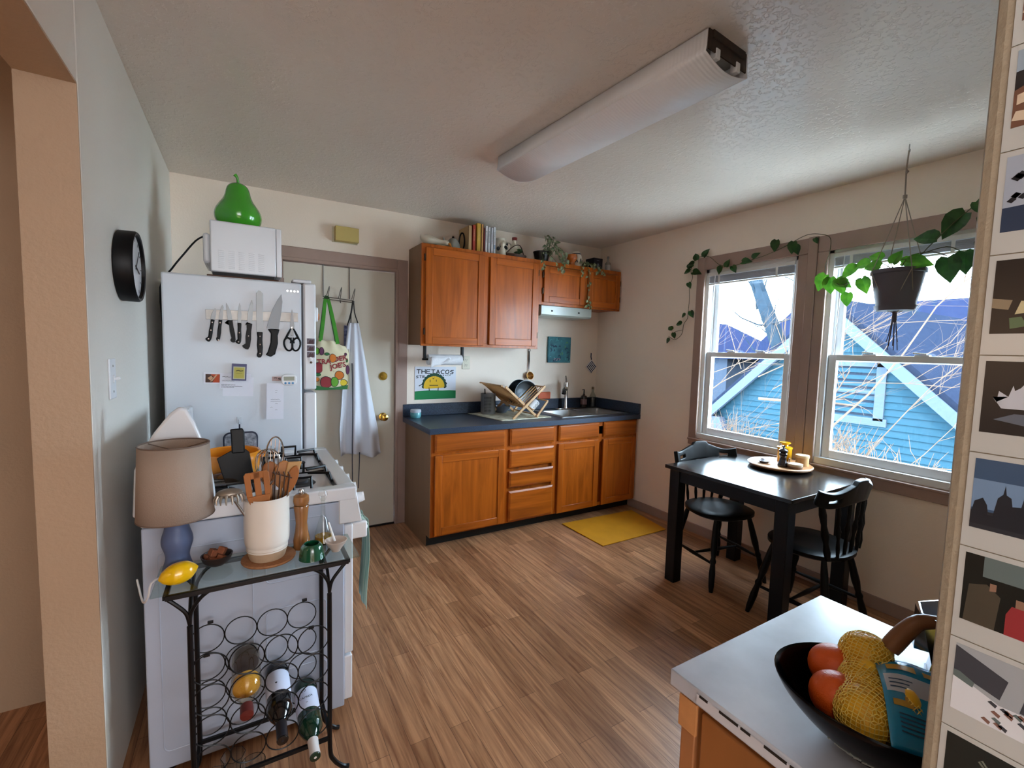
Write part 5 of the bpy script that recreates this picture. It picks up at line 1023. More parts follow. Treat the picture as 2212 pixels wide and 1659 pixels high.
fin('dish', MB().lathe([(0.0, 0.0), (0.014, 0.0), (0.016, 0.006), (0.030, 0.026), (0.037, 0.038), (0.035, 0.039), (0.026, 0.028), (0.0, 0.016)], (dx_, dy_, GT), 32), mat('dish_glaze', '#c5b9b0', .3, coat=.4), t_)
fin('spoon', MB().tube([(dx_-0.002, dy_+0.01, GT+0.03), (dx_-0.014, dy_+0.03, GT+0.075), (dx_-0.018, dy_+0.036, GT+0.09)], [0.004, 0.0035, 0.003], 8), white, t_)

# ---------------------------------------------------------------- ceiling light
t_ = thing('ceiling_light', 'long white fluorescent wraparound ceiling light, near end cap missing', 'ceiling light', (-1.782, -1.97, H), rot=math.radians(-3.9))
t_.rotation_euler = (0, 0, math.radians(3.9)); L2 = 0.62
lens_m = mat('ribbed_diffuser', '#f0f0f4', 0.35, coat=.2)
N, L, bb = nodes(lens_m); tc = N.new('ShaderNodeTexCoord'); wv = N.new('ShaderNodeTexWave'); wv.bands_direction = 'Y'; wv.inputs['Scale'].default_value = 22
L.new(tc.outputs['Object'], wv.inputs['Vector']); bp = N.new('ShaderNodeBump'); bp.inputs['Strength'].default_value = 0.25; bp.inputs['Distance'].default_value = 0.002
L.new(wv.outputs[0], bp.inputs['Height']); L.new(bp.outputs[0], bb.inputs['Normal'])
prf = [(-0.118, -0.004), (-0.121, -0.055), (-0.125, -0.074)]+[(-0.125+0.25*i/16, -0.074-0.028*math.sin(PI*i/16)) for i in range(1, 16)]+[(0.125, -0.074), (0.121, -0.055), (0.118, -0.004)]
b = MB().grid(lambda u, v: (prf[int(round(u*(len(prf)-1)))][0], -L2+2*L2*v, prf[int(round(u*(len(prf)-1)))][1]), len(prf)-1, 4); fin('diffuser', b, lens_m, t_, W=False, solid=0.003)
fin('end_cap', MB().prism(prf, L2-0.002, L2+0.004, T=Matrix(((1, 0, 0, 0), (0, 0, 1, 0), (0, 1, 0, 0), (0, 0, 0, 1)))), white, t_, W=False, ang=0)
fin('housing', MB().box(-0.105, 0.105, -L2+0.004, L2-0.004, -0.035, 0.0), mat('white_steel', '#b9b6b0', .4), t_, W=False)
dk = mat('dark_end_plate', '#3a2a20', .6, var=.4, vs=40)
b = MB().box(-0.112, 0.112, -L2-0.001, -L2+0.003, -0.062, -0.0); b.box(-0.095, 0.095, -L2-0.006, -L2, -0.024, -0.0); fin('end_plate', b, dk, t_, W=False)
for x_ in (-0.06, 0.06): fin('lamp_socket', MB().box(x_-0.012, x_+0.012, -L2-0.004, -L2+0.02, -0.078, -0.045), white, t_, W=False, bev=0.003); fin('fluorescent_tube', MB().cyl((x_, -L2+0.02, -0.066), (x_, L2-0.02, -0.066), 0.0125), mat('unlit_tube', '#d6d6d6', .3), t_, W=False)

# ---------------------------------------------------------------- on the left wall
t_ = thing('wall_clock', 'round wall clock with deep black rim on the left wall', 'clock', (XL, -1.475, 1.60))
T = wallT(XL, -1.475, 1.715, '+x')
fin('rim', MB().lathe([(0.118, 0), (0.124, 0.004), (0.125, 0.05), (0.121, 0.056), (0.113, 0.054), (0.111, 0.044)], n=56, T=T), blkp, t_)
fin('dial', MB().lathe([(0.112, 0.0), (0.112, 0.044), (0, 0.0442)], n=48, T=T), mat('clock_dial', '#c9ccd0', .3), t_)
b = MB()
for k in range(12): a = PI*k/6; b.box(-0.0015, 0.0015, 0.09, 0.103, 0.0443, 0.045, 0, T @ Matrix.Rotation(a, 4, 'Z'))
fin('hour_mark', b, ink, t_, ang=0)
for nm, a, ln, w_ in (('hour_hand', 1.9, 0.055, 0.005), ('minute_hand', 0.75, 0.085, 0.0035)): fin(nm, MB().box(-w_/2, w_/2, -0.012, ln, 0.046, 0.0475, 0, T @ Matrix.Rotation(-a, 4, 'Z')), ink, t_, ang=0)
t_ = thing('light_switch', 'white toggle light switch low on the left wall below the clock', 'light switch', (XL, -1.664, 1.258)); T = wallT(XL, -1.665, 1.323, '+x')
fin('plate', MB().box(-0.04, 0.04, -0.066, 0.066, 0, 0.006, 0, T), mat('switch_plate', '#d3d6da', .3), t_, bev=0.003)
fin('toggle', MB().box(-0.005, 0.005, -0.012, 0.012, 0.006, 0.010, 0, T).bar(T @ Vector((0, -0.002, 0.006)), T @ Vector((0, 0.003, 0.024)), 0.008, 0.009), mat('switch_plate', '#d3d6da'), t_, bev=0.001)
for z_ in (-0.042, 0.042): fin('screw', MB().lathe([(0.004, 0.006), (0.003, 0.0075), (0, 0.0078)], (0, z_, 0), 12, T=T), steel, t_)

# ---------------------------------------------------------------- on the countertop
mt = solo('drying_mat', MB().grid(lambda u, v: (-1.475+0.50*u+0.07*(1-v)-0.0, -0.52+0.48*v+0.03*u*(1-v), CT+0.004+0.002*math.sin(u*20)*math.sin(v*17)), 24, 20), mat('patterned_mat', '#dedbc8', .9, col2='#9a9680', vs=18), 'pale patterned drying mat under the wooden dish rack', 'mat', solid=0.005)
t_ = thing('utensil_holder', 'perforated steel utensil holder on the drying mat left of the rack', 'utensil holder', (-1.325, -0.12, CT+0.007))
fin('can', MB().lathe([(0.062, 0), (0.064, 0.004), (0.064, 0.172), (0.066, 0.176), (0.063, 0.176), (0.061, 0.17), (0.061, 0.006), (0, 0.006)], (-1.325, -0.13, CT+0.007), 36), mat('dull_steel', '#98989a', .35, .7), t_)
b = MB()
for i in range(6):
    for j in range(11):
        a = PI*1.5-0.95+i*0.17; c = Vector((-1.325+0.0642*math.cos(a), -0.13+0.0642*math.sin(a), CT+0.03+j*0.0125)); b.box(-0.003, 0.003, -0.0006, 0.0006, -0.003, 0.003, 0, Matrix.Translation(c) @ Matrix.Rotation(a+PI/2, 4, 'Z'))
fin('perforation', b, mat('hole_dark', '#0d0d0e', .8), t_, ang=0)
solo('butter_knife', MB().tube([(-1.345, -0.13, CT+0.02), (-1.365, -0.14, CT+0.225)], [0.004, 0.005], 8), blkp, 'thin black handle sticking out of the steel utensil holder', 'utensil')
bam = mat('bamboo', '#c79a68', .45, var=.2, vs=20, stretch=(1, 1, 1)); bamd = mat('bamboo_shaded', '#a8794a', .5, var=.2, vs=20)  # second bamboo is a darker copy for dowels, shade put into its colour
t_ = thing('dish_rack', 'folding bamboo dish rack standing as an X on the drying mat', 'dish rack', (-1.15, -0.3, CT+0.008)); zb = CT+0.008
for y_ in (-0.50, -0.13):
    fin('frame_leg', MB().bar((-1.29, y_, zb), (-0.985, y_, zb+0.262), 0.02, 0.012, up=(0, 1, 0)), bam, t_, bev=0.002)
    fin('frame_leg', MB().bar((-1.045, y_+0.012, zb), (-1.36, y_+0.012, zb+0.262), 0.02, 0.012, up=(0, 1, 0)), bam, t_, bev=0.002)
    fin('frame_leg', MB().bar((-1.06, y_+0.002, zb+0.008), (-0.955, y_+0.002, zb+0.135), 0.018, 0.012, up=(0, 1, 0)), bam, t_, bev=0.002)
for k in range(18):
    y_ = -0.485+k*0.0205
    fin('dowel', MB().tube([(-1.405, y_, zb+0.275), (-1.09, y_, zb+0.065)], 0.0042, 6), bamd, t_); 
    if k % 2: fin('dowel', MB().tube([(-1.20, y_, zb+0.09), (-1.0, y_, zb+0.255)], 0.0042, 6), bam, t_)
for a in ((-1.40, zb+0.27), (-1.235, zb+0.165), (-1.095, zb+0.07), (-0.99, zb+0.255), (-1.19, zb+0.098), (-0.955, zb+0.138), (-1.05, zb+0.02)): fin('crossbar', MB().bar((a[0], -0.50, a[1]), (a[0], -0.12, a[1]), 0.018, 0.010), bam, t_, bev=0.002)
def frying(label, y_, x_, r, m):
    t_ = thing('frying_pan', label, 'pan', (x_, y_, zb+0.1), group='pans in the dish rack'); T = Matrix.Translation((x_, y_, zb+0.185)) @ Matrix.Rotation(math.radians(-14), 4, 'Z') @ Matrix.Rotation(PI/2-0.12, 4, 'X') @ Matrix.Rotation(0.2, 4, 'Y')
    fin('pan', MB().lathe([(0, 0.0), (r*.78, 0.0), (r*.9, 0.012), (r, 0.045), (r*.97, 0.045), (r*.87, 0.014), (r*.76, 0.004), (0, 0.004)], n=44, T=T), m, t_)
frying('grey skillet standing on edge in the dish rack, inside facing front', -0.33, -1.085, 0.112, mat('grey_pan', '#4c5054', .35, .5))
frying('dark pan standing just behind the grey skillet in the dish rack', -0.25, -1.105, 0.115, mat('dark_pan', '#1c1f25', .35, .4))
t_ = thing('mug', 'white printed mug lying low in the dish rack', 'mug', (-1.04, -0.40, zb+0.02)); T = Matrix.Translation((-1.075, -0.41, zb+0.065)) @ Matrix.Rotation(PI/2-0.75, 4, 'Y')
fin('body', MB().lathe([(0, 0), (0.032, 0), (0.036, 0.004), (0.036, 0.088), (0.034, 0.09), (0.032, 0.086), (0.032, 0.006), (0, 0.006)], n=28, T=T), white, t_)
b = MB()
for k in range(5): b.box(0.0362, 0.0366, -0.004, 0.004, 0.02+k*0.013, 0.026+k*0.013, 0, T @ Matrix.Rotation(-1.6+0.25*(k % 2), 4, 'Z'))
fin('print', b, mat('grey_print', '#76736f', .6), t_, ang=0)
fin('handle', MB().tube([T @ Vector(v) for v in smooth([(0, 0.034, 0.02), (0, 0.058, 0.03), (0, 0.058, 0.06), (0, 0.034, 0.072)], 3)], 0.005, 8), white, t_)
solo('glass_bowl', MB().lathe([(0, 0), (0.045, 0), (0.075, 0.03), (0.085, 0.06), (0.082, 0.06), (0.072, 0.032), (0, 0.006)], (-1.175, -0.10, CT+0.008), 30), mat('grey_glass', '#59616e', .15, coat=.5), 'dark grey bowl upside the back of the drying mat behind the rack', 'bowl')
t_ = thing('storage_jar', 'small round aqua jar with clear lid at the left end of the counter', 'jar', (-1.965, -0.09, CT))
fin('jar', MB().lathe([(0, 0), (0.036, 0), (0.042, 0.008), (0.043, 0.035), (0.041, 0.045), (0, 0.045)], (-1.965, -0.10, CT), 28), mat('aqua_glass', '#6fb0b8', .2, coat=.4, col2='#3f8088', vs=30), t_)
fin('lid', MB().lathe([(0.043, 0.045), (0.044, 0.05), (0.043, 0.065), (0.036, 0.07), (0, 0.07)], (-1.965, -0.10, CT), 28), mat('clear_lid', '#b6bcc8', .1), t_)
t_ = thing('sponge_pack', 'bright orange sponge packet leaning against the wall behind the rack', 'sponges', (-0.65, -0.03, 0.985)); 
fin('packet', MB().box(-0.735, -0.59, -0.032, -0.004, 0.986, 1.052), mat('orange_wrap', '#d6591c', .4), t_, bev=0.006)
t_ = thing('faucet', 'tall chrome kitchen faucet behind the double sink', 'faucet', (-0.44, -0.085, CT+0.005)); fx, fy = -0.445, -0.082
fin('deck_plate', MB().box(fx-0.12, fx+0.12, fy-0.025, fy+0.025, CT+0.005, CT+0.012), chrome, t_, bev=0.004)
fin('body', MB().lathe([(0.026, 0.012), (0.022, 0.03), (0.018, 0.10), (0.02, 0.2), (0.024, 0.245), (0.022, 0.262), (0, 0.27)], (fx, fy, CT), 24), chrome, t_)
fin('spout', MB().tube(smooth([(fx, fy, CT+0.19), (fx-0.04, fy-0.04, CT+0.22), (fx-0.085, fy-0.09, CT+0.215), (fx-0.11, fy-0.115, CT+0.19)], 4), [0.017]*5+[0.015]*4+[0.018]*4, 14), chrome, t_)
fin('spray_head', MB().cyl((fx-0.102, fy-0.107, CT+0.205), (fx-0.118, fy-0.122, CT+0.165), 0.018, 0.021), mat('dark_chrome', '#4b4b4e', .25, .9), t_)
fin('lever', MB().tube(smooth([(fx, fy, CT+0.265), (fx-0.012, fy-0.01, CT+0.30), (fx-0.03, fy-0.03, CT+0.325)], 3), [0.011, 0.01, 0.009, 0.008, 0.007, 0.006, 0.006], 10), chrome, t_)
t_ = thing('soap_dispenser', 'brown pump soap bottle with label beside the faucet', 'soap bottle', (-0.20, -0.055, CT)); sx_, sy_ = -0.195, -0.055
fin('bottle', MB().lathe([(0, 0), (0.03, 0), (0.032, 0.005), (0.032, 0.10), (0.026, 0.118), (0.012, 0.125), (0.012, 0.135), (0, 0.135)], (sx_, sy_, CT+0.005), 24), mat('amber_dark', '#271713', .15, coat=.5), t_)
fin('pump', MB().tube([(sx_, sy_, CT+0.13), (sx_, sy_, CT+0.185), (sx_-0.035, sy_-0.02, CT+0.185)], [0.007, 0.005, 0.004], 8), blkp, t_)
fin('label', MB().lathe([(0.0325, 0.03), (0.0325, 0.085)], (sx_, sy_, CT+0.005), 24, capb=False, capt=False), mat('dusty_label', '#8c7478', .7), t_)
t_ = thing('glass_bottle', 'clear corked glass bottle right of the soap dispenser', 'bottle', (-0.085, -0.06, CT+0.005)); 
fin('glass', MB().lathe([(0, 0), (0.033, 0), (0.035, 0.005), (0.035, 0.105), (0.024, 0.13), (0.014, 0.15), (0.014, 0.185), (0.016, 0.19)], (-0.085, -0.062, CT+0.005), 24, capt=False), thin_glass('bottle_clear', (0.80, 0.82, 0.78, 1), 1.8), t_)
fin('stopper', MB().lathe([(0.013, 0.18), (0.013, 0.205), (0, 0.206)], (-0.085, -0.062, CT+0.005), 16), mat('stopper_cork', '#9c8468', .8), t_)

# ---------------------------------------------------------------- on top of the wall cabinets
Z = ZT_; cw = mat('old_white_ceramic', '#cfc6b4', .35, coat=.3)
t_ = thing('goose_figurine', 'white ceramic goose with lowered head at the left end of the cabinet top', 'figurine', (-1.88, -0.22, Z)); gx = -1.90
b = MB(); b.tube(smooth([(-1.972, -0.2, Z+0.088), (-1.955, -0.2, Z+0.066), (-1.91, -0.205, Z+0.050), (-1.86, -0.215, Z+0.046), (-1.815, -0.225, Z+0.044), (-1.785, -0.235, Z+0.042), (-1.765, -0.245, Z+0.036)], 4), [0.003, 0.008, 0.014, 0.020, 0.026, 0.031, 0.035, 0.037, 0.037, 0.036, 0.034, 0.030, 0.026, 0.022, 0.019, 0.017, 0.016, 0.0155, 0.016, 0.017, 0.018, 0.0185, 0.018, 0.015, 0.010], 18); fin('body', b, cw, t_, ang=80)
fin('beak', MB().tube([(-1.762, -0.25, Z+0.036), (-1.752, -0.258, Z+0.018), (-1.748, -0.262, Z+0.008)], [0.011, 0.008, 0.003], 10), mat('beak_orange', '#c07a28', .4), t_)
b = MB()
for s2 in (-1, 1): b.ball((-1.776, -0.241+s2*0.0195, Z+0.046), 0.0032, n=8)
fin('eye', b, ink, t_)
t_ = thing('teapot', 'grey stoneware teapot with black arched handle beside the goose', 'teapot', (-1.69, -0.2, Z)); tx, ty = -1.695, -0.17
fin('body', MB().lathe([(v.x, v.z) for v in smooth([(0, 0, 0), (0.05, 0, 0.0), (0.058, 0, 0.02), (0.052, 0, 0.055), (0.036, 0, 0.085), (0.018, 0, 0.098), (0.0, 0, 0.1)], 3)], (tx, ty, Z), 30), mat('grey_stoneware', '#8b8d86', .5, var=.1, vs=30), t_)
fin('lid_knob', MB().ball((tx, ty, Z+0.107), 0.010, n=14), blkp, t_)
fin('spout', MB().tube(smooth([(tx-0.045, ty, Z+0.045), (tx-0.07, ty, Z+0.07), (tx-0.082, ty, Z+0.095)], 3), [0.012, 0.011, 0.010, 0.009, 0.008, 0.007, 0.006], 10), _M['grey_stoneware'], t_)
fin('handle', MB().tube(smooth([(tx+0.045, ty-0.01, Z+0.03), (tx+0.05, ty-0.01, Z+0.10), (tx+0.065, ty-0.01, Z+0.145), (tx+0.085, ty-0.01, Z+0.145), (tx+0.095, ty-0.01, Z+0.10), (tx+0.092, ty-0.01, Z+0.05), (tx+0.075, ty-0.01, Z+0.012), (tx+0.04, ty-0.01, Z+0.01)], 3), 0.0065, 8), blkp, t_)
books = [('tan_cover', '#b2946a', -1.575, 0.028, 0.205, 'wide tan hardback showing its front, behind the teapot', 0.19), ('red_spine', '#a5382c', -1.54, 0.026, 0.215, 'red hardback book, first spine from the left', 0.18), ('yellow_spine', '#bf9a38', -1.498, 0.034, 0.235, 'thick mustard yellow book', 0.18), ('tan_spine', '#b98a52', -1.466, 0.018, 0.232, 'thin tan book right of the yellow one', 0.17), ('dark_red_spine', '#6e1f22', -1.448, 0.012, 0.205, 'narrow dark red book among the paper spines', 0.17), ('white_spine_a', '#d2d2d6', -1.428, 0.022, 0.225, 'tallest white spined book, left of the white group', 0.17), ('white_spine_b', '#cfd0d5', -1.403, 0.022, 0.22, 'second white spined book with black title', 0.17), ('white_spine_c', '#cccdd4', -1.376, 0.018, 0.218, 'thin white spined book near the right end', 0.17), ('white_spine_d', '#d0d2d8', -1.353, 0.022, 0.226, 'white spined book with blue mark at the right end of the row', 0.17)]
for k, (nm, c_, x_, w_, h, lb_, dp) in enumerate(books):
    mk = {'name': nm}; h = min(h, 0.262)+0.0
    t_ = thing('book', lb_, 'book', (x_, -0.2, Z), group='cookbooks standing on the wall cabinet'); y0 = -0.235
    cm = mat(nm, c_, .6)
    b = MB(); b.box(x_-w_/2, x_-w_/2+0.002, y0, y0+dp, Z, Z+h); b.box(x_+w_/2-0.002, x_+w_/2, y0, y0+dp, Z, Z+h); b.box(x_-w_/2, x_+w_/2, y0, y0+0.003, Z, Z+h); fin('cover', b, cm, t_, ang=0)
    fin('pages', MB().box(x_-w_/2+0.002, x_+w_/2-0.002, y0+0.003, y0+dp-0.004, Z+0.003, Z+h-0.004), mat('page_block', '#c5bfae', .9), t_, ang=0)
    if nm[:5] == 'white' or nm[:3] in ('red', 'yel'):
        b = MB(); rr = random.Random(k); z_ = Z+h*0.42
        while z_ < Z+h*0.82: l_ = rr.uniform(.003, .008); b.box(x_-w_*.11, x_+w_*.11, y0-0.0005, y0, z_, z_+l_); z_ += l_+0.004
        fin('spine_title', b, ink if nm[:5] == 'white' else mat('faded_title', '#cfa880' if nm[:3] == 'red' else '#7a5f20', .6), t_, ang=0)
    if nm == 'white_spine_d': fin('publisher_mark', MB().box(x_-w_*.3, x_+w_*.3, y0-0.0006, y0, Z+0.05, Z+0.085), mat('spine_blue', '#7f98b4', .6), t_, ang=0)
t_ = thing('cat_figurine', 'small white long necked figurine right of the books', 'figurine', (-1.27, -0.24, Z))
fin('body', MB().lathe([(v.x, v.z) for v in smooth([(0.0, 0, 0.0), (0.026, 0, 0.0), (0.03, 0, 0.02), (0.022, 0, 0.05), (0.014, 0, 0.075), (0.02, 0, 0.095), (0.016, 0, 0.115), (0, 0, 0.122)], 3)], (-1.278, -0.235, Z), 20), cw, t_, ang=80)
t_ = thing('cow_pitcher', 'white pitcher painted with black patches standing behind the tray', 'pitcher', (-1.235, -0.12, Z)); cx_, cy_ = -1.232, -0.12
fin('body', MB().lathe([(v.x, v.z) for v in smooth([(0.0, 0, 0.0), (0.05, 0, 0.0), (0.07, 0, 0.03), (0.072, 0, 0.07), (0.05, 0, 0.13), (0.04, 0, 0.155), (0.045, 0, 0.17), (0.041, 0, 0.168), (0, 0, 0.14)], 3)], (cx_, cy_, Z), 30), cw, t_, ang=80)
b = MB()
for a, z_, r_ in ((-1.9, 0.105, 0.028), (-2.35, 0.075, 0.02), (-1.35, 0.085, 0.024), (-1.0, 0.12, 0.012)):
    rz = 0.072 if z_ < 0.08 else 0.062; p = Vector((cx_+rz*math.cos(a), cy_+rz*math.sin(a), Z+z_)); b.ball(p, r_*1.0, 0.8, 0.5, 0.9, 14)
fin('patch', b, ink, t_, ang=80)
fin('handle', MB().tube(smooth([(cx_+0.045, cy_, Z+0.15), (cx_+0.1, cy_, Z+0.14), (cx_+0.1, cy_, Z+0.07), (cx_+0.068, cy_, Z+0.05)], 3), 0.006, 8), cw, t_)
t_ = thing('milk_bottle', 'white bottle shaped jar with red cap between the pitcher and the plant', 'bottle', (-1.135, -0.13, Z))
fin('bottle', MB().lathe([(v.x, v.z) for v in smooth([(0.0, 0, 0.0), (0.045, 0, 0.0), (0.047, 0, 0.06), (0.035, 0, 0.11), (0.02, 0, 0.14), (0.018, 0, 0.17), (0, 0, 0.17)], 3)], (-1.118, -0.16, Z), 26), cw, t_, ang=80)
fin('cap', MB().lathe([(0.022, 0.165), (0.023, 0.19), (0, 0.192)], (-1.118, -0.16, Z), 20), mat('cap_crimson', '#7a1f1f', .4), t_)
t_ = thing('serving_tray', 'brown basket tray with arched wicker handle on the cabinet front edge', 'tray', (-1.14, -0.24, Z))
fin('tray', MB().lathe([(0.075, 0), (0.09, 0.006), (0.095, 0.03), (0.09, 0.03), (0.084, 0.01), (0, 0.008)], (-1.14, -0.21, Z), 30, sx=1.15, sy=0.75), mat('brown_wicker', '#4a2c20', .5, var=.4, vs=80), t_)
fin('arched_handle', MB().tube(smooth([(-1.245, -0.21, Z+0.02), (-1.16, -0.21, Z+0.10), (-1.09, -0.21, Z+0.115), (-1.045, -0.21, Z+0.02)], 4), 0.004, 6), mat('brown_wicker', '#4a2c20'), t_)
b = MB(); rr = random.Random(9)
for k in range(7): leaf(b, (-1.10+rr.uniform(-.03, .04), -0.22, Z+rr.uniform(.03, .07)), (rr.uniform(-1, 1), -.4, rr.uniform(-.2, .6)), (0, -1, .5), rr.uniform(.035, .05))
fin('leaves', b, leafd, t_, ang=0)
def pothos(name, label, pot, potr, poth, potm, seeds, runners, lm, cat='plant', pr=None, saucer=False):
    """potted trailing plant: pot centre, list of runners (polyline, leaf size, leaf count)"""
    t_ = thing(name, label, cat, pot); x, y, z = pot
    fin('pot', MB().lathe([(0, 0), (potr*.72, 0), (potr*.95, poth*.92), (potr, poth*.92), (potr, poth), (potr*.93, poth), (potr*.9, poth*.85), (0, poth*.85)], (x, y, z), 30), potm, t_)
    fin('soil', MB().lathe([(0, poth*.86), (potr*.9, poth*.86), (potr*.9, poth*.87), (0, poth*.88)], (x, y, z), 20), soil, t_)
    rr = random.Random(seeds); sb = MB(); lf = MB()
    for pts, sz, n in runners:
        P_ = smooth(pts, 5); sb.tube(P_, 0.0022, 5); m_ = len(P_)
        for k in range(n):
            i = min(m_-1, int((k+0.6)/n*m_)); p = P_[i]; d = Vector((rr.uniform(-1, 1), rr.uniform(-1, .2), rr.uniform(-1.0, .3))).normalized()
            q = p+d*sz*0.5; sb.tube([p, q], 0.0012, 4); leaf(lf, q, (d.x, d.y, d.z-0.5), (rr.uniform(-.5, .5), -1, rr.uniform(0, .8)), sz*rr.uniform(.8, 1.2))
    fin('stems', sb, stemm, t_); fin('leaves', lf, lm, t_, ang=0); return t_
potd = mat('dark_pot', '#17140f', .4)
pothos('potted_plant', 'variegated trailing plant in a dark bowl pot on the short cabinet', (-0.86, -0.20, Z), 0.075, 0.095, potd, 3,
  [([(-0.84, -0.2, Z+.09), (-0.80, -0.2, Z+.20), (-0.85, -0.22, Z+.235)], .04, 12), ([(-0.83, -0.2, Z+.09), (-0.76, -0.22, Z+.17), (-0.72, -0.25, Z+.10), (-0.71, -0.29, Z+.02)], .045, 14), ([(-0.83, -0.22, Z+.09), (-0.78, -0.26, Z+.12), (-0.72, -0.30, Z+.03), (-0.70, -0.347, Z-.05)], .04, 11), ([(-0.84, -0.2, Z+.09), (-0.72, -0.2, Z+.16), (-0.66, -0.24, Z+.13), (-0.655, -0.28, Z+.05)], .04, 12),
   ([(-0.90, -0.25, Z+.09), (-0.93, -0.32, Z+.02), (-0.92, -0.347, Z-.05), (-0.91, -0.347, Z-.07)], .035, 4), ([(-0.88, -0.22, Z+.09), (-0.86, -0.31, Z+.06), (-0.80, -0.347, Z-.01), (-0.78, -0.347, Z-.055)], .032, 4), ([(-0.8, -0.2, Z+.1), (-0.81, -0.22, Z+.22), (-0.76, -0.24, Z+.2)], .035, 10)], leafv)
pothos('potted_plant', 'thin trailing plant spilling over the right short cabinet door', (-0.34, -0.17, Z), 0.045, 0.06, potd, 5,
  [([(-0.36, -0.2, Z+.06), (-0.42, -0.29, Z+.03), (-0.44, -0.347, Z-.05), (-0.42, -0.347, Z-.16), (-0.44, -0.347, Z-.28), (-0.43, -0.347, Z-.36)], .03, 14), ([(-0.34, -0.2, Z+.06), (-0.33, -0.30, Z+.03), (-0.31, -0.347, Z-.04)], .032, 8), ([(-0.34, -0.2, Z+.06), (-0.28, -0.30, Z+.03), (-0.24, -0.347, Z-.05)], .035, 7), ([(-0.36, -0.2, Z+.06), (-0.48, -0.30, Z+.02), (-0.52, -0.347, Z-.04), (-0.5, -0.347, Z-.07)], .03, 8), ([(-0.43, -0.347, Z-.30), (-0.41, -0.35, Z-.37)], .028, 8)], leafv)
solo('orange_vase', MB().lathe([(v.x, v.z) for v in smooth([(0, 0, 0), (0.03, 0, 0), (0.025, 0, 0.03), (0.035, 0, 0.05), (0.048, 0, 0.07), (0.045, 0, 0.10), (0.036, 0, 0.105), (0, 0, 0.1)], 3)], (-0.55, -0.24, Z), 26), mat('amber_glaze', '#b8622a', .2, coat=.6), 'small amber orange footed vase on the short cabinet', 'vase', ang=80)
t_ = thing('ceramic_jar', 'white stoneware jar with dark blue lines and a lid near the corner', 'jar', (-0.43, -0.17, Z))
fin('body', MB().lathe([(v.x, v.z) for v in smooth([(0, 0, 0), (0.05, 0, 0), (0.06, 0, 0.05), (0.052, 0, 0.11), (0.035, 0, 0.135), (0, 0, 0.136)], 3)], (-0.44, -0.16, Z), 28), cw, t_, ang=80)
fin('lid', MB().lathe([(0.038, 0.134), (0.04, 0.15), (0.034, 0.158), (0, 0.16)], (-0.44, -0.16, Z), 24), cw, t_); b = MB().lathe([(0.0405, 0.132), (0.0415, 0.137), (0.039, 0.141)], (-0.44, -0.16, Z), 24)
for k in range(5): a = -2.3+k*.35; b.box(-0.004, 0.004, -0.002, 0.002, 0, 0.03+0.01*(k % 2), 0, Matrix.Translation((-0.44+0.0585*math.cos(a), -0.16+0.0585*math.sin(a), Z+0.05)) @ Matrix.Rotation(a+PI/2, 4, 'Z') @ Matrix.Rotation(.4*(-1)**k, 4, 'Y'))
fin('painted_line', b, mat('cobalt_line', '#2b303c', .5), t_)
t_ = thing('storage_tin', 'dark navy box with a pale emblem at the right end of the cabinet top', 'box', (-0.22, -0.2, Z))
fin('box', MB().box(-0.30, -0.19, -0.25, -0.13, Z, Z+0.11), mat('navy_box', '#141a28', .45), t_, bev=0.003); b = MB().box(-0.265, -0.235, -0.251, -0.25, Z+.085, Z+.09); b.prism([(-0.012, 0), (0.0, 0.02), (0.014, 0.004), (0.008, -0.02), (-0.01, -0.018)], 0, 0.001, T=wallT(-0.248, -0.25, Z+.045, '-y')); fin('emblem', b, mat('pale_emblem', '#7d8798', .5), t_, ang=0)
t_ = thing('spirit_bottle', 'clear small bottle with white label at the far right of the cabinet top', 'bottle', (-0.11, -0.23, Z))
fin('glass', MB().lathe([(0, 0), (0.025, 0), (0.026, 0.075), (0.012, 0.095), (0.009, 0.125), (0, 0.125)], (-0.115, -0.24, Z), 20), mat('clear_bottle', '#8a8580', .1, coat=.5), t_)
fin('label', MB().lathe([(0.0265, 0.008), (0.0265, 0.06)], (-0.115, -0.24, Z), 20, capb=False, capt=False), mat('bottle_paper', '#aca8a8', .7), t_); fin('cap', MB().lathe([(0.011, 0.12), (0.011, 0.142), (0, 0.143)], (-0.115, -0.24, Z), 14), mat('pewter', '#7a7a7a', .4, .6), t_)

# ---------------------------------------------------------------- floor mat, dining table, chairs
T = Matrix.Translation((-0.49, -0.90, 0)); 
solo('floor_mat', MB().prism([(-0.872, -0.645), (-0.095, -0.672), (-0.17, -1.135), (-0.86, -1.14)], 0.001, 0.008), mat('mustard_rubber', '#c98a08', .75, var=.15, vs=8, bump=.3, bs=200), 'mustard yellow rubber mat on the floor in front of the sink cabinet', 'mat', bev=0.002)
TX0, TX1, TY0, TY1, TZ = -0.85, -0.10, -2.445, -1.665, 0.75
t_ = thing('dining_table', 'square nearly black dining table with thick square legs under the windows', 'table', (-0.475, -2.055, 0))
topm = mat('espresso_top', '#150f0e', .2, coat=.12, col2='#0c0908', vs=5, stretch=(1, 6, 1), bump=.04, bs=30)
legm = mat('espresso_wood', '#08080e', .4, spec=.3)
fin('table_top', MB().box(TX0, TX1, TY0, TY1, TZ-0.022, TZ), topm, t_, bev=0.003)
b = MB(); i_ = 0.03
for a in ((TX0+i_, TX0+i_+0.02, TY0+i_, TY1-i_), (TX1-i_-0.02, TX1-i_, TY0+i_, TY1-i_), (TX0+i_, TX1-i_, TY0+i_, TY0+i_+0.02), (TX0+i_, TX1-i_, TY1-i_-0.02, TY1-i_)): b.box(a[0], a[1], a[2], a[3], TZ-0.095, TZ-0.022)
fin('apron_rail', b, legm, t_, bev=0.002)
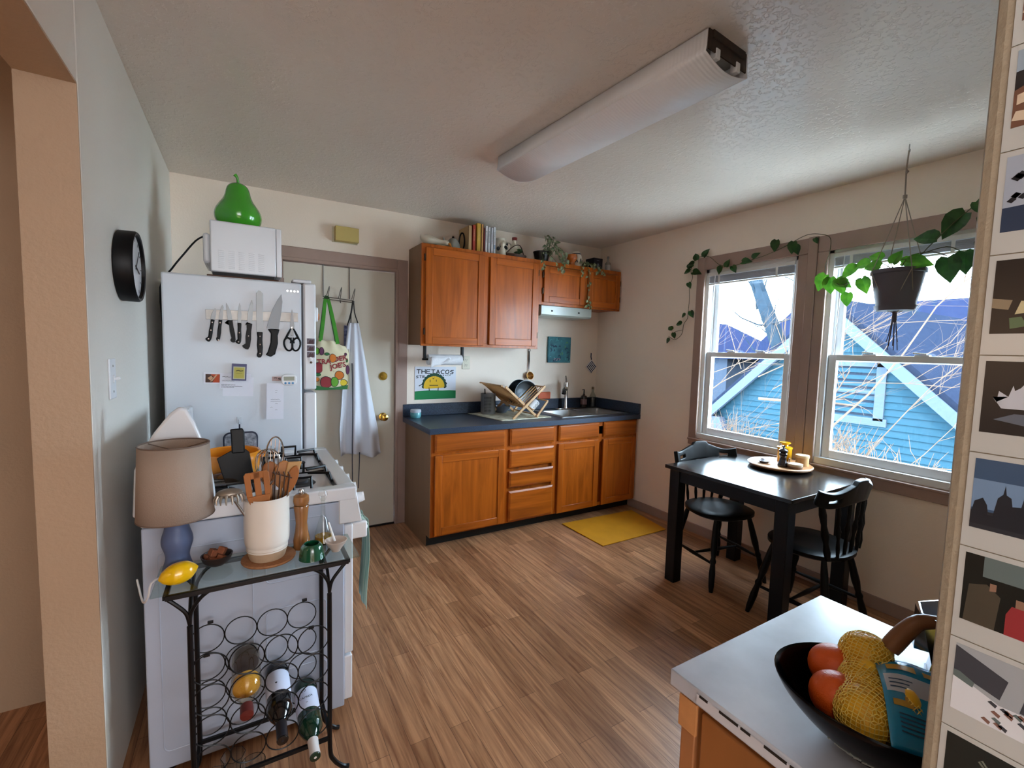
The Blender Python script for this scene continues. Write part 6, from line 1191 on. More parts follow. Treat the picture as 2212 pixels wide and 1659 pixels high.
for x_ in (TX0+0.055, TX1-0.055):
    for y_ in (TY0+0.055, TY1-0.06): fin('leg', MB().box(x_-0.035, x_+0.035, y_-0.035, y_+0.035, 0, TZ-0.022), legm, t_, bev=0.004)
chm = mat('chair_black_wood', '#070606', .38, spec=.2)
def crest(u, v):
    """curved crest rail: u across, v up"""
    a = (u-0.5)*2; x = 0.255*math.sin(a*1.05)/math.sin(1.05); y = -0.20+0.075*(1-math.cos(a*1.05))/(1-math.cos(1.05))
    top = 0.816+0.022*math.cos(a*PI*1.5)*1.0-0.022*abs(a)**4*0.5+ (0.012 if abs(a) < .2 else 0)
    bot = 0.716+0.012*math.cos(a*PI)+0.03*abs(a)**5
    return (x, y-0.02*(v-0.5), bot+(top-bot)*v)
def make_chair(label, loc, rot):
    t_ = thing('dining_chair', label, 'chair', loc, rot, group='black spindle back chairs at the dining table')
    o_ = []
    for i in range(36):
        q = 2*PI*i/36; r = 0.205; x = r*math.copysign(abs(math.cos(q))**0.85, math.cos(q)); y = 0.195*math.copysign(abs(math.sin(q))**0.85, math.sin(q))*(1.0 if y_sign(q) else 1.0); o_.append((x*(1+0.06*math.sin(q)), y))
    b = MB(); k = len(o_); rings = [(0.90, 0.418), (1.0, 0.430), (1.0, 0.448), (0.93, 0.455), (0.5, 0.447), (0.02, 0.444)]
    for s_, z_ in rings: b.v += [(x*s_, y*s_, z_) for x, y in o_]
    for j in range(len(rings)-1):
        for i in range(k): b.f.append((j*k+i, j*k+(i+1) % k, (j+1)*k+(i+1) % k, (j+1)*k+i)); b.m.append(0)
    b.f.append(tuple(range(k-1, -1, -1))); b.m.append(0); b.f.append(tuple((len(rings)-1)*k+i for i in range(k))); b.m.append(0)
    fin('seat', b, chm, t_, W=False, bev=0)
    prl = [(0.011, 0), (0.016, .08), (0.019, .25), (0.014, .38), (0.019, .42), (0.013, .46), (0.02, .6), (0.017, .85), (0.012, 1)]
    ft = {}
    for sx in (-1, 1):
        for sy in (-1, 1):
            f = Vector((sx*0.215, sy*0.205, 0)); h = Vector((sx*0.13, sy*0.125, 0.425)); ft[(sx, sy)] = (f, h)
            fin('leg', MB().turned(f, h, prl, 12), chm, t_, W=False)
    m_ = lambda sx, sy, t: ft[(sx, sy)][0].lerp(ft[(sx, sy)][1], t)
    sp = [(0.007, 0), (0.009, .2), (0.013, .5), (0.009, .8), (0.007, 1)]
    for sx in (-1, 1): fin('side_stretcher', MB().turned(m_(sx, -1, .38), m_(sx, 1, .38), sp, 10), chm, t_, W=False)
    fin('cross_stretcher', MB().turned(m_(-1, -1, .38).lerp(m_(-1, 1, .38), .5), m_(1, -1, .38).lerp(m_(1, 1, .38), .5), sp, 10), chm, t_, W=False)
    nu = 48; nv = 8
    def skip(i, j):
        u = (i+0.5)/nu; return j in (3, 4) and (0.13 < u < 0.25 or 0.75 < u < 0.87)
    fin('crest_rail', MB().grid(crest, nu, nv, skip=skip), chm, t_, W=False, solid=0.026, bev=0.004)
    for a in (-0.84, 0.84): 
        p = crest(0.5+a/2, 0.1); fin('back_post', MB().turned((a*0.19, -0.155, 0.44), (p[0], p[1], p[2]+0.01), [(0.012, 0), (0.017, .15), (0.012, .3), (0.019, .45), (0.013, .62), (0.018, .8), (0.013, 1)], 12), chm, t_, W=False)
    for a in (-0.45, -0.15, 0.15, 0.45):
        p = crest(0.5+a/2, 0.05); fin('spindle', MB().turned((a*0.22, -0.172, 0.44), (p[0], p[1], p[2]+0.01), [(0.007, 0), (0.010, .2), (0.007, .35), (0.013, .5), (0.007, .6), (0.010, .8), (0.007, 1)], 10), chm, t_, W=False)
    return t_
def y_sign(q): return math.sin(q) > 0
make_chair('black spindle back chair on the far side of the table, against the left window wall', (-0.46, -1.79, 0), PI-0.21)
make_chair('black spindle back chair on the near side of the table, its back to the viewer', (-0.49, -2.38, 0), 0.0)
# things on the table
BZ = TZ+0.012; Tb = Matrix.Translation((-0.245, -2.045, TZ)) @ Matrix.Rotation(0.0, 4, 'Z')
t_ = thing('serving_board', 'round wooden turntable on the black table holding jars and a mill', 'tray', (-0.225, -2.055, TZ)); tw = mat('honey_wood', '#b9875c', .4, var=.2, vs=14)
fin('board', MB().lathe([(0.16, 0.012), (0.178, 0.016), (0.182, 0.026), (0.176, 0.030), (0.168, 0.026), (0, 0.026)], (-0.235, -2.045, TZ), 48), tw, t_); fin('base', MB().lathe([(0.07, 0.0), (0.08, 0.012), (0, 0.012)], (-0.235, -2.045, TZ), 32), tw, t_)
bz = TZ+0.0265
def mill(x, y, label):
    t_ = thing('pepper_mill', label, 'pepper mill', (x, y, bz)); m_ = mat('ebony_mill', '#1a1012', .2, coat=.6)
    fin('body', MB().lathe([(v.x, v.z) for v in smooth([(0, 0, 0), (0.027, 0, 0), (0.028, 0, 0.012), (0.022, 0, 0.03), (0.018, 0, 0.055), (0.022, 0, 0.072), (0.020, 0, 0.084), (0, 0, 0.085)], 2)], (x, y, bz), 28), m_, t_)
    fin('head', MB().lathe([(0.018, 0.086), (0.025, 0.092), (0.025, 0.102), (0.014, 0.114), (0, 0.116)], (x, y, bz), 24), m_, t_); fin('knob', MB().lathe([(0.004, 0.114), (0.009, 0.122), (0.009, 0.13), (0, 0.134)], (x, y, bz), 14), chrome, t_)
mill(-0.295, -2.095, 'short black pepper mill with steel knob on the round board')
t_ = thing('ceramic_crock', 'bright yellow lidded crock on the round board by the window', 'crock', (-0.16, -2.03, bz)); yg = mat('yellow_glaze', '#dba20c', .2, coat=.6)
fin('body', MB().lathe([(0, 0), (0.038, 0), (0.041, 0.006), (0.041, 0.086), (0.044, 0.09), (0.044, 0.097), (0.038, 0.10), (0.03, 0.098), (0, 0.098)], (-0.16, -2.03, bz), 32), yg, t_); fin('lid', MB().lathe([(0.03, 0.098), (0.02, 0.104), (0.018, 0.114), (0.032, 0.122), (0.032, 0.128), (0, 0.128)], (-0.16, -2.03, bz), 28), yg, t_)
t_ = thing('wooden_box', 'round pale wooden lidded box at the right of the board', 'box', (-0.165, -2.145, bz))
fin('box', MB().lathe([(0, 0), (0.036, 0), (0.036, 0.058), (0, 0.058)], (-0.15, -2.135, bz), 30), mat('plain_wood_box', '#c9a06c', .55, var=.15, vs=12), t_); fin('lid', MB().lathe([(0.037, 0.05), (0.0385, 0.052), (0.0385, 0.066), (0, 0.067)], (-0.15, -2.135, bz), 30), mat('wood_lid', '#d8bd92', .55), t_)
for k, z_ in enumerate((0, 0.0145)): solo('tin', MB().lathe([(0, 0), (0.040, 0.0), (0.041, 0.002), (0.041, 0.010), (0.042, 0.0105), (0.042, 0.0135), (0, 0.014)], (-0.268, -2.155, bz+z_), 30), mat('tin_brown', '#6f5340', .4) if k == 0 else mat('tin_cream', '#b9aa94', .4), ['lower brown flat round tin on the board', 'upper cream flat round tin, stacked on the brown one'][k], 'tin', 'flat round tins on the round board')
t_ = thing('small_dish', 'small dark dish with crumpled white packets at the left of the board', 'dish', (-0.285, -1.975, bz)); fin('dish', MB().lathe([(0, 0), (0.022, 0), (0.04, 0.014), (0.038, 0.015), (0.02, 0.005), (0, 0.004)], (-0.305, -1.985, bz), 28), mat('brown_dish', '#4a352c', .4), t_)
for k, (dx, dy, rz, ry) in enumerate(((0.0, 0.012, .4, .3), (-0.01, -0.012, 1.3, -.4), (0.012, -0.005, 2.3, .5))):
    Tn = Matrix.Translation((-0.305+dx, -1.985+dy, bz+0.022+k*.003)) @ Euler((0.2, ry, rz)).to_matrix().to_4x4(); solo('sugar_packet', MB().box(-0.026, 0.026, -0.008, 0.008, -0.001, 0.001, 0, Tn), paper, 'white paper packet lying %s in the small dark dish' % ['at the back', 'at the front left', 'at the right'][k], 'packet', 'white packets in the small dish')
solo('wooden_scoop', MB().tube([(-0.29, -2.115, bz+0.008), (-0.265, -2.12, bz+0.035), (-0.272, -2.122, bz+0.055)], [0.012, 0.006, 0.005], 10), tw, 'small reddish wooden scoop beside the black mill', 'scoop')

# ---------------------------------------------------------------- hanging planter and its vines
t_ = thing('hanging_planter', 'dark grey plastic pot with pothos hanging in macrame before the right window', 'hanging plant', (-0.35, -2.612, 1.70)); hx_, hy_ = -0.35, -2.612
fin('pot', MB().lathe([(0.0, 0.0), (0.072, 0), (0.076, 0.006), (0.104, 0.175), (0.111, 0.178), (0.111, 0.196), (0.105, 0.196), (0.098, 0.17), (0, 0.17)], (hx_, hy_, 1.70), 36), mat('grey_plastic_pot', '#55525a', .55), t_)
fin('saucer', MB().lathe([(0, -0.004), (0.078, -0.004), (0.086, 0.02), (0.084, 0.02), (0.076, 0.0)], (hx_, hy_, 1.70), 36), mat('grey_plastic_pot', '#55525a'), t_)
fin('soil', MB().lathe([(0, 0.171), (0.099, 0.171), (0, 0.178)], (hx_, hy_, 1.70), 24), soil, t_)
cordm = mat('macrame_cord', '#8d8277', .9); b = MB(); top = (hx_+0.0, hy_, 2.25)
for k in range(4):
    a = PI*0.25+PI*k/2; p = Vector((hx_+0.114*math.cos(a), hy_+0.114*math.sin(a), 1.885)); q = Vector((hx_+0.082*math.cos(a+.4), hy_+0.082*math.sin(a+.4), 1.76)); q2 = Vector((hx_+0.082*math.cos(a-.4), hy_+0.082*math.sin(a-.4), 1.76))
    b.tube([top, (p+Vector(top))/2+Vector((0, 0, -0.004)), p], 0.0022, 6); b.tube([p, q, (hx_+0.03*math.cos(a), hy_+0.03*math.sin(a), 1.694), (hx_, hy_, 1.685)], 0.002, 6); b.tube([p, q2, (hx_+0.03*math.cos(a), hy_+0.03*math.sin(a), 1.694)], 0.002, 6)
b.tube([top, (hx_, hy_+0.004, 2.38), (hx_, hy_, 2.47)], 0.0035, 6); b.lathe([(0, -0.012), (0.009, -0.008), (0.009, 0.008), (0, 0.012)], (hx_, hy_, 2.25), 10); b.lathe([(0, -0.012), (0.008, 0), (0, 0.012)], (hx_, hy_, 2.37), 10)
fin('macrame_hanger', b, cordm, t_); b = MB().cyl((hx_, hy_, 1.694), (hx_, hy_, 1.64), 0.009, 0.011, 10)
for k in range(7): a = 2*PI*k/7; b.tube(smooth([(hx_+0.006*math.cos(a), hy_+0.006*math.sin(a), 1.66), (hx_+0.014*math.cos(a), hy_+0.016*math.sin(a), 1.58), (hx_+0.022*math.cos(a), hy_+0.024*math.sin(a), 1.50+0.02*(k % 3))], 3), 0.002, 5)
fin('tassel', b, mat('tassel_cord', '#5d5864', .9), t_)
fin('ceiling_hook', MB().tube(smooth([(hx_, hy_, 2.499), (hx_, hy_, 2.475), (hx_+0.008, hy_, 2.465), (hx_+0.01, hy_, 2.478)], 3), 0.0025, 6), steel, t_)
sb = MB(); ld = MB(); ll = MB()
def run(pts, r=0.0022): P_ = smooth(pts, 5); sb.tube(P_, r, 5); return P_
X = -0.35
run([(X, hy_, 1.88), (X, -2.52, 1.95), (X, -2.44, 1.90), (X+.02, -2.36, 1.87), (X+.05, -2.27, 1.90), (X+.1, -2.23, 1.98), (-0.15, -2.20, 2.08), (-0.03, -2.14, 2.19), (-0.03, -2.08, 2.225), (-0.03, -2.0, 2.235), (-0.03, -1.90, 2.20), (-0.03, -1.82, 2.17)])
run([(-0.03, -1.92, 2.20), (-0.03, -1.76, 2.155), (-0.03, -1.68, 2.14), (-0.03, -1.56, 2.12), (-0.03, -1.47, 2.11), (-0.03, -1.38, 2.14), (-0.03, -1.30, 2.205), (-0.03, -1.22, 2.225), (-0.03, -1.15, 2.19), (-0.03, -1.13, 2.12), (-0.03, -1.15, 2.07), (-0.03, -1.125, 2.0), (-0.03, -1.13, 1.90), (-0.03, -1.125, 1.80), (-0.03, -1.12, 1.74), (-0.03, -1.09, 1.70), (-0.03, -1.075, 1.62), (-0.03, -1.03, 1.58), (-0.03, -0.99, 1.575), (-0.03, -0.94, 1.60)])
run([(-0.03, -1.075, 1.65), (-0.03, -1.0, 1.635), (-0.03, -1.0, 1.60)], .0018)
run([(X, hy_, 1.88), (X, -2.58, 1.94), (X, -2.68, 1.95), (X, -2.72, 1.99), (X, -2.78, 2.06), (X, -2.85, 2.13), (X, -2.93, 2.20)])
run([(X, hy_, 1.88), (X-.03, -2.66, 1.95), (X-.05, -2.75, 1.955), (X-.06, -2.81, 1.925)]); run([(X-.03, -2.7, 1.955), (X-.05, -2.80, 1.97), (X-.03, -2.85, 1.94)])
run([(X, hy_, 1.88), (X-.03, -2.54, 1.90), (X-.05, -2.45, 1.86), (X-.03, -2.38, 1.845), (X, -2.33, 1.87)]); run([(X, -2.38, 1.85), (X, -2.39, 1.82), (X, -2.40, 1.80)], .0015)
LV = [(-0.04, -0.965, 1.575, .045, (0, .6, -.4)), (-0.04, -0.985, 1.655, .045, (0, .8, .5)), (-0.04, -1.0, 1.63, .04, (0, -.2, -1)), (-0.04, -1.075, 1.70, .05, (0, .8, .1)), (-0.04, -1.11, 1.775, .04, (0, .8, -.3)), (-0.04, -1.155, 1.80, .045, (0, -.5, -1)), (-0.04, -1.12, 2.03, .04, (0, -.4, -.8)), (-0.04, -1.13, 2.12, .055, (0, 1, 0)), (-0.04, -1.155, 2.11, .06, (0, -1, -.2)), (-0.04, -1.15, 2.15, .055, (0, .7, .4)), (-0.04, -1.16, 2.17, .055, (0, 1, .2)), (-0.04, -1.19, 2.20, .05, (0, .4, 1)), (-0.04, -1.25, 2.215, .055, (0, -.6, .9)), (-0.04, -1.41, 2.12, .05, (0, .5, -1)), (-0.04, -1.45, 2.11, .045, (0, -.2, .6)), (-0.04, -1.50, 2.11, .045, (0, -.6, -1)), (-0.05, -1.58, 2.125, .055, (0, -1, 0)), (-0.05, -1.66, 2.14, .045, (0, -.8, .6)), (-0.05, -1.82, 2.235, .06, (0, .2, -1)), (-0.06, -1.94, 2.20, .06, (0, .2, -1)), (-0.06, -1.95, 2.175, .05, (0, -.3, -.8)), (-0.05, -2.06, 2.20, .03, (0, -.5, -.8))]
for x_, y_, z_, s_, d_ in LV: leaf(ld, (x_, y_, z_), d_, (-1, -.3, .5), s_*1.3)
BL = [(X+.03, -2.27, 1.92, .10, (0, .5, -.9)), (X+.02, -2.30, 1.90, .095, (.2, .1, -1)), (X, -2.35, 1.885, .09, (0, -.3, -1)), (X, -2.34, 1.875, .08, (0, -.8, -.4)), (X, -2.40, 1.805, .075, (0, .1, -1)), (X-.02, -2.44, 1.93, .09, (0, .9, -.4)), (X-.03, -2.47, 1.87, .085, (0, -.3, -.9)), (X-.03, -2.50, 1.94, .08, (0, 1, 0)), (X-.02, -2.55, 1.96, .07, (0, .7, .3)), (X-.06, -2.56, 1.915, .08, (0, 1, .1)), (X, -2.62, 1.93, .07, (0, -1, .1)), (X-.05, -2.66, 1.92, .10, (0, -1, -.15)), (X-.04, -2.60, 1.925, .07, (0, -.4, .8))]
for x_, y_, z_, s_, d_ in BL: leaf(ll, (x_, y_, z_), d_, (-1, -.2, .4), s_)
DL = [(X-.06, -2.81, 1.92, .115, (0, -.15, -1)), (X-.04, -2.86, 1.94, .10, (0, -.1, -1)), (X, -2.75, 2.02, .10, (0, .9, .3)), (X, -2.84, 2.12, .13, (0, .8, -.9)), (X, -2.87, 2.16, .07, (0, -.4, -.7)), (X, -2.90, 2.1, .09, (0, -.5, -1)), (X, -2.92, 2.0, .09, (0, .2, -1))]
for x_, y_, z_, s_, d_ in DL: leaf(ld, (x_, y_, z_), d_, (-1, -.2, .4), s_)
fin('stems', sb, mat('vine_brown', '#4b4a2c', .6), t_); fin('dark_leaves', ld, leafd, t_, ang=0); fin('bright_leaves', ll, leafl, t_, ang=0, label='bright sunlit green leaves around the pot')

# ---------------------------------------------------------------- instant photos on the stub wall's end (plane x = -2.6)
pf = mat('print_border', '#b4b6b4', .35, coat=.2)
def photo(zt, label, bg2, draw, hide=False):
    """instant print: top at zt, 86 mm tall, 108 mm wide, its left edge 10 mm in from the wall's edge"""
    t_ = thing('instant_photo', label, 'photo', (-2.601, -3.532, zt-0.0845), group='instant photos in a column on the wall end')
    T = wallT(-2.6005, -3.4785, zt, '-x')
    fin('border', MB().box(0.0, 0.104, -0.0845, 0, 0, 0.0009, 0, T), pf, t_, ang=0)
    b = MB().box(0.0045, 0.0995, -0.0665, -0.0045, 0.0009, 0.00105, 0, T)
    ms = [bg2]; draw(b, T @ Matrix.Translation((0.0045, -0.0665, 0.00105)), ms); fin('picture', b, ms, t_, ang=0)
def shade(*c): return mat('print_%s' % c[0].strip('#'), c[0], .3)
PWD, PHT = 0.095, 0.062
def pgon(b, T, m, pts, z=0.0): b.prism(pts, 0, 0.00008+z, m, T)
def d_brown(b, T, ms):
    ms += [shade('#6b4a3a'), shade('#c9b7a0'), shade('#8fa0b0')]
    pgon(b, T, 3, [(0, .045), (.095, .05), (.095, .062), (0, .062)]); pgon(b, T, 1, [(0, 0), (.012, .0), (.02, .02), (.014, .036), (0, .03)]); pgon(b, T, 2, [(.002, .018), (.012, .02), (.010, .028), (.002, .026)], .0001); pgon(b, T, 2, [(.0, .006), (.008, .004), (.01, .012), (0.002, .013)], .0001)
def d_lake(b, T, ms):
    ms += [shade('#141820'), shade('#9aa4b4')]; pgon(b, T, 2, [(0, .02), (.095, .024), (.095, .062), (0, .062)]); rr = random.Random(2)
    for k in range(40): x, y = rr.uniform(0, .095), rr.uniform(.043, .062); pgon(b, T, 1, [(x, y), (x+.004, y-.003), (x+.008, y+.001), (x+.004, y+.004)], .0001)
    for k in range(10): x, y = rr.uniform(0, .02), rr.uniform(.02, .03); pgon(b, T, 1, [(x, y), (x+.003, y-.002), (x+.006, y+.001), (x+.003, y+.003)], .0001)
def d_still(b, T, ms):
    ms += [shade('#b9b08c'), shade('#c08a6a'), shade('#51684c'), shade('#857863')]
    pgon(b, T, 1, [(.014, .016), (.026, .018), (.026, .026), (.017, .027)]); pgon(b, T, 4, [(0.0, .022), (.010, .02), (.012, .028), (0, .03)]); pgon(b, T, 3, [(.012, .004), (.022, .006), (.018, .014), (.011, .013)]); pgon(b, T, 2, [(.027, .015), (.04, .013), (.04, .027), (.029, .027)]); pgon(b, T, 1, [(.022, .035), (.04, .037), (.04, .040), (.022, .037)])
def d_tree(b, T, ms):
    ms += [shade('#b4bac6'), shade('#57606e')]; P_ = [(.012, .022), (.095, .022), (.095, .058), (.05, .056)]; rr = random.Random(6)
    for k in range(12): P_.append((.038-.003*k+rr.uniform(-.002, .002), .058-.0026*k+rr.choice((-.005, .002))))
    pgon(b, T, 1, P_); pgon(b, T, 2, [(.008, .012), (.03, .008), (.095, .006), (.095, .018), (.02, .018)])
def d_church(b, T, ms):
    ms += [shade('#1c2029'), shade('#6c87a8'), shade('#2a2c34')]
    pgon(b, T, 2, [(0, .018), (.095, .022), (.095, .044), (0, .044)]); pgon(b, T, 3, [(0, 0), (.095, 0), (.095, .018), (0, .016)])
    pgon(b, T, 1, [(0, .012), (.002, .024), (.007, .028), (.010, .022), (.011, .014), (.014, .014), (.016, .03), (.019, .034), (.020, .042), (.021, .034), (.024, .032), (.025, .025), (.030, .026), (.031, .033), (.033, .043), (.035, .034), (.038, .031), (.039, .014), (.06, .018), (.095, .02), (.095, .004), (0, .004)], .0001)
def d_night(b, T, ms):
    ms += [shade('#5e6c6c'), shade('#8f2f33'), shade('#453f34'), shade('#8a6a58')]
    pgon(b, T, 1, [(.012, .044), (.04, .044), (.04, .062), (.012, .062)]); pgon(b, T, 3, [(.002, .0), (.022, 0), (.024, .03), (.015, .038), (.004, .034)]); pgon(b, T, 2, [(.028, 0), (.042, 0), (.045, .018), (.038, .026), (.031, .026), (.028, .018)], .0001); pgon(b, T, 4, [(.033, .026), (.038, .026), (.038, .033), (.033, .033)], .0001); pgon(b, T, 4, [(.017, .033), (.021, .034), (.021, .04), (.017, .04)], .0001)
def d_snow(b, T, ms):
    ms += [shade('#3d4048'), shade('#cfd3da'), shade('#5d6a6a'), shade('#7a5a50')]
    pgon(b, T, 2, [(0, 0), (.095, 0), (.095, .026), (.03, .022), (0, .034)]); pgon(b, T, 1, [(0, .036), (.03, .027), (.034, .046), (0, .06)]); pgon(b, T, 3, [(.0, .031), (.013, .027), (.014, .032), (.004, .037), (0, .037)], .0001); pgon(b, T, 1, [(.042, .024), (.095, .02), (.095, .045), (.045, .042)]); rr = random.Random(3)
    for k in range(14): x, y = rr.uniform(.018, .05), rr.uniform(.004, .022); pgon(b, T, rr.choice((1, 4, 3)), [(x, y), (x+.005, y-.003), (x+.006, y), (x+.002, y+.002)], .0002)
def d_dark(b, T, ms):
    ms += [shade('#6d7266'), shade('#3e4440')]; rr = random.Random(8)
    for k in range(14): x, y = rr.uniform(.01, .06), rr.uniform(.01, .05); pgon(b, T, rr.choice((1, 2)), [(x, y), (x+.006, y-.006), (x+.007, y-.004), (x+.002, y+.002)])
P0 = 1.6295
for k, (lab, c_, dr) in enumerate((('topmost instant photo, cut off by the top of the picture', '#8d8c88', d_brown), ('instant photo of brown faces under a pale sky', '#201c1c', d_brown), ('instant photo of blue water under dark branches', '#26364f', d_lake), ('instant photo of pale objects lit on a dark table', '#1b181a', d_still), ('instant photo of white sky framed by black foliage', '#15151b', d_tree), ('instant photo of a twin-spired church against blue dusk', '#38506e', d_church), ('instant photo of a dim room with a figure in red', '#0f1210', d_night), ('instant photo of a snowy street with parked cars', '#9aa0a6', d_snow), ('lowest instant photo, murky dark green', '#1e2322', d_dark))):
    photo(P0+0.0855*(2-k), lab, shade(c_), dr)

# ---------------------------------------------------------------- kitchen island and what stands on it
IX0, IX1, IY0, IY1, IZ = -2.535, -2.035, -3.46, -3.122, 0.915
t_ = thing('kitchen_island', 'wooden cabinet with white marbled top in the right foreground', 'cabinet', ((IX0+IX1)/2, (IY0+IY1)/2, 0)); iw = mat('honey_cabinet_wood', '#9a6233', .45, var=.2, vs=10, stretch=(1, 1, .2))
fin('cabinet', MB().box(IX0+0.022, IX1-0.02, IY0, IY1-0.02, 0.06, IZ-0.03), iw, t_, bev=0.002)
fin('corner_post', MB().box(IX0+0.012, IX0+0.034, IY1-0.045, IY1-0.018, 0.0, IZ-0.03), mat('post_wood', '#b0764a', .5, var=.2, vs=12), t_, bev=0.002)
fin('corner_patch', MB().box(IX0+0.006, IX0+0.012, IY1-0.05, IY1-0.016, IZ-0.09, IZ-0.035), mat('patch_wood', '#c98d58', .6, var=.2, vs=30), t_, bev=0.001)
fin('door', MB().box(IX0+0.012, IX0+0.022, IY0, IY1-0.055, 0.10, IZ-0.045), iw, t_, bev=0.003)
marb = mat('marbled_contact_paper', '#cfd3de', .3, col2='#a2a6b2', vs=5, coat=.25)
fin('top', MB().box(IX0, IX1, IY0, IY1, IZ-0.028, IZ), marb, t_, bev=0.002)
fin('edge_strip', MB().box(IX0-0.003, IX0, IY0, IY1-0.055, IZ-0.022, IZ-0.006), mat('white_edge_tape', '#c7c9d2', .4), t_, ang=0)
b = MB()
for k in range(9): b.box(IX0-0.0036, IX0-0.002, IY1-0.075-k*0.035-0.016*(k % 2), IY1-0.06-k*0.035, IZ-0.009, IZ-0.0055)
fin('tape_gap', b, mat('dark_gap', '#1d1512', .7), t_, ang=0)
fin('door_knob', MB().cyl((IX0+0.012, IY1-0.16, IZ-0.15), (IX0-0.014, IY1-0.16, IZ-0.15), 0.010, 0.013, 16), blk, t_)
bc = Vector((-2.416, -3.374, IZ)); br_ = 0.128
t_ = thing('fruit_bowl', 'large glossy black oval bowl with white pattern below the rim on the white top', 'bowl', tuple(bc)); kb = mat('black_glaze', '#030306', .16, spec=.15)
sxx, syy = 1.0, 0.80
Tr = Matrix.Translation(bc) @ Matrix.Rotation(math.radians(-62), 4, 'Z')
pr = [(v.x, v.z) for v in smooth([(0.0, 0, 0.0), (0.045, 0, 0.0), (0.055, 0, 0.006), (0.088, 0, 0.03), (0.115, 0, 0.058), (br_, 0, 0.080), (br_-0.003, 0, 0.082), (0.108, 0, 0.056), (0.08, 0, 0.03), (0.0, 0, 0.01)], 3)]
fin('bowl', MB().lathe(pr, n=56, T=Tr, capb=False, sx=1.0, sy=0.80), kb, t_, ang=80)
b = MB(); rr = random.Random(12)
for k in range(150):
    a = rr.uniform(0, 2*PI); z_ = rr.uniform(0.010, 0.026); r_ = 0.0555+(z_-0.006)*1.36+0.0012; dr = 0.005
    c = Vector((r_*1.0*math.cos(a), r_*.80*math.sin(a), z_)); q = rr.uniform(0, PI); t1 = Vector((-math.sin(a)*1.08, math.cos(a)*.82, 0)).normalized(); t2 = Vector((math.cos(a)*.7, math.sin(a)*.7, .7)); d = (t1*math.cos(q)+t2*math.sin(q))*rr.uniform(.002, .004)
    b.tube([Tr @ (c-d), Tr @ (c+d)], 0.0009, 4)
fin('painted_pattern', b, mat('pattern_white', '#a9b0ac', .5), t_, ang=0)
om = mat('orange_peel', '#cf5518', .35, var=.12, vs=12, bump=.15, bs=500)
for k, (x_, y_, z_, r_) in enumerate(((-2.396, -3.306, IZ+0.072, 0.034), (-2.450, -3.334, IZ+0.066, 0.034))):
    solo('orange', MB().ball((x_, y_, z_), r_, 1, 1, .93, 28), om, ['orange lying at the back left of the bowl', 'orange in front of the other, nearer the bowl rim'][k], 'orange', 'oranges in the black bowl', ang=80)
t_ = thing('lemon_net_bag', 'yellow net bag of lemons with a blue paper label in the bowl', 'net bag', (-2.43, -3.38, IZ+0.03)); lm = mat('lemon_skin', '#e8b42a', .4, bump=.1, bs=200)
LP = [(-2.372, -3.335, IZ+0.100, 0.031), (-2.415, -3.350, IZ+0.082, 0.028), (-2.462, -3.372, IZ+0.072, 0.033), (-2.425, -3.39, IZ+0.075, 0.03)]
for x_, y_, z_, r_ in LP:
    fin('lemon', MB().lathe([(max(v.x, 0), v.z) for v in smooth([(0.0, 0, -r_*1.25), (r_*.4, 0, -r_*1.05), (r_*.95, 0, -r_*.3), (r_*.95, 0, r_*.3), (r_*.4, 0, r_*1.05), (0.0, 0, r_*1.25)], 4)], n=24, T=Matrix.Translation((x_, y_, z_)) @ Euler((1.2+x_*20, .5, y_*30)).to_matrix().to_4x4()), lm, t_, ang=80)
nb = bmesh.new(); 
for x_, y_, z_, r_ in LP: bmesh.ops.create_icosphere(nb, subdivisions=3, radius=r_*1.12, matrix=Matrix.Translation((x_, y_, z_)))
bmesh.ops.create_icosphere(nb, subdivisions=3, radius=0.03, matrix=Matrix.Translation((-2.44, -3.365, IZ+0.082)))
bmesh.ops.create_icosphere(nb, subdivisions=3, radius=0.028, matrix=Matrix.Translation((-2.392, -3.345, IZ+0.088)))
me = bpy.data.meshes.new('netsrc'); nb.to_mesh(me); nb.free(); so_ = bpy.data.objects.new('netsrc', me); COL.objects.link(so_)
md = so_.modifiers.new('r', 'REMESH'); md.mode = 'VOXEL'; md.voxel_size = 0.0064; md = so_.modifiers.new('s', 'SMOOTH'); md.iterations = 6; md.factor = 0.6
bpy.context.view_layer.update(); em = so_.evaluated_get(bpy.context.evaluated_depsgraph_get()).to_mesh()
mb_ = MB(); mb_.v = [tuple(v.co) for v in em.vertices]; mb_.f = [tuple(p.vertices) for p in em.polygons]; mb_.m = [0]*len(mb_.f)
bpy.data.objects.remove(so_)
no = fin('net', mb_, mat('yellow_net', '#e6c860', .5), t_); md = no.modifiers.new('wire', 'WIREFRAME'); md.thickness = 0.0013; md.use_replace = True
bluem = mat('blue_wrapper', '#1583ad', .22, coat=.6)
def lab(u, v):
    """blue wrapper sheet draped over the bag, running to the right"""
    P0_ = Vector((-2.392, -3.352, IZ+0.108)); P1 = Vector((-2.505, -3.415, IZ+0.075)); A = P0_.lerp(P1, v); B = A+Vector((0.095, -0.055, -0.012))
    p = A.lerp(B, u); return (p.x, p.y, p.z+0.014*math.sin(PI*v)+0.006*math.sin(u*5+v*2))
fin('label', MB().grid(lab, 14, 20), bluem, t_, solid=0.0012)
Tl = None
def on(u, v, h): p = Vector(lab(u, v)); return p+Vector((-0.2, 0.1, 0.9)).normalized()*h
b = MB(); 
def patch(u0, u1, v0, v1, m, h=0.0016, n=8): b.grid(lambda a, c: tuple(on(u0+(u1-u0)*a, v0+(v1-v0)*c, h)), n, n, m)
patch(0.05, .8, 0.28, 0.52, 1)
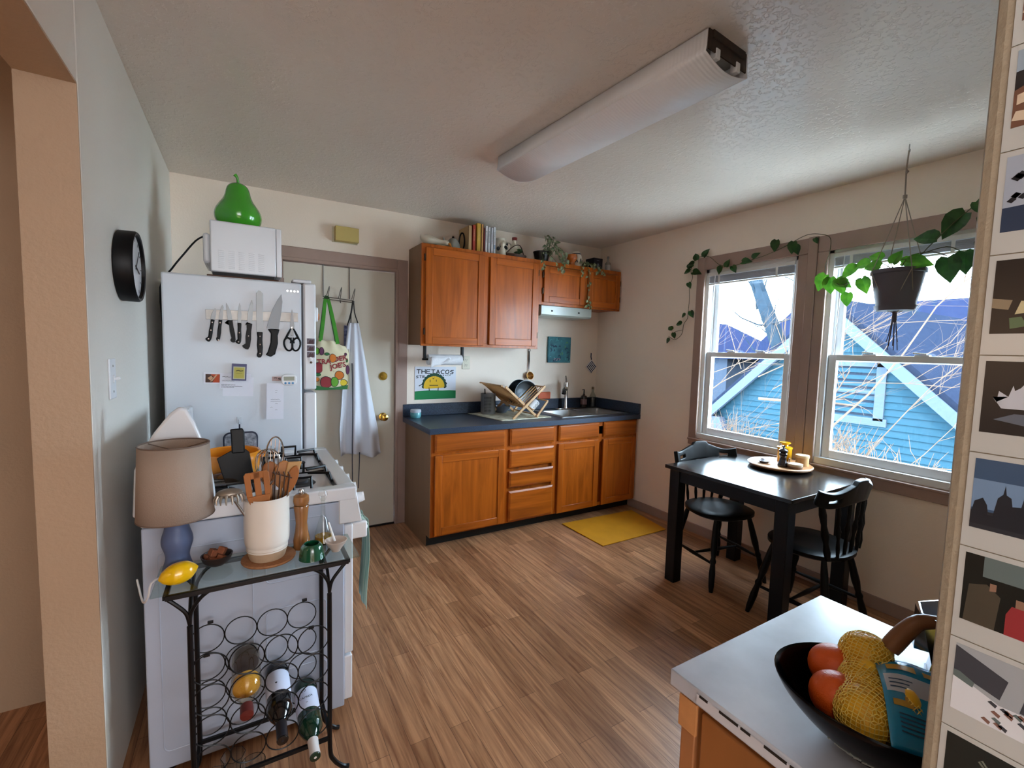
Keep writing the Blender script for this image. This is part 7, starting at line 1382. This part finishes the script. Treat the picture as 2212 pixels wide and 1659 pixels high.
for k in range(3): patch(0.10+.0, 0.30+.05*k, 0.46-.05*k, 0.475-.05*k, 0, .0022, 3)
for k in range(5): patch(0.15, 0.72-.05*k, 0.86-.035*k, 0.872-.035*k, 0, .0022, 3)
for (u0, u1, v0, v1) in ((.12, .5, .10, .2), (0.1, 0.35, .60, .66), (.25, .4, .56, .6), (.55, .85, .68, .76), (.6, .9, .12, .2)): patch(u0, u1, v0, v1, 2, .0018, 4)
fin('label_print', b, [mat('label_navy', '#143a5a', .5), mat('label_white', '#b9bcc4', .5), mat('label_ochre', '#b98f34', .5)], t_, ang=0)
t_ = thing('moka_pot', 'metal moka pot with wooden handle, half hidden behind the photo wall', 'coffee pot', (-2.29, -3.41, IZ)); al = mat('polished_aluminium', '#b9bcc4', .15, 1.0); mx, my = -2.285, -3.415
Tm = Matrix.Translation((mx, my, IZ))
fin('lower_chamber', MB().lathe([(0, 0), (0.048, 0), (0.050, 0.004), (0.038, 0.075), (0.039, 0.085), (0, 0.085)], (mx, my, IZ), 8), al, t_, ang=20)
fin('upper_chamber', MB().lathe([(0.037, 0.085), (0.034, 0.10), (0.052, 0.175), (0.050, 0.175), (0.034, 0.105), (0, 0.102)], (mx, my, IZ), 8), al, t_, ang=20)
fin('spout', MB().prism([(-0.03, 0.0), (0.0, 0.0), (0.0, 0.06)], -0.01, 0.01, T=Matrix.Translation((mx-0.02, my+0.048, IZ+0.115)) @ Matrix.Rotation(2.0, 4, 'Z') @ Matrix.Rotation(PI/2, 4, 'X')), al, t_)
fin('handle', MB().tube(smooth([(mx-0.030, my+0.018, IZ+0.168), (mx-0.048, my+0.034, IZ+0.166), (mx-0.060, my+0.046, IZ+0.148), (mx-0.072, my+0.058, IZ+0.120)], 3), [0.009, 0.009, 0.010, 0.0105, 0.011, 0.0115, 0.012, 0.0125, 0.0125, 0.012], 12), mat('handle_wood', '#7a4e2c', .4, var=.2, vs=30), t_)
fin('safety_valve', MB().cyl((mx-0.04, my+0.01, IZ+0.05), (mx-0.052, my+0.014, IZ+0.05), 0.006), chrome, t_)
